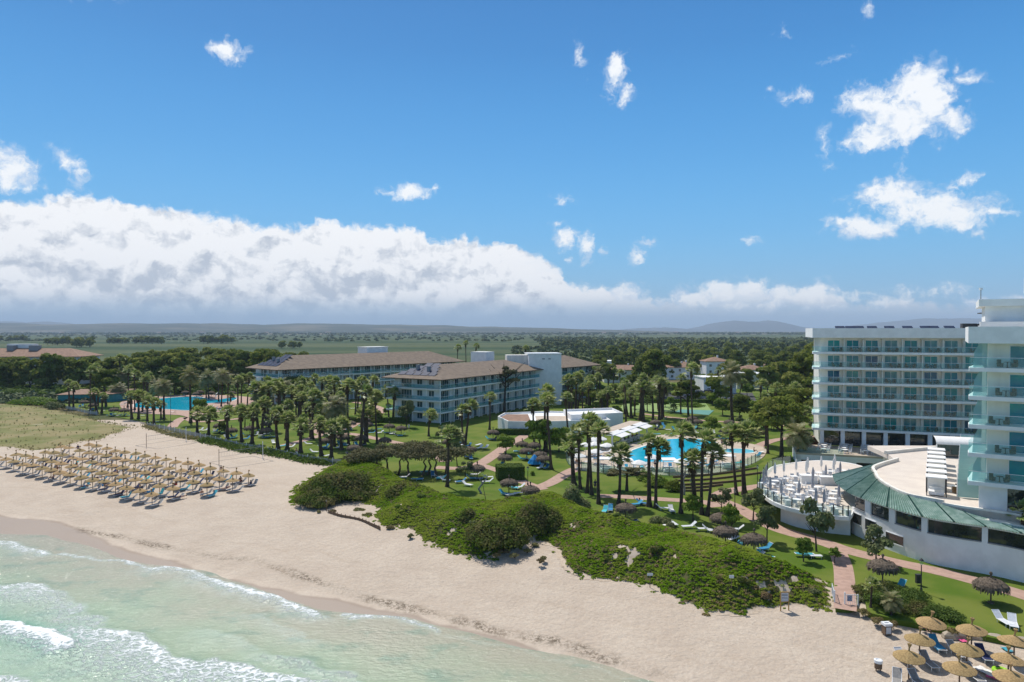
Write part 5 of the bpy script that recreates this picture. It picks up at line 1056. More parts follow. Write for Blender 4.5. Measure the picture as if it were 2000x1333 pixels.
def cover(name, n, m, label, size, clump, sel=None, seed=1, up=1.3, per=22, asp=1.4):
    r_ = np.random.default_rng(seed); x0, x1 = min(p[0] for p in VP), max(p[0] for p in VP); y0, y1 = min(p[1] for p in VP), max(p[1] for p in VP)
    P2 = np.column_stack([r_.uniform(x0 - .3, x1 + .3, n * 3), r_.uniform(y0 - .3, y1 + .3, n * 3)]); z, ins, d = dune_h(P2); k = (ins & (d > .45 + .9 * vnoise(P2[:, 0], P2[:, 1], 1.1, 61))) | ((d < .5) & (vnoise(P2[:, 0], P2[:, 1], .8, 62) > .35)); k &= (sel(P2, d) if sel else True) & ~(hole(P2, d) & (r_.random(len(P2)) < .93)); P2 = P2[k][:n]; z = z[k][:n]
    nn = len(P2); C = np.repeat(np.column_stack([P2, z]), per, 0); sc = np.repeat(r_.uniform(.6, 1.35, nn), per)[:, None]; dd = r_.normal(size=(nn * per, 3)); dd /= np.linalg.norm(dd, axis=1, keepdims=True); dd[:, 2] = abs(dd[:, 2])
    C = C + dd * sc * np.array([clump, clump, clump * .45]); Nn = dd * .9 + r_.normal(size=dd.shape) * .5; Nn[:, 2] += up
    return tag(link(name, qmesh(name, quads(C, Nn, size, r_, asp), m)), label, 'ground cover', kind='stuff')
random.seed(77)
for k in range(16):
    while True:
        q = np.array([[random.uniform(VPa[:, 0].min(), VPa[:, 0].max()), random.uniform(VPa[:, 1].min(), VPa[:, 1].max())]])
        z_, i_, d_ = dune_h(q)
        if i_[0] and d_[0] > .5: break
    w_ = random.uniform(.6, 1.3); B = [(random.uniform(-.35, .35) * w_, random.uniform(-.35, .35) * w_, .15 * w_, w_ * .28, w_ * random.uniform(.18, .34)) for _ in range(8)]
    px_ = 1000 + q[0, 0] / q[0, 1] * F
    BUSH = globals().setdefault('BUSH', {}); key = (k % 6)
    if key not in BUSH: BUSH[key] = crown_mesh('bush_foliage', [(b_[0] / w_, b_[1] / w_, b_[2] / w_, b_[3] / w_, b_[4] / w_) for b_ in B], 1500, .085, M[('scrub', 'leaf', 'olive', 'scrub', 'dryp', 'hedge')[key]], 600 + key, .55)
    o = link('dune_bush', BUSH[key], None, (q[0, 0], q[0, 1], float(z_[0]))); o.scale = (w_,) * 3; o.rotation_euler = (0, 0, random.uniform(0, 6)); DBU = globals().setdefault('DBU', []); DBU.append(o)
for k, o in enumerate(sorted(DBU, key=lambda o: o.location.x / o.location.y)): tag(o, 'small rounded bush growing out of the dune cover, %s from left' % ordw(k + 1), 'shrub', 'small bushes on the dune')
nzv = lambda P2, s, sd: vnoise(P2[:, 0], P2[:, 1], s, sd)
cover('ice_plant_cover', 25000, M['icep'], 'bright green fleshy creeping plants over the dune', .095, .19, lambda P2, d: nzv(P2, 5, 41) > -2)
cover('dry_cover', 3800, M['dryp'], 'reddish brown drying creepers on the seaward dune', .10, .22, lambda P2, d: (nzv(P2, 4, 41) + .4 * nzv(P2, .9, 44) < .22 - .07 * d) & (P2[:, 0] > 5), 2)
cover('scrub_cover', 600, M['scrub'], 'dark low scrub over the dune', .15, .42, lambda P2, d: nzv(P2, 4, 43) + .3 * nzv(P2, 1, 45) > .30, 3)
# sandy dune face with tufts between the thickets
DS = W2([(945, 1092), (1000, 1075), (1050, 1050), (1092, 1052), (1110, 1110), (1060, 1115), (980, 1105)], 1.8)
for k, (px, py, w) in enumerate(((985, 1083, 1.4), (1005, 1092, 1.2), (1030, 1082, 1.0), (1055, 1102, .9), (1046, 1070, .9), (1062, 1096, .8), (970, 1090, .9), (1090, 1070, .9), (620, 1004, .6), (648, 1003, 1.2), (700, 1000, 1.8), (715, 1010, 1.6), (760, 1035, 1.0), (800, 1052, .9))):
    shrub(px, py, w, .55, M['dryp' if k % 3 == 0 else 'dgrass'], 'small dry grass tuft on bare dune sand, %s in line along the beach' % ordw(k + 1), z=1.85, n=900, leaf=.09)
def mound(pts, h, label, m=M['stone']): pass
# fringe of leaves along the lawn fence foot
def strew(name, pts, wid, n, size, m, label, hgt=.35, z=1.9, seed=3, up=.3, asp=2.2):
    r_ = np.random.default_rng(seed); L = np.array(smooth_line(W2(pts, z), 6)); i = r_.integers(0, len(L) - 1, n); t = r_.random(n)[:, None]; P2 = L[i] * (1 - t) + L[i + 1] * t + r_.normal(size=(n, 2)) * wid
    C = np.column_stack([P2, z + abs(r_.normal(size=n)) * hgt]); return tag(link(name, qmesh(name, quads(C, r_.normal(size=(n, 3)) + np.array([0, 0, up]), size, r_, asp), m)), label, 'plants', kind='stuff')
strew('fence_weeds', [(395, 862), (440, 872), (480, 882), (520, 886), (560, 893), (600, 902), (640, 908)], .8, 9000, .22, M['hedge'], 'low weeds along the foot of the windbreak fence')
strew('beach_weeds', [(283, 834), (330, 850), (380, 860)], .5, 1500, .2, M['dgrass'], 'thin weeds at the fence end')
# dry grass field on the far left
GF = W2([(-250, 775), (-60, 786), (60, 792), (110, 800), (160, 812), (215, 826), (270, 835), (255, 842), (225, 850), (205, 862), (165, 865), (120, 878), (60, 884), (0, 878), (-100, 876), (-250, 880)], 1.8)
gf = gridmesh('grass_field', min(p[0] for p in GF) - 2, max(p[0] for p in GF) + 2, min(p[1] for p in GF) - 2, max(p[1] for p in GF) + 2, .8, lambda P2: (1.72 + np.clip(pdist(P2, np.array(GF + [GF[0]]), False) / 5, 0, 1) * (.55 + .6 * vnoise(P2[:, 0], P2[:, 1], 9, 50)), {}), None, mat('dry_turf', (.25, .21, .095), (.16, .165, .05), .95, scale=.1, det=7, coord='World', fac=(.4, .6)), keep=lambda P2: inside(P2, GF))
tag(gf, 'dry yellow green grassy dune field on the left', 'grass field', kind='structure')
r_ = np.random.default_rng(9); n = 30000; P2 = np.column_stack([r_.uniform(min(p[0] for p in GF), max(p[0] for p in GF), n), r_.uniform(min(p[1] for p in GF), max(p[1] for p in GF), n)]); dg = pdist(P2, np.array(GF + [GF[0]]), False); k = inside(P2, GF) | ((dg < 2.2) & (vnoise(P2[:, 0], P2[:, 1], 1.6, 52) > .25)); k &= (dg < 2.5) | (r_.random(n) < .12); P2 = P2[k]; dg = dg[k]
C = np.column_stack([P2, 1.75 + np.clip(dg / 5, 0, 1) * (.55 + .6 * vnoise(P2[:, 0], P2[:, 1], 9, 50)) * inside(P2, GF) + r_.uniform(.05, .35, len(P2))]); tag(link('dry_grass', qmesh('dry_grass', quads(C, np.column_stack([r_.normal(size=len(P2)), r_.normal(size=len(P2)), abs(r_.normal(size=len(P2))) * 1.4]), .30, r_, 1.0), M['dgrass'])), 'long dry dune grass blades', 'grass', kind='stuff')

# ------------------------------------------------------------------ palms
def fan_crown(seed, wind=.5, n=38, R=1.5):
    r_ = np.random.default_rng(seed); Q = []
    for i in range(n):
        a = i * 2.399 + r_.uniform(-.2, .2); t = i / n; e = 1.42 - 1.85 * t + r_.uniform(-.15, .15)
        d = np.array([cos(a) * cos(e), sin(a) * cos(e), sin(e)]); d = d + np.array([wind * .75, 0, wind * .10]) * (1 - .35 * abs(d[0])); d /= np.linalg.norm(d)
        pl = R * r_.uniform(.5, .68); b = d * pl; b[2] -= .12 * pl * (1 + t)
        side = np.cross(d, [0, 0, 1]); side /= np.linalg.norm(side) + 1e-6; upv = np.cross(side, d)
        w = .035; Q.append([side * -w, side * w, b + side * w, b - side * w])
        nb = 11
        for k in range(nb):
            f = (k / (nb - 1) - .5) * 2; ang = f * 1.45; L_ = R * .62 * (1 - .28 * abs(f)) * r_.uniform(.85, 1.1); dir_ = d * cos(ang) + side * sin(ang) + upv * (.12 - .25 * abs(f)); tip = b + dir_ * L_; tip[2] -= .16 * L_ * r_.uniform(.2, 1.6); tip[0] += wind * .22
            pr = np.cross(dir_, upv); pr /= np.linalg.norm(pr) + 1e-6; mid = b + dir_ * L_ * .55; ww = L_ * .13
            Q.append([b, mid - pr * ww, tip, mid + pr * ww])
    return qmesh('fan_crown', np.array(Q, float), M['frond'])
def feather_crown(seed, wind=.2, n=44, R=2.6):
    r_ = np.random.default_rng(seed); Q = []
    for i in range(n):
        a = i * 2.399; t = i / n; e = 1.4 - 1.75 * t; p = np.zeros(3); d = np.array([cos(a) * cos(e), sin(a) * cos(e), sin(e)]); seg = 9; sl = R / seg * r_.uniform(.85, 1.1)
        for k in range(seg):
            d2 = d + np.array([wind * .12, 0, -.17 - .05 * t]); d2 /= np.linalg.norm(d2); q = p + d2 * sl; side = np.cross(d2, [0, 0, 1]); side /= np.linalg.norm(side) + 1e-6
            Q.append([p - side * .03, p + side * .03, q + side * .025, q - side * .025])
            if k > 0:
                L_ = .62 * R / 2.6 * sin(pi * (k + .6) / (seg + 1.2)) + .12
                for s_ in (-1, 1):
                    for m_ in range(3):
                        c = p + (q - p) * (m_ + .5) / 3; tip = c + side * s_ * L_ + d2 * L_ * .55 + np.array([0, 0, .12 - .28 * L_ * r_.uniform(.3, 1.4)]); w = d2 * .045; Q.append([c - w, c + w, tip + w * .4, tip - w * .4])
            p = q; d = d2
    return qmesh('feather_crown', np.array(Q, float), M['feather'])
FANS = [fan_crown(10 + i, w, n_) for i, (w, n_) in enumerate(((.15, 38), (.45, 32), (.7, 40), (.35, 30), (.95, 36)))]
FEAT = [feather_crown(30 + i, w) for i, w in enumerate((.2, .6))]
def skirt(seed):
    r_ = np.random.default_rng(seed); Q = []
    for i in range(60):
        a = r_.uniform(0, 6.28); z = -r_.uniform(.1, 1.5); rr = .22 + r_.uniform(0, .16); c = np.array([cos(a) * rr, sin(a) * rr, z]); s_ = np.array([-sin(a), cos(a), 0]) * .1; Q.append([c - s_, c + s_, c + s_ * .6 + [cos(a) * .1, sin(a) * .1, -.6], c - s_ * .6 + [cos(a) * .1, sin(a) * .1, -.6]])
    return qmesh('dead_fronds', np.array(Q, float), M['deadfrond'])
SK = [skirt(i) for i in range(3)]
def ptrunk(bend, seed):
    pr = [(0, 1.75), (.03, 1.35), (.10, 1.08), (.35, .9), (.7, .78), (1.0, .85)]; mb = MB()
    pts = []; rs = []
    for k in range(13):
        t = k / 12; r = np.interp(t, [p[0] for p in pr], [p[1] for p in pr]); pts.append((bend * t * t, bend * .3 * sin(t * 3), t)); rs.append(r)
    vs = []; fs = []; n = 8
    for i, p in enumerate(pts):
        for k in range(n): a = 2 * pi * k / n; vs.append((p[0] + rs[i] * cos(a) * .2, p[1] + rs[i] * sin(a) * .2, p[2]))
    for i in range(12):
        for k in range(n): fs.append((i * n + k, i * n + (k + 1) % n, (i + 1) * n + (k + 1) % n, (i + 1) * n + k))
    return mb.add(vs, fs).mesh('palm_trunk', M['bark'], True)
TR = [(ptrunk(b, i), b) for i, b in enumerate((0, .35, -.3, .8))]
# (base px, base py, crown px, crown py, kind, girth)   kind: f fan, d date, w windblown
random.seed(61); EXTRA = []
for (n_, a0, a1, b0, b1) in ((9, 180, 350, 772, 779), (8, 450, 560, 800, 830), (10, 480, 640, 835, 862), (7, 560, 740, 800, 826), (11, 1130, 1240, 775, 815), (8, 1240, 1300, 800, 824), (5, 1460, 1560, 815, 845), (4, 640, 740, 858, 874)):
    for _ in range(n_):
        bx_ = random.uniform(a0, a1); by_ = random.uniform(b0, b1); EXTRA.append((bx_, by_, random.uniform(-3, 4), by_ - random.uniform(6.5, 10.5) * (by_ - HY) / 25, random.choice((1, 1, 1.3, 1.5))))
PG = {
 'by the far left fence': [(134, 798, 133, 750, 'f', 1.2), (142, 799, 144, 756, 'f', 1.2), (175, 804, 178, 727, 'w', 1), (188, 808, 183, 768, 'f', 1.5), (197, 808, 199, 775, 'f', 1.4), (189, 793, 196, 730, 'w', 1.4), (235, 772, 235, 700, 'f', 1)],
 'beside the left pool': [(229, 783, 229, 759, 'd', 1.3), (248, 797, 250, 722, 'f', 1), (262, 802, 262, 731, 'w', 1), (277, 800, 280, 742, 'w', 1), (256, 819, 254, 776, 'f', 1.5), (269, 819, 269, 774, 'f', 1.5), (276, 806, 281, 778, 'f', 1), (286, 823, 286, 786, 'f', 1.3), (299, 829, 299, 788, 'f', 1.4), (313, 818, 312, 791, 'f', 1), (319, 820, 318, 756, 'd', 1.3), (310, 790, 306, 757, 'd', 1), (319, 772, 323, 724, 'f', 1)],
 'behind the left pool': [(371, 827, 372, 735, 'd', 1.5), (402, 778, 402, 744, 'd', 1), (407, 780, 405, 737, 'd', 1), (426, 785, 426, 731, 'd', 1), (431, 795, 434, 735, 'd', 1), (444, 790, 445, 742, 'f', 1), (447, 796, 450, 774, 'f', .8), (470, 796, 471, 740, 'f', 1), (482, 796, 486, 738, 'f', 1), (505, 797, 506, 781, 'f', 1), (513, 797, 515, 784, 'f', 1)],
 'in the row along the windbreak fence': [(384, 847, 385, 809, 'f', 1.5), (406, 850, 406, 812, 'f', 1.5), (443, 859, 442, 806, 'f', 1.6), (471, 864, 469, 808, 'f', 1.6), (491, 867, 492, 806, 'f', 1.6), (477, 836, 477, 814, 'f', 1), (542, 877, 540, 812, 'f', 1.6), (560, 879, 559, 820, 'f', 1.6), (586, 885, 585, 833, 'f', 1.7), (627, 892, 625, 828, 'f', 1.6), (646, 895, 645, 838, 'f', 1.5), (666, 880, 664, 834, 'f', 1.6)],
 'in the dense grove before the left wing': [(555, 805, 555, 762, 'f', 1), (569, 814, 570, 763, 'f', 1), (578, 816, 576, 769, 'f', 1), (585, 820, 585, 763, 'f', 1.6), (596, 823, 595, 771, 'f', 1.4), (610, 810, 603, 756, 'f', 1.2), (628, 805, 627, 747, 'f', 1.3), (637, 803, 642, 744, 'f', 1.6), (649, 821, 645, 765, 'f', 2.2), (657, 826, 651, 750, 'f', 1), (663, 832, 660, 777, 'f', 1.6), (680, 869, 675, 753, 'f', 1), (703, 878, 709, 767, 'w', 1.5), (705, 835, 706, 747, 'f', 1), (722, 820, 722, 773, 'w', 1), (727, 812, 730, 744, 'f', 1)],
 'before the near apartment block': [(759, 820, 754, 763, 'f', 1), (767, 823, 769, 768, 'f', 1.4), (837, 853, 838, 812, 'f', 1), (904, 871, 900, 803, 'w', 1.2), (908, 872, 919, 795, 'w', 1.2), (956, 840, 958, 776, 'f', 1), (873, 952, 876, 851, 'f', 1)],
 'above the big dense tree': [(1044, 877, 1040, 793, 'f', 1), (1065, 880, 1063, 767, 'f', 1.2), (1067, 884, 1067, 787, 'f', 1.2), (1077, 918, 1071, 783, 'f', 1), (1112, 862, 1103, 777, 'f', 1)],
 'near the stair tower': [(1112, 811, 1108, 744, 'f', 1.6), (1118, 811, 1116, 752, 'f', 1.4), (1124, 808, 1127, 740, 'f', 1.6), (1128, 808, 1133, 751, 'f', 1), (1137, 775, 1140, 733, 'f', 1), (1153, 770, 1156, 735, 'f', 1), (1179, 812, 1175, 777, 'f', 1.5), (1188, 814, 1188, 768, 'f', 1.6), (1188, 755, 1187, 729, 'f', 1), (1198, 756, 1199, 724, 'f', 1), (1213, 758, 1211, 729, 'f', 1), (1075, 790, 1073, 741, 'f', 1)],
 'behind the pool bar': [(1223, 829, 1221, 752, 'f', 1), (1227, 815, 1221, 776, 'f', 1), (1234, 817, 1233, 768, 'f', 1.6), (1251, 822, 1252, 743, 'f', 2.0), (1257, 824, 1256, 758, 'f', 1.8), (1265, 805, 1265, 787, 'f', 1), (1276, 821, 1274, 765, 'f', 1.4), (1288, 821, 1287, 748, 'f', 1.4), (1293, 820, 1300, 756, 'f', 1.2), (1318, 806, 1316, 797, 'f', 1), (1330, 810, 1329, 740, 'f', 1), (1355, 848, 1353, 723, 'f', 1), (1432, 830, 1432, 730, 'd', 1.9), (1440, 789, 1449, 748, 'f', 1), (1404, 775, 1403, 724, 'f', 1), (1412, 800, 1414, 788, 'd', 1)],
 'in the tall row before the right pool': [(1121, 948, 1115, 870, 'f', 1.6), (1134, 957, 1129, 843, 'f', 1), (1147, 964, 1150, 840, 'f', 1), (1156, 968, 1154, 829, 'f', 1), (1170, 986, 1172, 842, 'f', 1), (1209, 986, 1210, 888, 'f', 1), (1269, 991, 1266, 866, 'f', 1.3), (1282, 993, 1286, 875, 'f', 1), (1331, 1004, 1331, 846, 'f', 1), (1359, 989, 1354, 902, 'f', 1.5), (1372, 1007, 1372, 864, 'f', 1), (1383, 1009, 1390, 888, 'f', 1), (1440, 968, 1432, 846, 'f', 1), (1456, 968, 1457, 850, 'f', 1.5)],
 'beside the dining terrace': [(1561, 907, 1559, 850, 'd', 1.2), (1575, 904, 1572, 858, 'f', 1), (1573, 868, 1572, 806, 'f', 1), (1501, 887, 1498, 817, 'f', 1)],
 'scattered through the thick garden middle': [(q_[0], q_[1], q_[0] + q_[2], q_[3], 'd' if i_ % 9 == 4 else 'f', q_[4]) for i_, q_ in enumerate(EXTRA)],
 'behind the tiled roofs': [(891, 718, 893, 679, 'f', 1), (911, 718, 911, 671, 'f', 1), (925, 718, 928, 677, 'f', 1), (1026, 720, 1026, 681, 'f', 1)],
 'at the lower right': [(1705, 1190, 1707, 1148, 'f', .6), (1746, 1205, 1747, 1178, 'd', .6), (2030, 1130, 2008, 1003, 'w', 1)],
}
npalm = 0
for grp, L in PG.items():
    L = sorted(L, key=lambda q: q[0])
    for k, (bx, by, cx, cy, kd, g_) in enumerate(L):
        x, y, z = at(bx, by); 
        if 'tiled roofs' in grp: y = 330; x = (bx - 1000) / F * y
        h = (CZ + (HY - cy) / F * y) - z; off = (cx - bx) / F * y; trm, b = TR[npalm % 3] if kd != 'w' else TR[0]
        fan = kd != 'd'; o = empty('fan_palm' if fan else 'date_palm', (x, y, z), 0, '%s palm %s, %s from left' % (('fan' if g_ < 1.4 else 'thick trunked fan') if kd == 'f' else ('wind blown fan' if kd == 'w' else 'feathery date'), grp, ordw(k + 1)), 'palm', 'palms ' + grp)
        gr_ = g_ * (1.15 if h > 3 else .8)
        t = link('trunk', trm, o); t.scale = (gr_, gr_, h); tilt = off - b * gr_
        t.rotation_euler = (0, atan2(tilt, h), 0)
        cs = (1.14 + .12 * ((npalm * 7) % 5 - 2) / 2) * (1.05 if h > 4 else .8) * (1.15 if g_ > 1.4 else 1)
        c = link('crown', (FANS[(npalm * 3) % 4] if kd == 'f' else FANS[4]) if fan else FEAT[npalm % 2], o, (off, 0, h)); c.scale = (cs * (g_ if g_ < .7 else 1) * (.75 if kd == 'd' and h < 4 else 1),) * 3; c.rotation_euler = (random.uniform(-.16, .16), random.uniform(-.12, .16), random.uniform(-.55, .55)); c.scale = tuple(q * random.uniform(.88, 1.12) for q in c.scale)
        if fan and h > 3: s_ = link('dead_fronds', SK[npalm % 3], o, (off * .98, 0, h)); s_.scale = (g_ * .9, g_ * .9, 1.0)
        npalm += 1; o.rotation_euler = (random.uniform(-.03, .03), random.uniform(-.03, .03), 0)

# ------------------------------------------------------------------ beach parasols and loungers
def canopy_mesh(seed, R=1.0, h=.42):
    random.seed(seed); mb = MB(); mb.lathe([(R, -.04), (R * 1.01, .0), (R * .72, h * .42), (R * .4, h * .74), (.12, h), (.03, h + .02)], 22, 0, wob=.025); mb.lathe([(R * .99, -.05), (.05, h - .12)], 22); return mb.mesh('straw_canopy', M['straw'])
def tuft_mesh():
    mb = MB(); mb.lathe([(.09, -.02), (.055, .12), (.05, .26), (.09, .36), (.15, .52), (.10, .56), (.02, .5)], 9, wob=.06); return mb.mesh('straw_tuft', M['straw'])
CAN = [canopy_mesh(i) for i in range(4)]; TUF = tuft_mesh(); POLE = MB().tube([(0, 0, -.2), (0, 0, 1.75)], .05, 7).mesh('parasol_pole', M['wood'])
random.seed(11)
def beach_parasol(x, y, z, label, group, s=1.0):
    o = empty('straw_parasol', (x, y, z), random.uniform(0, 6), label, 'parasol', group); o.scale = (s,) * 3
    link('pole', POLE, o); c = link('canopy', random.choice(CAN), o, (0, 0, 1.5)); c.rotation_euler = (random.uniform(-.07, .07), random.uniform(-.07, .07), 0); t = link('tuft', TUF, o, (0, 0, 1.90)); t.rotation_euler = (random.uniform(-.2, .2), random.uniform(-.2, .2), 0); return o
def lounger_meshes(sl, back=.75):
    f = MB(); ca, sa = cos(back), sin(back); hx = .28; L = .78
    for s in (-1, 1):
        f.tube([(-.98, .30 * s, .33), (hx, .30 * s, .33)], .024, 5).tube([(hx, .30 * s, .33), (hx + L * ca, .30 * s, .33 + L * sa)], .024, 5)
    f.tube([(-.98, -.30, .33), (-.98, .30, .33)], .022, 5).tube([(hx + L * ca, -.3, .33 + L * sa), (hx + L * ca, .3, .33 + L * sa)], .022, 5)
    fr = f.mesh('lounger_frame', M['frame'])
    g = MB(); g.add([(-.96, -.28, .335), (hx, -.28, .325), (hx, .28, .325), (-.96, .28, .335)], [(0, 1, 2, 3)]).add([(-.96, -.28, .315), (hx, -.28, .305), (hx, .28, .305), (-.96, .28, .315)], [(3, 2, 1, 0)]); seat = g.mesh('lounger_seat', sl)
    g = MB(); g.add([(hx, -.28, .33), (hx + L * ca, -.28, .33 + L * sa), (hx + L * ca, .28, .33 + L * sa), (hx, .28, .33)], [(0, 1, 2, 3)]).add([(hx + .015, -.28, .31), (hx + L * ca + .015, -.28, .31 + L * sa), (hx + L * ca + .015, .28, .31 + L * sa), (hx + .015, .28, .31)], [(3, 2, 1, 0)]); bk = g.mesh('lounger_back', sl)
    leg = MB().tube([(0, 0, 0), (.02, 0, .33)], .022, 5).mesh('lounger_leg', M['frame'])
    tw = MB().add([(-.85, -.31, .36), (hx, -.31, .36), (hx + L * ca * .9, -.31, .36 + L * sa * .9), (hx + L * ca * .9, .31, .36 + L * sa * .9), (hx, .31, .36), (-.85, .31, .36), (-.85, -.33, .2), (hx, -.33, .22), (hx, .33, .2), (-.85, .33, .22)], [(0, 1, 4, 5), (1, 2, 3, 4), (6, 7, 1, 0), (5, 4, 8, 9)]).mesh
    return fr, seat, bk, leg, (lambda m_, T=tw: T('beach_towel', m_))
LM = {('g', 0): lounger_meshes(M['slingg'], .75), ('g', 1): lounger_meshes(M['slingg'], 1.05), ('w', 0): lounger_meshes(M['slingw'], .7), ('w', 1): lounger_meshes(M['slingw'], .05)}
TWL = {(k, c): LM[k][4](M[c]) for k in LM for c in ('blue', 'teal', 'navy', 'canvas', 'red')}
LQ = []
def lounger(*a, **k): LQ.append((a, k))
def lounger_now(x, y, z, rz, kind, towel, label, group, legs=True):
    fr, se, bk, lg, _ = LM[kind]; o = empty('sun_lounger', (x, y, z), rz, label, 'sun lounger', group)
    link('frame', fr, o); link('seat', se, o); link('backrest', bk, o)
    if legs:
        for lx, ly in ((-.85, .29), (-.85, -.29), (.2, .29), (.2, -.29)): link('leg', lg, o, (lx, ly, 0))
    if towel: link('towel', TWL[(kind, towel)], o)
    return o
ROWS = [[(450, 205), (510, 215), (660, 190), (718, 200), (795, 218), (857, 235), (930, 245), (1013, 256), (1082, 275), (1160, 290), (1240, 302), (1313, 320), (1405, 330), (1490, 345), (1573, 368), (1670, 387), (1768, 405), (1860, 420)],
        [(112, 265), (183, 272), (240, 287), (330, 247), (397, 252), (590, 232), (660, 250), (725, 263), (790, 275), (865, 290), (935, 308), (1010, 318), (1095, 338), (1172, 350), (1265, 370), (1355, 385), (1450, 403), (1543, 425), (1640, 450), (1740, 462)],
        [(-40, 285), (35, 300), (92, 318), (315, 300), (460, 270), (540, 290), (610, 302), (680, 320), (755, 335), (832, 347), (912, 365), (995, 380), (1080, 397), (1165, 412), (1255, 430), (1345, 450), (1440, 470), (1547, 495)],
        [(160, 340), (235, 350), (380, 320), (450, 332), (525, 350), (600, 368), (680, 382), (755, 400), (832, 412), (918, 430), (1010, 452), (1090, 468), (1190, 498), (1292, 518)],
        [(305, 365), (372, 382), (440, 402), (515, 417), (600, 438), (685, 453), (775, 465), (857, 490), (942, 520), (1040, 542), (1132, 563)]]
RN = ['row nearest the dunes', 'second row from the dunes', 'middle row', 'second row from the sea', 'row nearest the sea']
for ri, row in enumerate(ROWS):
    for k, (zx, zy) in enumerate(row):
        x, y, z = gp(zx * .26, 820 + zy * .26, 1.62)
        beach_parasol(x, y, z, 'golden straw beach parasol, %s from left in the %s' % (ordw(k + 1), RN[ri]), 'straw parasols on the left beach', random.uniform(.98, 1.06))
        for s, sn in ((-1, 'left'), (1, 'right')):
            if random.random() < .06: continue
            a = radians(52) + random.uniform(-.25, .25); kd = ('g', int(random.random() < .4)); tw = random.choice([None] * 9 + ['blue', 'teal', 'navy']) if ri < 4 or k > 4 else random.choice(['blue', 'teal', None, None])
            lx, ly = x + .75 * s * .79 + .5, y - .75 * s * .6 - .25
            lounger(lx, ly, gzf(lx, ly), a, kd, tw, '%s lounger %s of the %s parasol in the %s' % ('grey' if not tw else tw + ' towelled', sn, ordw(k + 1), RN[ri]), 'loungers on the left beach', legs=False)
RP = [(1824, 1221, 'farthest from the sea by the bushes'), (1802, 1254, 'beside the blue towelled lounger'), (1781, 1288, 'nearest to the round bin'), (1904, 1235, 'by the stone edge of the lawn'), (1895, 1274, 'in the middle of the near group'), (1881, 1311, 'at the bottom beside the lime float'), (1988, 1257, 'cut by the right frame edge, upper'), (1977, 1293, 'cut by the right frame edge, middle'), (1982, 1328, 'cut by the right frame edge, lowest')]
for px, py, lb_ in RP:
    x, y, z = gp(px, py, 1.65); beach_parasol(x, y, z, 'golden straw parasol ' + lb_, 'straw parasols at the near right', 1.08)
NL = [(1820, 1306, 90, ('g', 0), None, 'empty grey lounger between two near straw parasols'), (1836, 1272, 85, ('g', 0), 'blue', 'lounger with blue towel right of the upper straw parasol'), (1772, 1300, 95, ('w', 0), None, 'pale lounger half hidden behind the near left parasol'), (1758, 1342, 60, ('g', 0), None, 'pale lounger left of the nearest parasol pole'), (1800, 1345, 95, ('g', 0), None, 'grey lounger right of the nearest parasol pole'), (1928, 1292, 80, ('g', 0), 'navy', 'lounger with dark blue towel and bag'), (1875, 1285, 95, ('g', 0), None, 'grey lounger behind the middle near parasol'), (1909, 1332, 90, ('g', 0), None, 'grey lounger under the lowest parasol'), (1964, 1222, 90, ('w', 0), None, 'white lounger on the lawn at the right edge'), (1985, 1228, 60, ('w', 0), None, 'white lounger turned away at the right edge lawn')]
for px, py, a, kd, tw, lb_ in NL:
    onl = 'lawn' in lb_ ; x, y, z = at(px, py, 2.0) if onl else gp(px, py); lounger(x, y, z, radians(a), kd, tw, lb_, None)

# ------------------------------------------------------------------ thatched garden parasols
def shag(seed, R=1.5):
    r_ = np.random.default_rng(seed); Q = []
    for ring, (rr, z, ln, n) in enumerate(((R * .95, .30, .50, 190), (R * .74, .62, .46, 150), (R * .46, .80, .42, 90), (R * .22, .90, .34, 50))):
        for k in range(n):
            a = r_.uniform(0, 6.283); o = np.array([cos(a), sin(a), 0]); t = np.array([-sin(a), cos(a), 0]); b = o * rr * r_.uniform(.72, 1.02) + [0, 0, z + r_.uniform(-.04, .06)]; e = b + o * ln * r_.uniform(.25, .6) * (1 if ring else .55) + [0, 0, -ln * r_.uniform(.55, 1.0) * (.55 if ring else 1.1)]; w = .07
            Q.append([b - t * w, b + t * w, e + t * w * .5, e - t * w * .5])
    return qmesh('thatch', np.array(Q, float), M['thatch'])
SH = [shag(i) for i in range(3)]
SHC = MB().lathe([(1.42, .20), (1.30, .42), (.95, .68), (.5, .84), (.15, .92), (.02, .93)], 18, wob=.03).mesh('thatch_core', M['thatch'])
KN = MB().lathe([(.12, 0), (.07, .12), (.08, .3), (.15, .42), (.1, .56), (.02, .6)], 8, wob=.12).mesh('thatch_knot', M['thatch']); GP = MB().tube([(0, 0, -.1), (0, 0, 2.3)], .07, 7).lathe([(.28, 0), (.26, .12), (.1, .16)], 10).mesh('pole', M['wood'])
GPAL = {'before the near apartment block': [(760, 832), (783, 836), (718, 828), (751, 859), (705, 854), (714, 819), (724, 806), (684, 826)],
 'among the fence row palms': [(670, 853), (660, 851), (637, 860), (690, 874), (519, 840), (451, 840), (427, 831), (487, 836), (519, 827), (639, 821), (613, 795), (600, 792)],
 'behind the left pool': [(361, 766), (390, 765), (382, 769), (412, 767), (453, 767)],
 'by the far left fence': [(164, 785), (221, 800), (241, 801), (180, 791)],
 'on the middle lawn': [(917, 877), (932, 914), (986, 893), (994, 942), (1029, 880), (1044, 869), (1020, 867), (1055, 887), (1062, 895), (1036, 956), (963, 844), (898, 850), (877, 862)],
 'on the lawn behind the pool': [(1281, 824), (1343, 825), (1335, 831), (1353, 817), (1363, 823), (1425, 824), (1417, 842)],
 'on the lawn above the dune': [(1223, 991), (1410, 1011), (1419, 1037), (1475, 1052)],
 'near the curved wall': [(1728, 1105), (1941, 1142)]}
ncl = 0
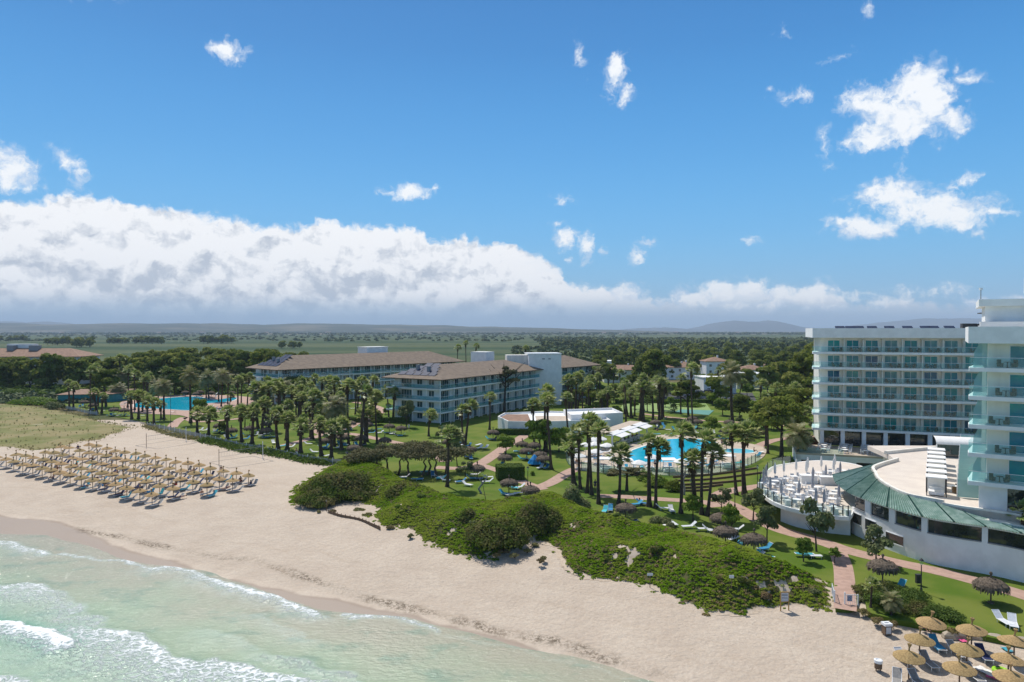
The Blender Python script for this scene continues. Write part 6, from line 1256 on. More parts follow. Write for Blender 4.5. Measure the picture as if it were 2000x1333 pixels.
for g_, L in GPAL.items():
    L = sorted(L)
    for k, (px, py) in enumerate(L):
        x, y, _ = at(px, py, GZ + 1.85); s = 1.0
        nm_ = '%s thatched parasol %s' % (ordw(k + 1), g_)
        o = empty('thatched_parasol', (x, y, GZ), random.uniform(0, 6), 'shaggy grey thatched parasol %s, %s from left' % (g_, ordw(k + 1)), 'parasol', 'thatched garden parasols'); link('pole', GP, o); link('thatch_core', SHC, o, (0, 0, 1.4)); link('thatch', SH[ncl % 3], o, (0, 0, 1.4)); link('topknot', KN, o, (0, 0, 2.3)); ncl += 1
        nl = 2 if g_ != 'near the curved wall' or px < 1800 else 0
        for j in range(nl + (1 if random.random() < .35 and nl else 0)):
            a = random.uniform(-.5, 3.6); lx = x + (j - .6) * 1.3 + random.uniform(-.2, .2); ly = y - .5 + random.uniform(-.8, .6) - (j % 2) * .5
            tw = random.choice(['blue', 'teal', 'blue', None, 'canvas', 'navy']); kd = ('w', int(random.random() < .3))
            lounger(lx, ly, GZ, a, kd, tw, '%s lounger %s of the %s' % ('white' if not tw else {'canvas': 'cream'}.get(tw, tw), ('left', 'right', 'behind')[j], nm_), 'garden loungers by the parasols', legs=y < 110)
XL = [(903, 872, 60, 'on the lawn below the wind blown palms'), (915, 874, 60, 'on the lawn below the wind blown palms'), (934, 872, 60, 'on the lawn below the wind blown palms'), (937, 878, 60, 'on the lawn below the wind blown palms'), (948, 878, 55, 'on the lawn below the wind blown palms'),
      (868, 942, 160, 'behind the dune bushes'), (858, 936, 200, 'behind the dune bushes'), (862, 938, 10, 'behind the dune bushes'), (900, 945, 20, 'behind the dune bushes'), (912, 951, 150, 'behind the dune bushes'), (953, 945, 10, 'behind the dune bushes'), (930, 931, 0, 'behind the dune bushes'), (790, 936, 10, 'behind the dune bushes'), (815, 940, 190, 'behind the dune bushes'), (830, 925, 30, 'behind the dune bushes'), (845, 932, 100, 'behind the dune bushes'), (1003, 957, 150, 'behind the dune bushes'), (1015, 956, 20, 'behind the dune bushes'),
      (1182, 1003, 70, 'on the lawn before the tall palm row'), (1193, 1000, 80, 'on the lawn before the tall palm row'), (1245, 990, 20, 'on the lawn before the tall palm row'), (1255, 988, 150, 'on the lawn before the tall palm row'), (1295, 998, 170, 'on the lawn before the tall palm row'), (1313, 1002, 90, 'on the lawn before the tall palm row'), (1316, 1028, 100, 'on the lawn before the tall palm row'), (1293, 1033, 0, 'on the lawn before the tall palm row'), (1348, 1034, 10, 'on the lawn before the tall palm row'), (1369, 1039, 180, 'on the lawn before the tall palm row'), (1388, 1041, 160, 'on the lawn before the tall palm row'), (1480, 1095, 10, 'on the lawn near the path fork'), (1497, 1078, 20, 'on the lawn near the path fork'), (1434, 1058, 40, 'on the lawn near the path fork'), (1575, 1090, 175, 'on the lawn near the path fork'), (1590, 1093, 175, 'on the lawn near the path fork'),
      (390, 843, 60, 'by the windbreak fence'), (400, 843, 60, 'by the windbreak fence'), (420, 846, 70, 'by the windbreak fence'), (436, 848, 70, 'by the windbreak fence'), (455, 858, 50, 'by the windbreak fence'), (480, 860, 50, 'by the windbreak fence'), (553, 874, 40, 'by the windbreak fence'), (568, 876, 40, 'by the windbreak fence'), (612, 886, 170, 'by the windbreak fence'), (640, 893, 60, 'by the windbreak fence'), (635, 876, 60, 'by the windbreak fence'), (660, 877, 60, 'by the windbreak fence'), (600, 870, 170, 'by the windbreak fence'), (512, 853, 20, 'by the windbreak fence'), (522, 850, 20, 'by the windbreak fence'), (533, 868, 120, 'by the windbreak fence'),
      (700, 796, 10, 'on the lawn before the left wing'), (690, 800, 20, 'on the lawn before the left wing'), (675, 802, 0, 'on the lawn before the left wing'), (597, 828, 20, 'on the lawn before the left wing'), (672, 838, 60, 'on the lawn before the left wing'),
      (727, 848, 20, 'before the near apartment block'), (742, 848, 30, 'before the near apartment block'), (768, 850, 0, 'before the near apartment block'), (738, 841, 200, 'before the near apartment block'),
      (1296, 833, 90, 'on the lawn behind the pool'), (1285, 835, 100, 'on the lawn behind the pool'), (1303, 842, 170, 'on the lawn behind the pool'), (1316, 841, 90, 'on the lawn behind the pool'), (1348, 836, 80, 'on the lawn behind the pool'), (1358, 838, 70, 'on the lawn behind the pool'), (1378, 842, 90, 'on the lawn behind the pool'), (1395, 848, 80, 'on the lawn behind the pool'), (1282, 851, 0, 'on the lawn behind the pool'), (1307, 852, 0, 'on the lawn behind the pool'), (1298, 820, 0, 'on the lawn behind the pool'), (1362, 848, 120, 'on the lawn behind the pool'), (1408, 836, 90, 'on the lawn behind the pool'), (1330, 841, 60, 'on the lawn behind the pool'),
      (1240, 918, 80, 'on the pool deck'), (1255, 916, 90, 'on the pool deck'), (1266, 914, 90, 'on the pool deck'), (1275, 917, 90, 'on the pool deck'), (1340, 915, 10, 'on the pool deck'), (1350, 922, 10, 'on the pool deck'), (1372, 908, 0, 'on the pool deck'), (1385, 912, 30, 'on the pool deck'), (1398, 905, 0, 'on the pool deck'), (1405, 914, 10, 'on the pool deck'), (1445, 908, 10, 'on the pool deck'), (1450, 913, 10, 'on the pool deck'), (1402, 893, 150, 'on the pool deck'), (1410, 889, 150, 'on the pool deck'), (1482, 893, 40, 'on the pool deck'), (1488, 887, 40, 'on the pool deck'), (1162, 894, 10, 'on the pool deck'), (1168, 899, 0, 'on the pool deck'), (1150, 905, 30, 'on the pool deck'), (1158, 888, 30, 'on the pool deck'), (1187, 886, 10, 'on the pool deck'), (1190, 892, 10, 'on the pool deck'), (1130, 900, 60, 'on the pool deck'), (1210, 920, 90, 'on the pool deck'), (1225, 918, 90, 'on the pool deck'), (1300, 915, 80, 'on the pool deck'), (1310, 916, 80, 'on the pool deck'),
      (412, 797, 40, 'on the left pool deck'), (420, 800, 40, 'on the left pool deck'), (398, 803, 40, 'on the left pool deck'), (428, 803, 40, 'on the left pool deck'), (404, 807, 20, 'on the left pool deck'), (240, 792, 0, 'on the left pool deck'), (246, 788, 0, 'on the left pool deck'), (252, 795, 0, 'on the left pool deck'), (338, 807, 0, 'on the left pool deck'), (433, 771, 50, 'on the left pool deck'), (420, 772, 50, 'on the left pool deck'),
      (225, 811, 10, 'by the far left fence'), (237, 812, 10, 'by the far left fence'), (160, 794, 120, 'by the far left fence'), (202, 804, 20, 'by the far left fence'), (280, 814, 0, 'by the far left fence'), (308, 826, 0, 'by the far left fence')]
cnt = {}
for px, py, a, wh_ in sorted(XL, key=lambda q: (q[3], q[0])):
    cnt[wh_] = cnt.get(wh_, 0) + 1; dk = 'deck' in wh_; x, y, z = at(px, py, 2.1 if dk else GZ); tw = random.choice(['blue', 'teal', 'blue', None, 'canvas', None]) 
    lounger(x, y, z, radians(a), ('w', int(random.random() < .25)), tw, '%s lounger %s, %s from left' % ('white' if not tw else {'canvas': 'cream'}.get(tw, tw), wh_, ordw(cnt[wh_])), 'loose loungers ' + wh_, legs=y < 125)

# ------------------------------------------------------------------ pool furniture
def cabana(px, py, z, label, w=2.4, hgt=2.2, frame_='frame', rz=0, pos=None, curtain=True):
    x, y, z = pos if pos else at(px, py, z); o = empty('cabana', (x, y, z), rz, label, 'cabana', 'square white cabanas')
    for sx, sy in ((-1, -1), (1, -1), (1, 1), (-1, 1)): MB().box(sx * w / 2 - .05, sx * w / 2 + .05, sy * w / 2 - .05, sy * w / 2 + .05, 0, hgt).build('post', M[frame_], o)
    MB().box(-w / 2 - .10, w / 2 + .10, -w / 2 - .10, w / 2 + .10, hgt, hgt + .09).build('top_frame', M['frame'], o); MB().add([(-w / 2, -w / 2, hgt + .1), (w / 2, -w / 2, hgt + .1), (w / 2, w / 2, hgt + .1), (-w / 2, w / 2, hgt + .1), (0, 0, hgt + .2)], [(0, 1, 4), (1, 2, 4), (2, 3, 4), (3, 0, 4)]).build('canopy', M['canvas'], o)
    MB().box(-w / 2 + .2, w / 2 - .2, -w / 2 + .2, w / 2 - .2, .12, .5).box(-w / 2 + .3, w / 2 - .3, w / 2 - .5, w / 2 - .25, .5, .8).build('daybed', M['canvas'], o)
    if curtain: MB().box(-w / 2, w / 2, w / 2 - .02, w / 2 + .01, .1, hgt).box(-w / 2 - .01, -w / 2 + .02, -w / 2 + .1, -w / 2 + .5, .1, hgt).build('curtain', M['canvas'], o)
    return o
for px, py, n in ((1184, 921, 'nearest the pool gate'), (1222, 924, 'second from the gate'), (1307, 923, 'in the middle of the fence side'), (1421, 915, 'before the small round pool'), (1364, 919, 'between the middle and right ones')): cabana(px, py, 2.1, 'square white cabana by the pool, ' + n, curtain=False)
PT = MB().lathe([(1.45, .0), (1.0, .24), (.5, .44), (.03, .58)], 8).lathe([(1.45, 0), (1.45, -.14)], 8).mesh('parasol_top', M['canvas']); PP = MB().tube([(0, 0, 0), (0, 0, 2.7)], .035, 6).lathe([(.3, 0), (.3, .08), (.05, .1)], 10).mesh('parasol_pole', M['frame'])
for k, (px, py) in enumerate(sorted([(1159, 858), (1186, 869), (1162, 866), (1144, 868), (1164, 881), (1122, 878), (1130, 889), (1249, 903), (1275, 892), (1357, 891), (1332, 900), (1400, 882), (1173, 856)])):
    x, y, _ = at(px, py, 4.5); o = empty('white_parasol', (x, y, 2.1), k * .3, 'open white parasol on the pool deck, %s from left' % ordw(k + 1), 'parasol', 'open white parasols by the pool'); link('pole', PP, o); link('canopy', PT, o, (0, 0, 2.15))
pg = empty('pergola', (0, 0, 0)); tag(pg, 'pergola bar with white awnings beside the large pool', 'pergola'); A_ = np.array(at(1196, 877, 2.1)[:2]); B_ = np.array(at(1264, 850, 2.1)[:2]); dd = (B_ - A_); ln = np.hypot(*dd); dd = dd / ln; frame(pg, A_, dd)
for k in range(5): 
    x = k * ln / 4
    for y_ in (0, 4.2): MB().box(x - .12, x + .12, y_ - .12, y_ + .12, 2.1, 4.9).build('post', M['white'], pg)
MB().box(-.4, ln + .4, 1.3, 4.4, 4.95, 5.1).build('roof', M['decktile'], pg); MB().box(-.3, ln + .3, -.3, 1.25, 4.8, 4.9).build('beam', M['frame'], pg)
for k in range(3):
    x0 = .9 + k * ln / 3; w_ = ln / 3 - 1.8; MB().add([(x0, -1.8, 4.45), (x0 + w_, -1.8, 4.45), (x0 + w_, 1.25, 5.2), (x0, 1.25, 5.2), (x0, -1.8, 4.38), (x0 + w_, -1.8, 4.38), (x0 + w_, 1.25, 5.13), (x0, 1.25, 5.13)], [(0, 1, 2, 3), (7, 6, 5, 4), (0, 4, 5, 1), (1, 5, 6, 2), (2, 6, 7, 3), (3, 7, 4, 0)]).build('awning', M['canvas'], pg)
# tables and chairs
TT = MB().lathe([(.02, .74), (.55, .74), (.55, .70), (.02, .70)], 14).mesh('table_top', M['canvas']); TS = MB().box(-.5, .5, -.5, .5, .70, .74).mesh('table_top', M['canvas']); TLg = MB().lathe([(.05, .70), (.04, .1), (.25, .03), (.25, 0)], 8).mesh('table_leg', M['frame'])
def chairm(m, rat=False):
    c = MB(); c.box(-.25, .25, -.25, .25, .40, .46)
    if rat: c.lathe([(.28, .1), (.30, .45), (.31, .46)], 10); vs = [(.29 * cos(a), .29 * sin(a), z) for z in (.45, .85) for a in np.linspace(0.1, pi - .1, 9)]; c.add(vs, [(i, i + 1, i + 10, i + 9) for i in range(8)])
    else:
        c.box(-.25, .25, .21, .25, .46, .88)
        for sx in (-1, 1):
            for sy in (-1, 1): c.box(sx * .22 - .02, sx * .22 + .02, sy * .22 - .02, sy * .22 + .02, 0, .40)
            c.box(sx * .25 - .02, sx * .25 + .02, -.2, .22, .62, .66)
    return c.mesh('chair', m)
CHW = chairm(M['slingw']); CHR = chairm(M['rattan'], True)
def chair(x, y, z, rz, label, group, me): o = link('chair', me, None, (x, y, z)); o.rotation_euler = (0, 0, rz); return tag(o, label, 'chair', group)
def table(x, y, z, label, group, top=TT): o = empty('table', (x, y, z), 0, label, 'table', group); link('top', top, o); link('leg', TLg, o); return o
TB = [(295, 835), (235, 885), (450, 795), (605, 760), (780, 735), (1005, 700), (1195, 680), (1180, 770), (1400, 665), (665, 870), (545, 910), (545, 975), (280, 1015), (915, 1000), (975, 935), (860, 1105), (650, 1140), (455, 1090), (1240, 1045), (1280, 1000), (1230, 1125), (910, 1205), (1235, 1255), (340, 800), (690, 1060), (1010, 770)]
random.seed(5); k = 0
for (zx, zy) in sorted(TB):
    px, py = 1480 + zx * .12, 840 + zy * .12; x, y, _ = at(px, py, 5.65); k += 1; z = 4.93; a0 = random.uniform(0, 1.5)
    table(x, y, z, 'white table on the round terrace, %s from left' % ordw(k), 'tables on the round terrace', TS if k % 2 else TT)
    for j in range(4):
        a = a0 + j * pi / 2; chair(x + cos(a) * .85, y + sin(a) * .85, z, a - pi / 2, 'white chair %s of the %s terrace table from left' % (('right', 'behind', 'left', 'in front')[int(((a % 6.283) / (pi / 2) + .5)) % 4], ordw(k)), 'chairs on the round terrace', CHW)
CP = MB().lathe([(.05, .9), (.16, 1.05), (.19, 1.5), (.15, 2.1), (.08, 2.5), (.01, 2.65)], 9, wob=.05).mesh('folded_canopy', M['greycloth']); CPW = MB().lathe([(.05, .9), (.16, 1.05), (.19, 1.5), (.15, 2.1), (.08, 2.5), (.01, 2.65)], 9, wob=.05).mesh('folded_canopy', M['canvas']); CPP = MB().tube([(0, 0, 0), (0, 0, 2.6)], .03, 6).lathe([(.3, 0), (.3, .06), (.04, .08)], 8).mesh('pole', M['frame'])
CPs = [(150, 690, 0), (295, 650, 1), (440, 620, 1), (640, 590, 1), (830, 560, 1), (1050, 540, 1), (1270, 510, 1), (110, 770, 0), (220, 900, 0), (400, 960, 0), (690, 960, 0), (910, 880, 0), (915, 730, 0), (1125, 690, 0), (965, 1090, 0), (1100, 1110, 0), (1340, 1020, 0), (1360, 640, 0), (805, 620, 1), (1250, 590, 1)]
for k, (zx, zy, wht) in enumerate(sorted(CPs)):
    x, y, _ = at(1480 + zx * .12, 840 + zy * .12, 6.5); o = empty('folded_parasol', (x, y, 4.93), 0, 'folded %s parasol on the round terrace, %s from left' % ('white' if wht else 'grey', ordw(k + 1)), 'parasol', 'folded parasols on the round terrace'); link('pole', CPP, o); link('folded_canopy', CPW if wht else CP, o)
bc = empty('terrace_bar', at(1598, 945, 4.93), radians(-8), 'pair of white serving counters on the round terrace', 'bar'); MB().box(-2.3, -.1, -.6, .6, 0, 1.1).box(-2.35, -.05, -.65, .65, 1.1, 1.16).build('counter', M['white'], bc); MB().box(.15, 2.4, -1.2, 0, 0, 1.1).box(.1, 2.45, -1.25, .05, 1.1, 1.16).build('counter', M['white'], bc)
# wing terrace rows
random.seed(8); cN = 0
for row in range(7):
    for j in range(4):
        lx = 1.2 + row * 3.7 + .35 * j; ly = -6.9 + j * 2.2; x, y, z = wl(WING_O, dW, lx, ly, 4.3); a = atan2(dW[1], dW[0])
        nm_ = '%s table in the %s row' % (ordw(j + 1), ordw(row + 1)); table(x, y, z, 'white %s from left under the wing' % nm_, 'tables on the wing terrace', TS)
        for s in (-1, 1): x2, y2, _ = wl(WING_O, dW, lx + s * .85, ly, 4.3); chair(x2, y2, z, a - s * pi / 2, 'white chair %s of the %s from left under the wing' % ('left' if s < 0 else 'right', nm_), 'chairs on the wing terrace', CHW)
# balcony furniture
for (org, d, z, wins, wy), fl_ in zip(ALLBAL, list(range(1, 7)) + list(range(1, 6))):
    tn = d is dT; a = atan2(d[1], d[0])
    for k, x in enumerate(wins[:9 if not tn else 2]):
        wn = ('%s balcony from left, %s floor of the %s' % (ordw(k + 1), ordw(fl_), 'near tower' if tn else 'wing')); x0 = x + random.uniform(-.4, .6) - (2.2 if tn and k == 0 else 0)
        for s in (-1, 1): p = wl(org, d, x0 + s * .62, wy - .75, z + .01); chair(p[0], p[1], p[2], a - s * 1.1, 'rattan chair %s of the table, %s' % ('left' if s < 0 else 'right', wn), 'rattan chairs on the balconies', CHR)
        p = wl(org, d, x0, wy - .8, z + .01); o = link('table', TTr if False else (globals().get('RT') or globals().setdefault('RT', MB().lathe([(.02, .62), (.34, .62), (.34, .58), (.05, .56), (.05, .05), (.2, 0)], 10).mesh('rattan_table', M['rattan']))), None, p); tag(o, 'small rattan table, ' + wn, 'table', 'rattan tables on the balconies')
# roof cabanas, round table, awning
for k in range(7): t = k / 6; cabana(0, 0, 0, 'black framed white cabana on the roof deck, %s from the front' % ordw(k + 1), 1.9, 2.1, 'dark', radians(-30), (48.9 + 11.2 * t, 78.4 + 18.0 * t, 8.0))
x, y, z = at(1862, 962, 8.0); table(x, y, z, 'round white table beside the front roof cabana', None)
for j in range(3): a = .3 + j * 2.1; chair(x + cos(a) * .85, y + sin(a) * .85, z, a - pi / 2, 'round backed rattan chair %s the white roof table' % ('right of', 'behind', 'left of')[j], None, CHR)
aw = empty('arched_awning', (67.0, 103.0, 7.7), radians(-20), 'white arched awning at the back of the roof deck', 'awning'); vs = []; fs = []
for i in range(9):
    a = i / 8 * 1.5; vs += [(-2.9, -2.2 * cos(a), 2.2 + 1.0 * sin(a)), (3.4, -2.2 * cos(a), 2.2 + 1.0 * sin(a))]
fs = [(2 * i, 2 * i + 1, 2 * i + 3, 2 * i + 2) for i in range(8)]; MB().add(vs, fs).build('canvas', M['canvas'], aw); MB().box(-2.9, -2.75, -2.2, -2.05, 0, 2.2).box(3.25, 3.4, -2.2, -2.05, 0, 2.2).build('frame', M['frame'], aw); MB().box(-2.7, 3.2, -1.9, -1.8, .0, 2.2).build('glazing', M['dglass'], aw)

# ------------------------------------------------------------------ fences, signs, lamps, gate, nets
def fence(name, pts, z, h, m, pm, label, step=2.2, th=.03, postn='post', gap=.05, cat='fence', maxp=99):
    L = smooth_line(pts, 4); r = empty(name, (L[0][0], L[0][1], z), 0, label, cat); ox, oy = L[0][0], L[0][1]; mb = MB(); acc = 0; lastp = None; np_ = 0
    for a, b in zip(L[:-1], L[1:]):
        dx, dy = b[0] - a[0], b[1] - a[1]; l = hypot(dx, dy); 
        if l < 1e-4: continue
        mb.rbox(((a[0] + b[0]) / 2 - ox, (a[1] + b[1]) / 2 - oy), (dx / l, dy / l), th, l, gap, h)
        acc += l
        if (lastp is None or acc >= step) and np_ < maxp: link(postn, pm, r, (a[0] - ox, a[1] - oy, 0)); acc = 0; lastp = 1; np_ += 1
    mb.build('panel', m, r); return r
wpost = MB().box(-.05, .05, -.05, .05, 0, 1.25).mesh('fence_post', M['frame']); dpost = MB().box(-.05, .05, -.05, .05, 0, 1.7).mesh('fence_post', M['dark']); bpost = MB().box(-.04, .04, -.04, .04, 0, .75).mesh('stick', M['wood'])
net = glassmat('windbreak_mesh', (.8, .8, .8), .0, .55, (.50, .50, .48))
fence('windbreak_fence', W2([(286, 834), (320, 840), (360, 849), (400, 858), (440, 868), (480, 877), (510, 880)]), 1.95, 1.0, net, wpost, 'pale mesh windbreak fence along the left garden edge')
fence('windbreak_fence', W2([(522, 884), (560, 892), (600, 901), (640, 907), (670, 908)]), 1.95, 1.0, net, wpost, 'pale mesh windbreak fence before the big dune bush')
fence('windbreak_fence', W2([(118, 797), (145, 802), (170, 808), (190, 811)]), 1.95, .9, net, wpost, 'low pale fence at the far left palms')
fence('glass_fence', W2([(1106, 899), (1110, 908), (1120, 916)]), 2.05, 1.5, M['fence_glass'], dpost, 'clear glass pool fence left of the gate', 1.8)
fence('glass_fence', W2([(1136, 920), (1160, 924), (1201, 929.5), (1250, 931.5), (1297, 931.5), (1340, 931.5), (1385, 928.5), (1430, 921.5), (1462, 912.5), (1487, 900)]), 2.05, 1.5, M['fence_glass'], dpost, 'long curved clear glass fence in front of the pool', 2.0)
fence('sand_fence', [gp(px, py)[:2] for px, py in ((640, 1004), (665, 1012), (700, 1019), (725, 1030), (742, 1038))], 1.55, .6, M['wood'], bpost, 'low weathered stick fence on the sand below the dune', .7)
for k, pts in enumerate(([(1316, 935), (1400, 929), (1482, 917)], [(1319, 942.5), (1400, 938), (1491, 926)], [(1319, 950.6), (1380, 948), (1450, 942)], [(1320, 956.5), (1370, 955), (1414, 950)], [(1312, 960), (1350, 962), (1390, 960)])):
    L = smooth_line(W2(pts), 4); mb = MB(); strip(mb, L, GZ - .05, GZ + .32, .18); o = mb.build('garden_step', M['wood']); tag(o, 'dark curved timber edging and shadow line in the sloping lawn, %s from the pool' % ordw(k + 1), 'edging', 'timber edgings below the pool')  # dark strips stand for the terrace edging together with its shadow line
def lamp(px, py, label, h=3.4, z=GZ):
    x, y, z = at(px, py, z); o = empty('street_lamp', (x, y, z), 0, label, 'lamp post'); MB().lathe([(.14, 0), (.12, .35), (.06, .45), (.045, h)], 8).build('post', M['dark'], o); l = MB().lathe([(.07, h), (.16, h + .08), (.20, h + .42)], 6).build('lantern', M['fence_glass'], o); MB().lathe([(.24, h + .42), (.12, h + .56), (.02, h + .66)], 6).build('cap', M['dark'], l); return o
lamp(1804, 1160, 'black lantern post with a bin beside the wall path', 2.6); lamp(1481, 957, 'black lamp post left of the round terrace', 3.2); lamp(1031, 949, 'lamp post beside the square hedge', 2.4); lamp(1351, 985, 'thin lamp post between the palms', 3.0); lamp(332, 836, 'tall thin lamp post by the left beach path', 8.5); lamp(1437, 992, 'lamp post at the junction of pink paths', 2.0)
def bin_(px, py, label, sq=True, z=None):
    x, y, z = gp(px, py) if z is None else at(px, py, z); o = empty('litter_bin', (x, y, z), .1, label, 'bin')
    if sq: MB().box(-.3, .3, -.25, .25, .1, .85).build('body', M['wood'], o); MB().box(-.22, .22, -.27, -.255, .2, .75).build('notice', M['slingw'], o); MB().box(-.34, .34, -.3, -.1, .85, 1.05).box(-.34, .34, .1, .3, .85, 1.05).box(-.34, -.2, -.1, .1, .85, 1.05).box(.2, .34, -.1, .1, .85, 1.05).build('lid', M['frame'], o)
    else: MB().lathe([(.27, .25), (.28, .7), (.02, .7)], 14).build('body', M['wood'], o); MB().lathe([(.30, .68), (.31, .9), (.2, .93), (.12, .86), (.02, .86)], 14).build('lid', M['frame'], o); MB().box(-.2, -.15, -.04, .04, 0, .3).box(.15, .2, -.04, .04, 0, .3).build('stand', M['wood'], o)
bin_(1737, 1245, 'square wooden litter bin with white top by the dune bushes'); bin_(1721, 1317, 'round slatted litter bin with white rim on the sand', False)
x, y, z = at(1798, 1146); o = empty('litter_bin', (x, y, z), 0, 'small black box bin on the lantern post', 'bin'); MB().box(-.22, .22, -.15, .15, .2, 1.0).build('body', M['dark'], o); MB().box(-.25, .25, -.18, .18, 1.0, 1.06).build('lid', M['dark'], o)
x, y, z = gp(1536, 1197); o = empty('notice_board', (x, y, z), .08, 'yellow wooden notice board on two posts at the dune foot', 'sign')
MB().box(-.42, -.34, -.04, .04, 0, 1.75).build('post', M['ywood'], o); MB().box(.34, .42, -.04, .04, 0, 1.75).build('post', M['ywood'], o); MB().box(-.34, .34, -.035, .035, 1.66, 1.75).box(-.34, .34, -.035, .035, .8, .88).build('crossbar', M['ywood'], o)
bd = MB().box(-.34, .34, -.02, .0, .88, 1.66).build('board', M['slingw'], o); mb = MB()
for r_i, (zz, n_c, h_) in enumerate(((1.50, 6, .07), (1.38, 6, .07), (1.22, 5, .06), (1.10, 7, .05), (.97, 9, .03))):
    for c_ in range(n_c): x0 = -.28 + c_ * .56 / n_c; mb.box(x0, x0 + .56 / n_c * .72, -.026, -.0205, zz, zz + h_)
mb.build('print', M['ink'], bd)
def stake(px, py, h, label, board=(.3, .22), m='slingw', z=None):
    x, y, z = gp(px, py) if z is None else at(px, py, z); o = empty('beach_sign', (x, y, z), 0, label, 'sign'); MB().tube([(0, 0, -.1), (.03, 0, h)], .04, 5).build('post', M['wood'], o); MB().box(-board[0], board[0], -.06, -.03, h - .05, h + 2 * board[1] - .05).build('board', M[m], o)
stake(1271, 1152, 1.3, 'leaning brown post with small plate at the dune edge', (.28, .13)); stake(1431, 1150, .9, 'small white sign standing in the dune scrub', (.22, .14), z=3.2); stake(636, 1000, 1.4, 'bare stake with a plate beside the stick fence', (.08, .08), 'slingg')
x, y, z = at(951, 992); o = link('leaning_pole', MB().tube([(0, 0, -.5), (-.9, .3, 4.0)], [.06, .03], 6).mesh('leaning_pole', M['wood']), None, (x, y, 2.6)); tag(o, 'thin bare leaning pole rising out of the dune thicket', 'pole')
x, y, z = at(941, 965); o = link('dead_tree', MB().tube([(0, 0, -.2), (-.5, 0, .7), (.1, 0, 1.5), (.7, .1, 2.2), (1.0, .1, 2.9)], [.2, .17, .14, .09, .03], 6).tube([(.1, 0, 1.5), (-.5, .2, 2.3)], [.09, .03], 5).mesh('dead_tree', M['slingg']), None, (x, y, z)); tag(o, 'crooked pale dead tree trunk on the lawn behind the dune', 'dead tree')
x, y, z = at(1337, 968); o = link('dead_tree', MB().tube([(0, 0, -.2), (.1, 0, 1.0), (-.15, 0, 2.2), (.2, 0, 3.0), (.0, .1, 3.7)], [.2, .16, .15, .12, .06], 6).tube([(.2, 0, 3.0), (-.6, .1, 3.8)], [.08, .03], 5).mesh('dead_tree', M['slingg']), None, (x, y, z)); tag(o, 'grey crooked bare trunk between the tall palms', 'dead tree')
def gate(p0, p1, label, z=1.85, sign=False):
    a = gp(*p0); b = gp(*p1); l = hypot(b[0] - a[0], b[1] - a[1]); o = empty('beach_gate', (a[0], a[1], z), atan2(b[1] - a[1], b[0] - a[0]), label, 'gate'); MB().box(0, l, -.02, .02, 1.0, 1.05).box(0, l, -.02, .02, .08, .13).build('rail', M['frame'], o); MB().box(-.05, .05, -.05, .05, 0, 1.25).build('post', M['frame'], o); MB().box(l - .04, l + .04, -.04, .04, 0, 1.1).build('post', M['frame'], o)
    n = max(3, int(l / .16))
    for k in range(1, n): MB().box(k * l / n - .012, k * l / n + .012, -.012, .012, .13, 1.0).build('bar', M['frame'], o)
    if sign: MB().box(.2, .62, -.05, -.03, .45, .98).build('notice', mat('blue_grey_print', (.10, .16, .28), (.35, .40, .48), .6, scale=14), o)
gate((1654, 1191), (1680, 1191), 'open white barred gate with a blue notice at the beach path', sign=True); gate((1634, 1187), (1629, 1165), 'white gate leaf folded back on the left of the path')
def vnet(p0, h0, p1, h1, label):
    a = gp(*p0); b = gp(*p1); l = hypot(b[0] - a[0], b[1] - a[1]); o = empty('volleyball_net', (a[0], a[1], a[2]), atan2(b[1] - a[1], b[0] - a[0]), label, 'net'); MB().tube([(0, 0, -.2), (0, 0, h0)], .05, 6).build('post', M['wood'], o); MB().tube([(l, 0, -.2), (l, 0, h1)], .06, 6).build('post', M['frame'], o); mb = MB(); mb.box(0, l, -.01, .01, 2.35, 2.41).box(0, l, -.006, .006, 1.5, 1.53)
    n = int(l / .5)
    for k in range(1, n): mb.box(k * l / n - .008, k * l / n + .008, -.004, .004, 1.53, 2.35)
    mb.build('net', M['grey'], o)
    # boundary rope
    mb = MB(); mb.tube([(0, -4, .03), (0, 4, .03), (l, 4, .03), (l, -4, .03), (0, -4, .03)], .025, 4); mb.build('court_line', M['grey'], o)
vnet((284, 875), 3.0, (362, 863), 3.2, 'beach volleyball net at the top of the sand'); vnet((426, 910), 3.0, (512, 897), 3.4, 'beach volleyball net nearer the palms with a white post')
# near beach clutter
x, y, z = gp(1962, 1320); o = empty('inflatable_ring', (x, y, z), 0, 'lime green inflatable ring lying on the sand', 'float'); vs = []; fs = []
for i in range(18):
    for j in range(8): a = i * 2 * pi / 18; b = j * 2 * pi / 8; vs.append(((.42 + .16 * cos(b)) * cos(a), (.42 + .16 * cos(b)) * sin(a), .17 + .16 * sin(b)))
fs = [(i * 8 + j, ((i + 1) % 18) * 8 + j, ((i + 1) % 18) * 8 + (j + 1) % 8, i * 8 + (j + 1) % 8) for i in range(18) for j in range(8)]; MB().add(vs, fs).build('ring', M['lime'], o, smooth=True); MB().box(-.15, .15, .3, .5, .28, .36).build('handle', M['dark'], o)
def towel_(px, py, m, label, w=.8, l=1.5, a=.3):
    x, y, z = gp(px, py); mb = MB(); n = 6; vs = [(-w / 2 + w * i / n, -l / 2 + l * j / n, .04 + random.uniform(0, .05)) for j in range(n + 1) for i in range(n + 1)]; fs = [(j * (n + 1) + i, j * (n + 1) + i + 1, (j + 1) * (n + 1) + i + 1, (j + 1) * (n + 1) + i) for j in range(n) for i in range(n)]; o = mb.add(vs, fs).build('beach_towel', M[m], None, (x, y, z + .02)); o.rotation_euler = (0, 0, a); tag(o, label, 'towel')
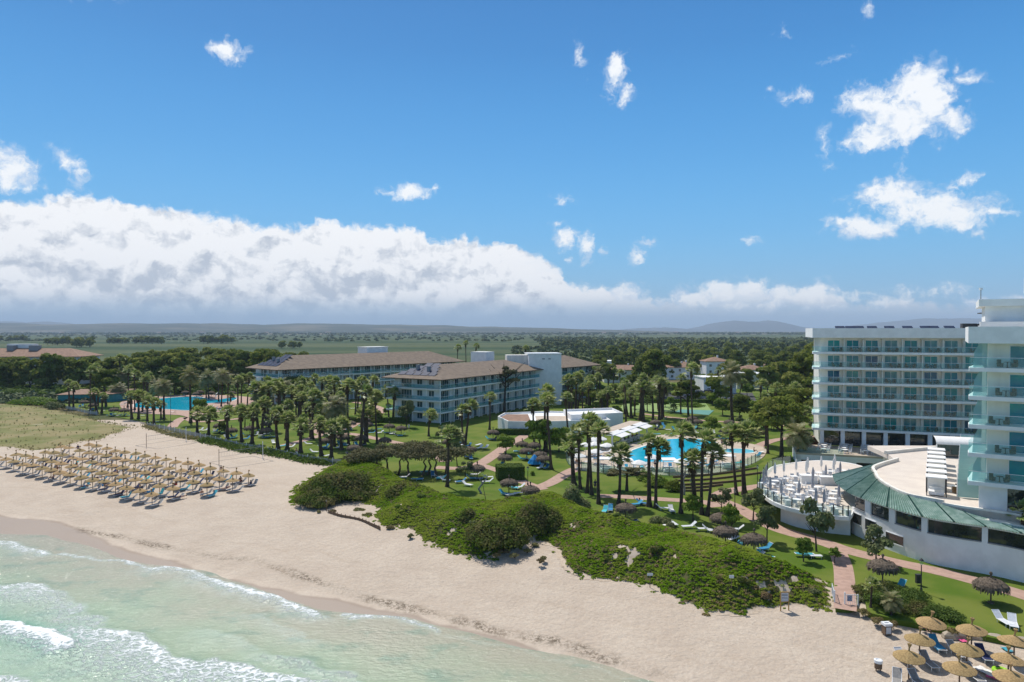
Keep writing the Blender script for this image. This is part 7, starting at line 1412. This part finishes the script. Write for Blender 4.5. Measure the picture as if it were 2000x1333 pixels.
towel_(1932, 1318, 'canvas', 'pale crumpled towel beside the lime float'); towel_(1948, 1330, 'pinkc', 'pink towel at the bottom right edge', .6, .9, .8); towel_(1885, 1256, 'pinkc', 'pink and green towel behind the middle parasol', .5, .8, .1); towel_(1974, 1275, 'teal', 'teal towel behind the right edge parasol', .5, .8, .1)
x, y, z = at(1044, 910); o = link('folded_parasol', MB().tube([(0, 0, 0), (0, 0, 2.0)], .04, 5).lathe([(1.3, .35), (.9, 1.1), (.2, 1.9), (.02, 2.0)], 7, wob=.08).mesh('blue_parasol', M['bluecloth']), None, (x, y, z)); tag(o, 'bright blue half folded parasol on the middle lawn', 'parasol')
rk = MB(); random.seed(3)
for k, (px, py) in enumerate(((1870, 1240), (1900, 1240), (1920, 1243), (1950, 1247), (1975, 1250), (2000, 1253), (2030, 1258))):
    x, y, z = at(px, py, 1.9); o = MB().lathe([(.02, .5), (.5, .42), (.75, .2), (.8, -.2)], 7, wob=.14).build('rock', M['stone'], None, (x, y, z - .25)); o.scale = (1.3, .7, .8); tag(o, 'pale flat boulder edging the lawn above the beach, %s from left' % ordw(k + 1), 'rock', 'boulders along the lawn edge')
rw = MB(); L = W2([(1885, 1243), (1940, 1249), (2000, 1262), (2060, 1275)], 1.9); strip(rw, L, 1.2, 1.98, .3); tag(rw.build('retaining_wall', M['wood']), 'low brown retaining wall between lawn and sand at the right', 'wall')
# cars
def car(px, py, m, label, rz=0.0, van=False):
    x, y, z = at(px, py); o = empty('parked_car', (x, y, z + .07), rz, label, 'car', 'cars in the car park'); h = 1.95 if van else 1.45
    pr = [(-2.1, .35), (-2.15, .8), (-1.9, .95), (-1.2 if not van else -1.75, h - .1), (-.9 if not van else -1.3, h), (1.2, h), (1.75, 1.0), (2.1, .9), (2.15, .4)]
    b = MB(); vs = [(p[0], s, p[1]) for s in (-.85, .85) for p in pr]; n = len(pr); b.add(vs, [tuple(range(n))[::-1], tuple(range(n, 2 * n))] + [(i, (i + 1) % n, n + (i + 1) % n, n + i) for i in range(n)]).build('body', M[m], o)
    MB().add([(-1.15, -.87, h - .18), (1.1, -.87, h - .12), (1.5, -.87, 1.02), (-1.6, -.87, 1.02), (-1.15, .87, h - .18), (1.1, .87, h - .12), (1.5, .87, 1.02), (-1.6, .87, 1.02)], [(3, 2, 1, 0), (4, 5, 6, 7)]).add([(-1.86, -.75, 1.0), (-1.24, -.7, h - .14), (-1.24, .7, h - .14), (-1.86, .75, 1.0)], [(0, 1, 2, 3)]).build('windows', M['dglass'], o)
    for wx_ in (-1.35, 1.35):
        for s in (-1, 1): w = MB().tube([(wx_, s * .70, .32), (wx_, s * .90, .32)], .33, 12).build('wheel', M['tyre'], o); MB().tube([(wx_, s * .89, .32), (wx_, s * .915, .32)], .2, 10).build('rim', M['cars'], w)
    for s in (-1, 1): MB().box(2.1, 2.17, s * .6 - .15, s * .6 + .15, .62, .78).build('headlight', M['frame'], o)
for q in ((1362, 779, 'carw', 'white estate car in the middle of the car park', .1), (1375, 780, 'cars', 'silver car right of the white estate car', .2), (1345, 774, 'carw', 'white car half hidden at the left of the car park', 0), (1385, 772, 'cark', 'dark van behind the white estate car', 0, True), (1424, 780, 'carw', 'white car at the right end of the car park', .1), (1365, 770, 'cars', 'grey car in the back row of the car park', 0), (1332, 776, 'cars', 'silver car at the far left of the car park', 0)): car(*q)

# ------------------------------------------------------------------ people
def skin_mesh(name, J, E, m, sub=1):
    me = D_.meshes.new(name + '_rig'); me.from_pydata([j[0] for j in J], E, []); o = D_.objects.new(name, me); COL.objects.link(o)
    md = o.modifiers.new('s', 'SKIN'); 
    for i, j in enumerate(J): sv = me.skin_vertices[0].data[i]; sv.radius = (j[1], j[1]); sv.use_root = (i == 0)
    o.modifiers.new('u', 'SUBSURF').levels = sub
    dg = bpy.context.evaluated_depsgraph_get(); out = D_.meshes.new_from_object(o.evaluated_get(dg)); out.name = name; D_.objects.remove(o); out.materials.clear(); out.materials.append(m)
    out.polygons.foreach_set('use_smooth', [True] * len(out.polygons)); return out
def figure(pose, skinm, cloth):
    # pelvis, chest, neck, head, arms, legs
    if pose == 'stand': P_ = dict(pel=(0, 0, .95), ch=(0, .01, 1.32), nk=(0, 0, 1.50), hd=(0, -.02, 1.62), tp=(0, -.01, 1.72), sh=(.19, 0, 1.42), el=(.25, .02, 1.14), wr=(.24, -.06, .90), hp=(.10, 0, .90), kn=(.11, -.03, .50), an=(.11, .02, .09), to=(.12, -.14, .03))
    elif pose == 'sit': P_ = dict(pel=(0, 0, .10), ch=(0, .05, .46), nk=(0, .02, .64), hd=(0, -.02, .76), tp=(0, -.01, .86), sh=(.19, .03, .56), el=(.26, -.02, .30), wr=(.20, -.26, .22), hp=(.10, -.02, .10), kn=(.13, -.42, .38), an=(.12, -.62, .06), to=(.12, -.76, .03))
    else: P_ = dict(pel=(0, 0, .09), ch=(0, .38, .12), nk=(0, .56, .14), hd=(0, .68, .16), tp=(0, .78, .17), sh=(.19, .48, .11), el=(.27, .24, .07), wr=(.25, .0, .07), hp=(.10, -.05, .09), kn=(.11, -.45, .14), an=(.11, -.85, .08), to=(.13, -.92, .16))
    J = [(P_['pel'], .12), (P_['ch'], .14), (P_['nk'], .055), (P_['hd'], .095), (P_['tp'], .075)]; E = [(0, 1), (1, 2), (2, 3), (3, 4)]
    for s in (-1, 1):
        f = lambda k: (P_[k][0] * s, P_[k][1], P_[k][2]); b = len(J); J += [(f('sh'), .062), (f('el'), .042), (f('wr'), .030)]; E += [(1, b), (b, b + 1), (b + 1, b + 2)]
        w = Vector(f('wr')); dr = (w - Vector(f('el'))).normalized(); pm = w + dr * .06; J.append((tuple(pm), .034)); E.append((b + 2, b + 3)); c = len(J)
        for q, off in enumerate((-.03, -.01, .01, .03)): J.append((tuple(pm + dr * (.08 + .01 * (q in (1, 2))) + Vector((0, off, 0))), .009)); E.append((b + 3, c + q))
        J.append((tuple(pm + dr * .02 + Vector((-.045 * s, 0, 0))), .010)); E.append((b + 3, c + 4))
        b = len(J); J += [(f('hp'), .085), (f('kn'), .058), (f('an'), .038), (f('to'), .034)]; E += [(0, b), (b, b + 1), (b + 1, b + 2), (b + 2, b + 3)]
    body = skin_mesh('person_body', J, E, skinm)
    J = [(P_['pel'], .135)]; E = []
    for s in (-1, 1): 
        f = lambda k: Vector((P_[k][0] * s, P_[k][1], P_[k][2])); b = len(J); J += [(tuple(f('hp')), .105), (tuple(f('hp').lerp(f('kn'), .5)), .09)]; E += [(0, b), (b, b + 1)]
    short = skin_mesh('shorts', J, E, cloth)
    J = [(P_['pel'], .14), (P_['ch'], .155), (tuple(Vector(P_['ch']).lerp(Vector(P_['nk']), .6)), .11)]; E = [(0, 1), (1, 2)]
    for s in (-1, 1): f = lambda k: Vector((P_[k][0] * s, P_[k][1], P_[k][2])); b = len(J); J += [(tuple(f('sh')), .075), (tuple(f('sh').lerp(f('el'), .6)), .06)]; E += [(1, b), (b, b + 1)]
    shirt = skin_mesh('shirt', J, E, cloth)
    hd = Vector(P_['tp']); hair = MB().lathe([(.02, .045), (.075, .03), (.1, -.03), (.095, -.09)], 10, wob=.05).mesh('hair', M['hair'])
    return body, short, shirt, hair, hd
FG = {(p, s): figure(p, M['skin' if s == 0 else 'skin2'], M[c]) for p, s, c in (('stand', 0, 'canvas'), ('stand', 1, 'navy'), ('sit', 0, 'navy'), ('sit', 1, 'red'), ('lie', 0, 'navy'), ('lie', 1, 'bluecloth'))}
def person(px, py, pose, s, shirt, label, rz=0, z=GZ, dz=0):
    b, sh_, st, hr_, hd = FG[(pose, s)]; x, y, z = at(px, py, z) if z is not None else gp(px, py); o = empty('person', (x, y, z + dz), rz, label, 'person'); link('body', b, o); link('shorts', sh_, o)
    if shirt: link('shirt', st, o)
    link('hair', hr_, o, tuple(hd))
for q in ((1411, 873, 'stand', 1, 0, 'bare chested person in dark shorts beside the large pool', .3, 2.1), (1418, 877, 'stand', 0, 1, 'person in white standing between the two pools', -.4, 2.1), (1474, 883, 'sit', 1, 0, 'tanned person in red sitting at the small round pool', 1.2, 2.1), (1163, 960, 'stand', 1, 1, 'person in black standing on the lawn among tall palms', 0, 2.0), (798, 842, 'stand', 0, 1, 'person in white shirt walking before the near block', .5, 2.0),
          (1127, 915, 'stand', 0, 0, 'person in pale shorts at the pool gate', 0, 2.1), (527, 808, 'stand', 0, 1, 'person in white near the left wing wall', 0, 2.0), (737, 792, 'stand', 0, 1, 'person in white on the far pink path', 0, 2.0), (674, 828, 'stand', 1, 0, 'person in dark shorts standing left of the thin tall palm', .6, 2.0), (318, 813, 'stand', 1, 1, 'person in black by the left pool deck', 0, 2.0), (1284, 842, 'sit', 0, 1, 'seated person in dark clothes on the lawn behind the pool', 0, 2.0), (1250, 986, 'sit', 0, 1, 'seated person in dark clothes beside the path among palms', .5, 2.0), (578, 893, 'stand', 0, 0, 'person in pale shorts by the windbreak fence', 0, 2.0),
          (1480, 1094, 'lie', 0, 0, 'person lying on a lounger near the path fork', 1.4, 2.0, .36), (1280, 916, 'stand', 1, 0, 'person in dark shorts standing at the pool rim by the palms', 0, 2.1), (1214, 866, 'sit', 1, 0, 'guest in red seated under the left awning', 0, 2.1, .35), (1220, 863, 'sit', 0, 1, 'guest in dark top seated under the first awning', 2, 2.1, .35), (1228, 860, 'sit', 0, 1, 'guest in dark top seated under the middle awning', 1, 2.1, .35), (1236, 858, 'sit', 1, 0, 'guest in red seated under the middle awning', 3, 2.1, .35), (1244, 856, 'sit', 0, 1, 'guest in dark top seated under the far awning', 0, 2.1, .35), (1217, 871, 'stand', 0, 1, 'waiter in white standing before the awnings', 0, 2.1)): person(*q)
for px, py, pose, s, shirt, lb_, rz, dz in ((199, 955, 'lie', 1, 0, 'sunbather lying in the sea side row with red towel', -.8, .36), (468, 946, 'sit', 1, 0, 'person in red sitting under the right end parasol', .6, .36), (488, 950, 'sit', 0, 1, 'person in dark top sitting at the right end of the parasols', -.6, 0), (392, 968, 'sit', 0, 0, 'person sitting on the sand left of a leaning lounger', .3, 0), (430, 930, 'stand', 1, 0, 'person in blue shorts standing among the right parasols', .3, 0), (150, 880, 'sit', 0, 1, 'person seated near the back row of parasols', 0, .3), (1807, 1238, 'sit', 0, 1, 'person sitting behind the upper near parasol', .2, .3)): person(px, py, pose, s, shirt, lb_, rz, None, dz)
random.seed(19); pk2 = 0
for ri, kk in ((4, 1), (4, 4), (4, 7), (3, 2), (3, 6), (3, 10), (3, 13), (2, 5), (2, 9), (2, 14), (1, 6), (1, 15), (1, 18), (0, 4), (0, 12)):
    zx, zy = ROWS[ri][kk]; x, y, z = gp(zx * .26, 820 + zy * .26, 1.62); ps = random.choice(['lie', 'sit', 'sit']); s_ = pk2 % 2; b_, sh_, st_, hr_, hd_ = FG[(ps, s_)]; pk2 += 1
    p_ = empty('person', (x + random.uniform(.9, 1.5), y - random.uniform(.3, .9), z + .36), random.uniform(-1, .2), 'beachgoer %s beside the %s parasol in the %s' % ('lying' if ps == 'lie' else 'sitting', ordw(kk + 1), RN[ri]), 'person'); link('body', b_, p_); link('shorts', sh_, p_); link('hair', hr_, p_, tuple(hd_))
random.seed(21)
for k, px in enumerate((1208, 1214, 1221, 1227, 1234, 1240, 1247, 1253)):
    py = 872 - (px - 1208) * .36; x, y, z = at(px, py, 2.1); table(x, y, z, 'white bar table under the awnings, %s from left' % ordw(k + 1), 'tables under the pool awnings', TS)
    for s in (-1, 1): chair(x + s * .85, y + .2, z, -s * pi / 2, 'white chair %s of the %s bar table under the awnings' % ('left' if s < 0 else 'right', ordw(k + 1)), 'chairs under the pool awnings', CHW)

# loungers: the nearest ones each an object, the farthest few merged
LQ.sort(key=lambda q: hypot(q[0][0], q[0][1])); far_l = []
for a_, k_ in LQ[:295]: lounger_now(*a_, **k_)
mb = MB()
for a_, k_ in LQ[295:]:
    x, y, z, rz = a_[:4]; tw = a_[5]; c, s = cos(rz), sin(rz); mi_ = {None: 0, 'canvas': 0, 'blue': 1, 'teal': 2, 'navy': 1}.get(tw, 0)
    R_ = lambda p: (x + p[0] * c - p[1] * s, y + p[0] * s + p[1] * c, z + p[2])
    mb.add([R_(p) for p in ((-.96, -.3, .34), (.28, -.3, .34), (.85, -.3, .87), (.85, .3, .87), (.28, .3, .34), (-.96, .3, .34))], [(0, 1, 4, 5), (1, 2, 3, 4)], mi_)
    for lx in (-.85, .2):
        for ly in (-.28, .28): mb.add([R_(p) for p in ((lx - .02, ly, 0), (lx + .02, ly, 0), (lx + .02, ly, .34), (lx - .02, ly, .34))], [(0, 1, 2, 3)], 0)
tag(mb.build('sun_lounger', [M['slingw'], M['blue'], M['teal']]), 'farthest loungers on the lawns and deck around the left pool', 'sun loungers', kind='stuff')
# ------------------------------------------------------------------ haze
hm = D_.materials.new('haze'); hm.use_nodes = True; N = hm.node_tree.nodes; LK = hm.node_tree.links; N.clear()
ho = nd('ShaderNodeOutputMaterial'); pv = nd('ShaderNodeVolumePrincipled'); pv.inputs['Color'].default_value = (.66, .82, 1.0, 1); pv.inputs['Density'].default_value = 9.2e-5
pv.inputs['Anisotropy'].default_value = .0
LK.new(pv.outputs[0], ho.inputs['Volume'])
hz_ = MB().box(-17000, 17000, -400, 16500, -4.8, 330).build('haze', hm); tag(hz_, 'thin blue summer haze over the plain', 'haze', kind='stuff')
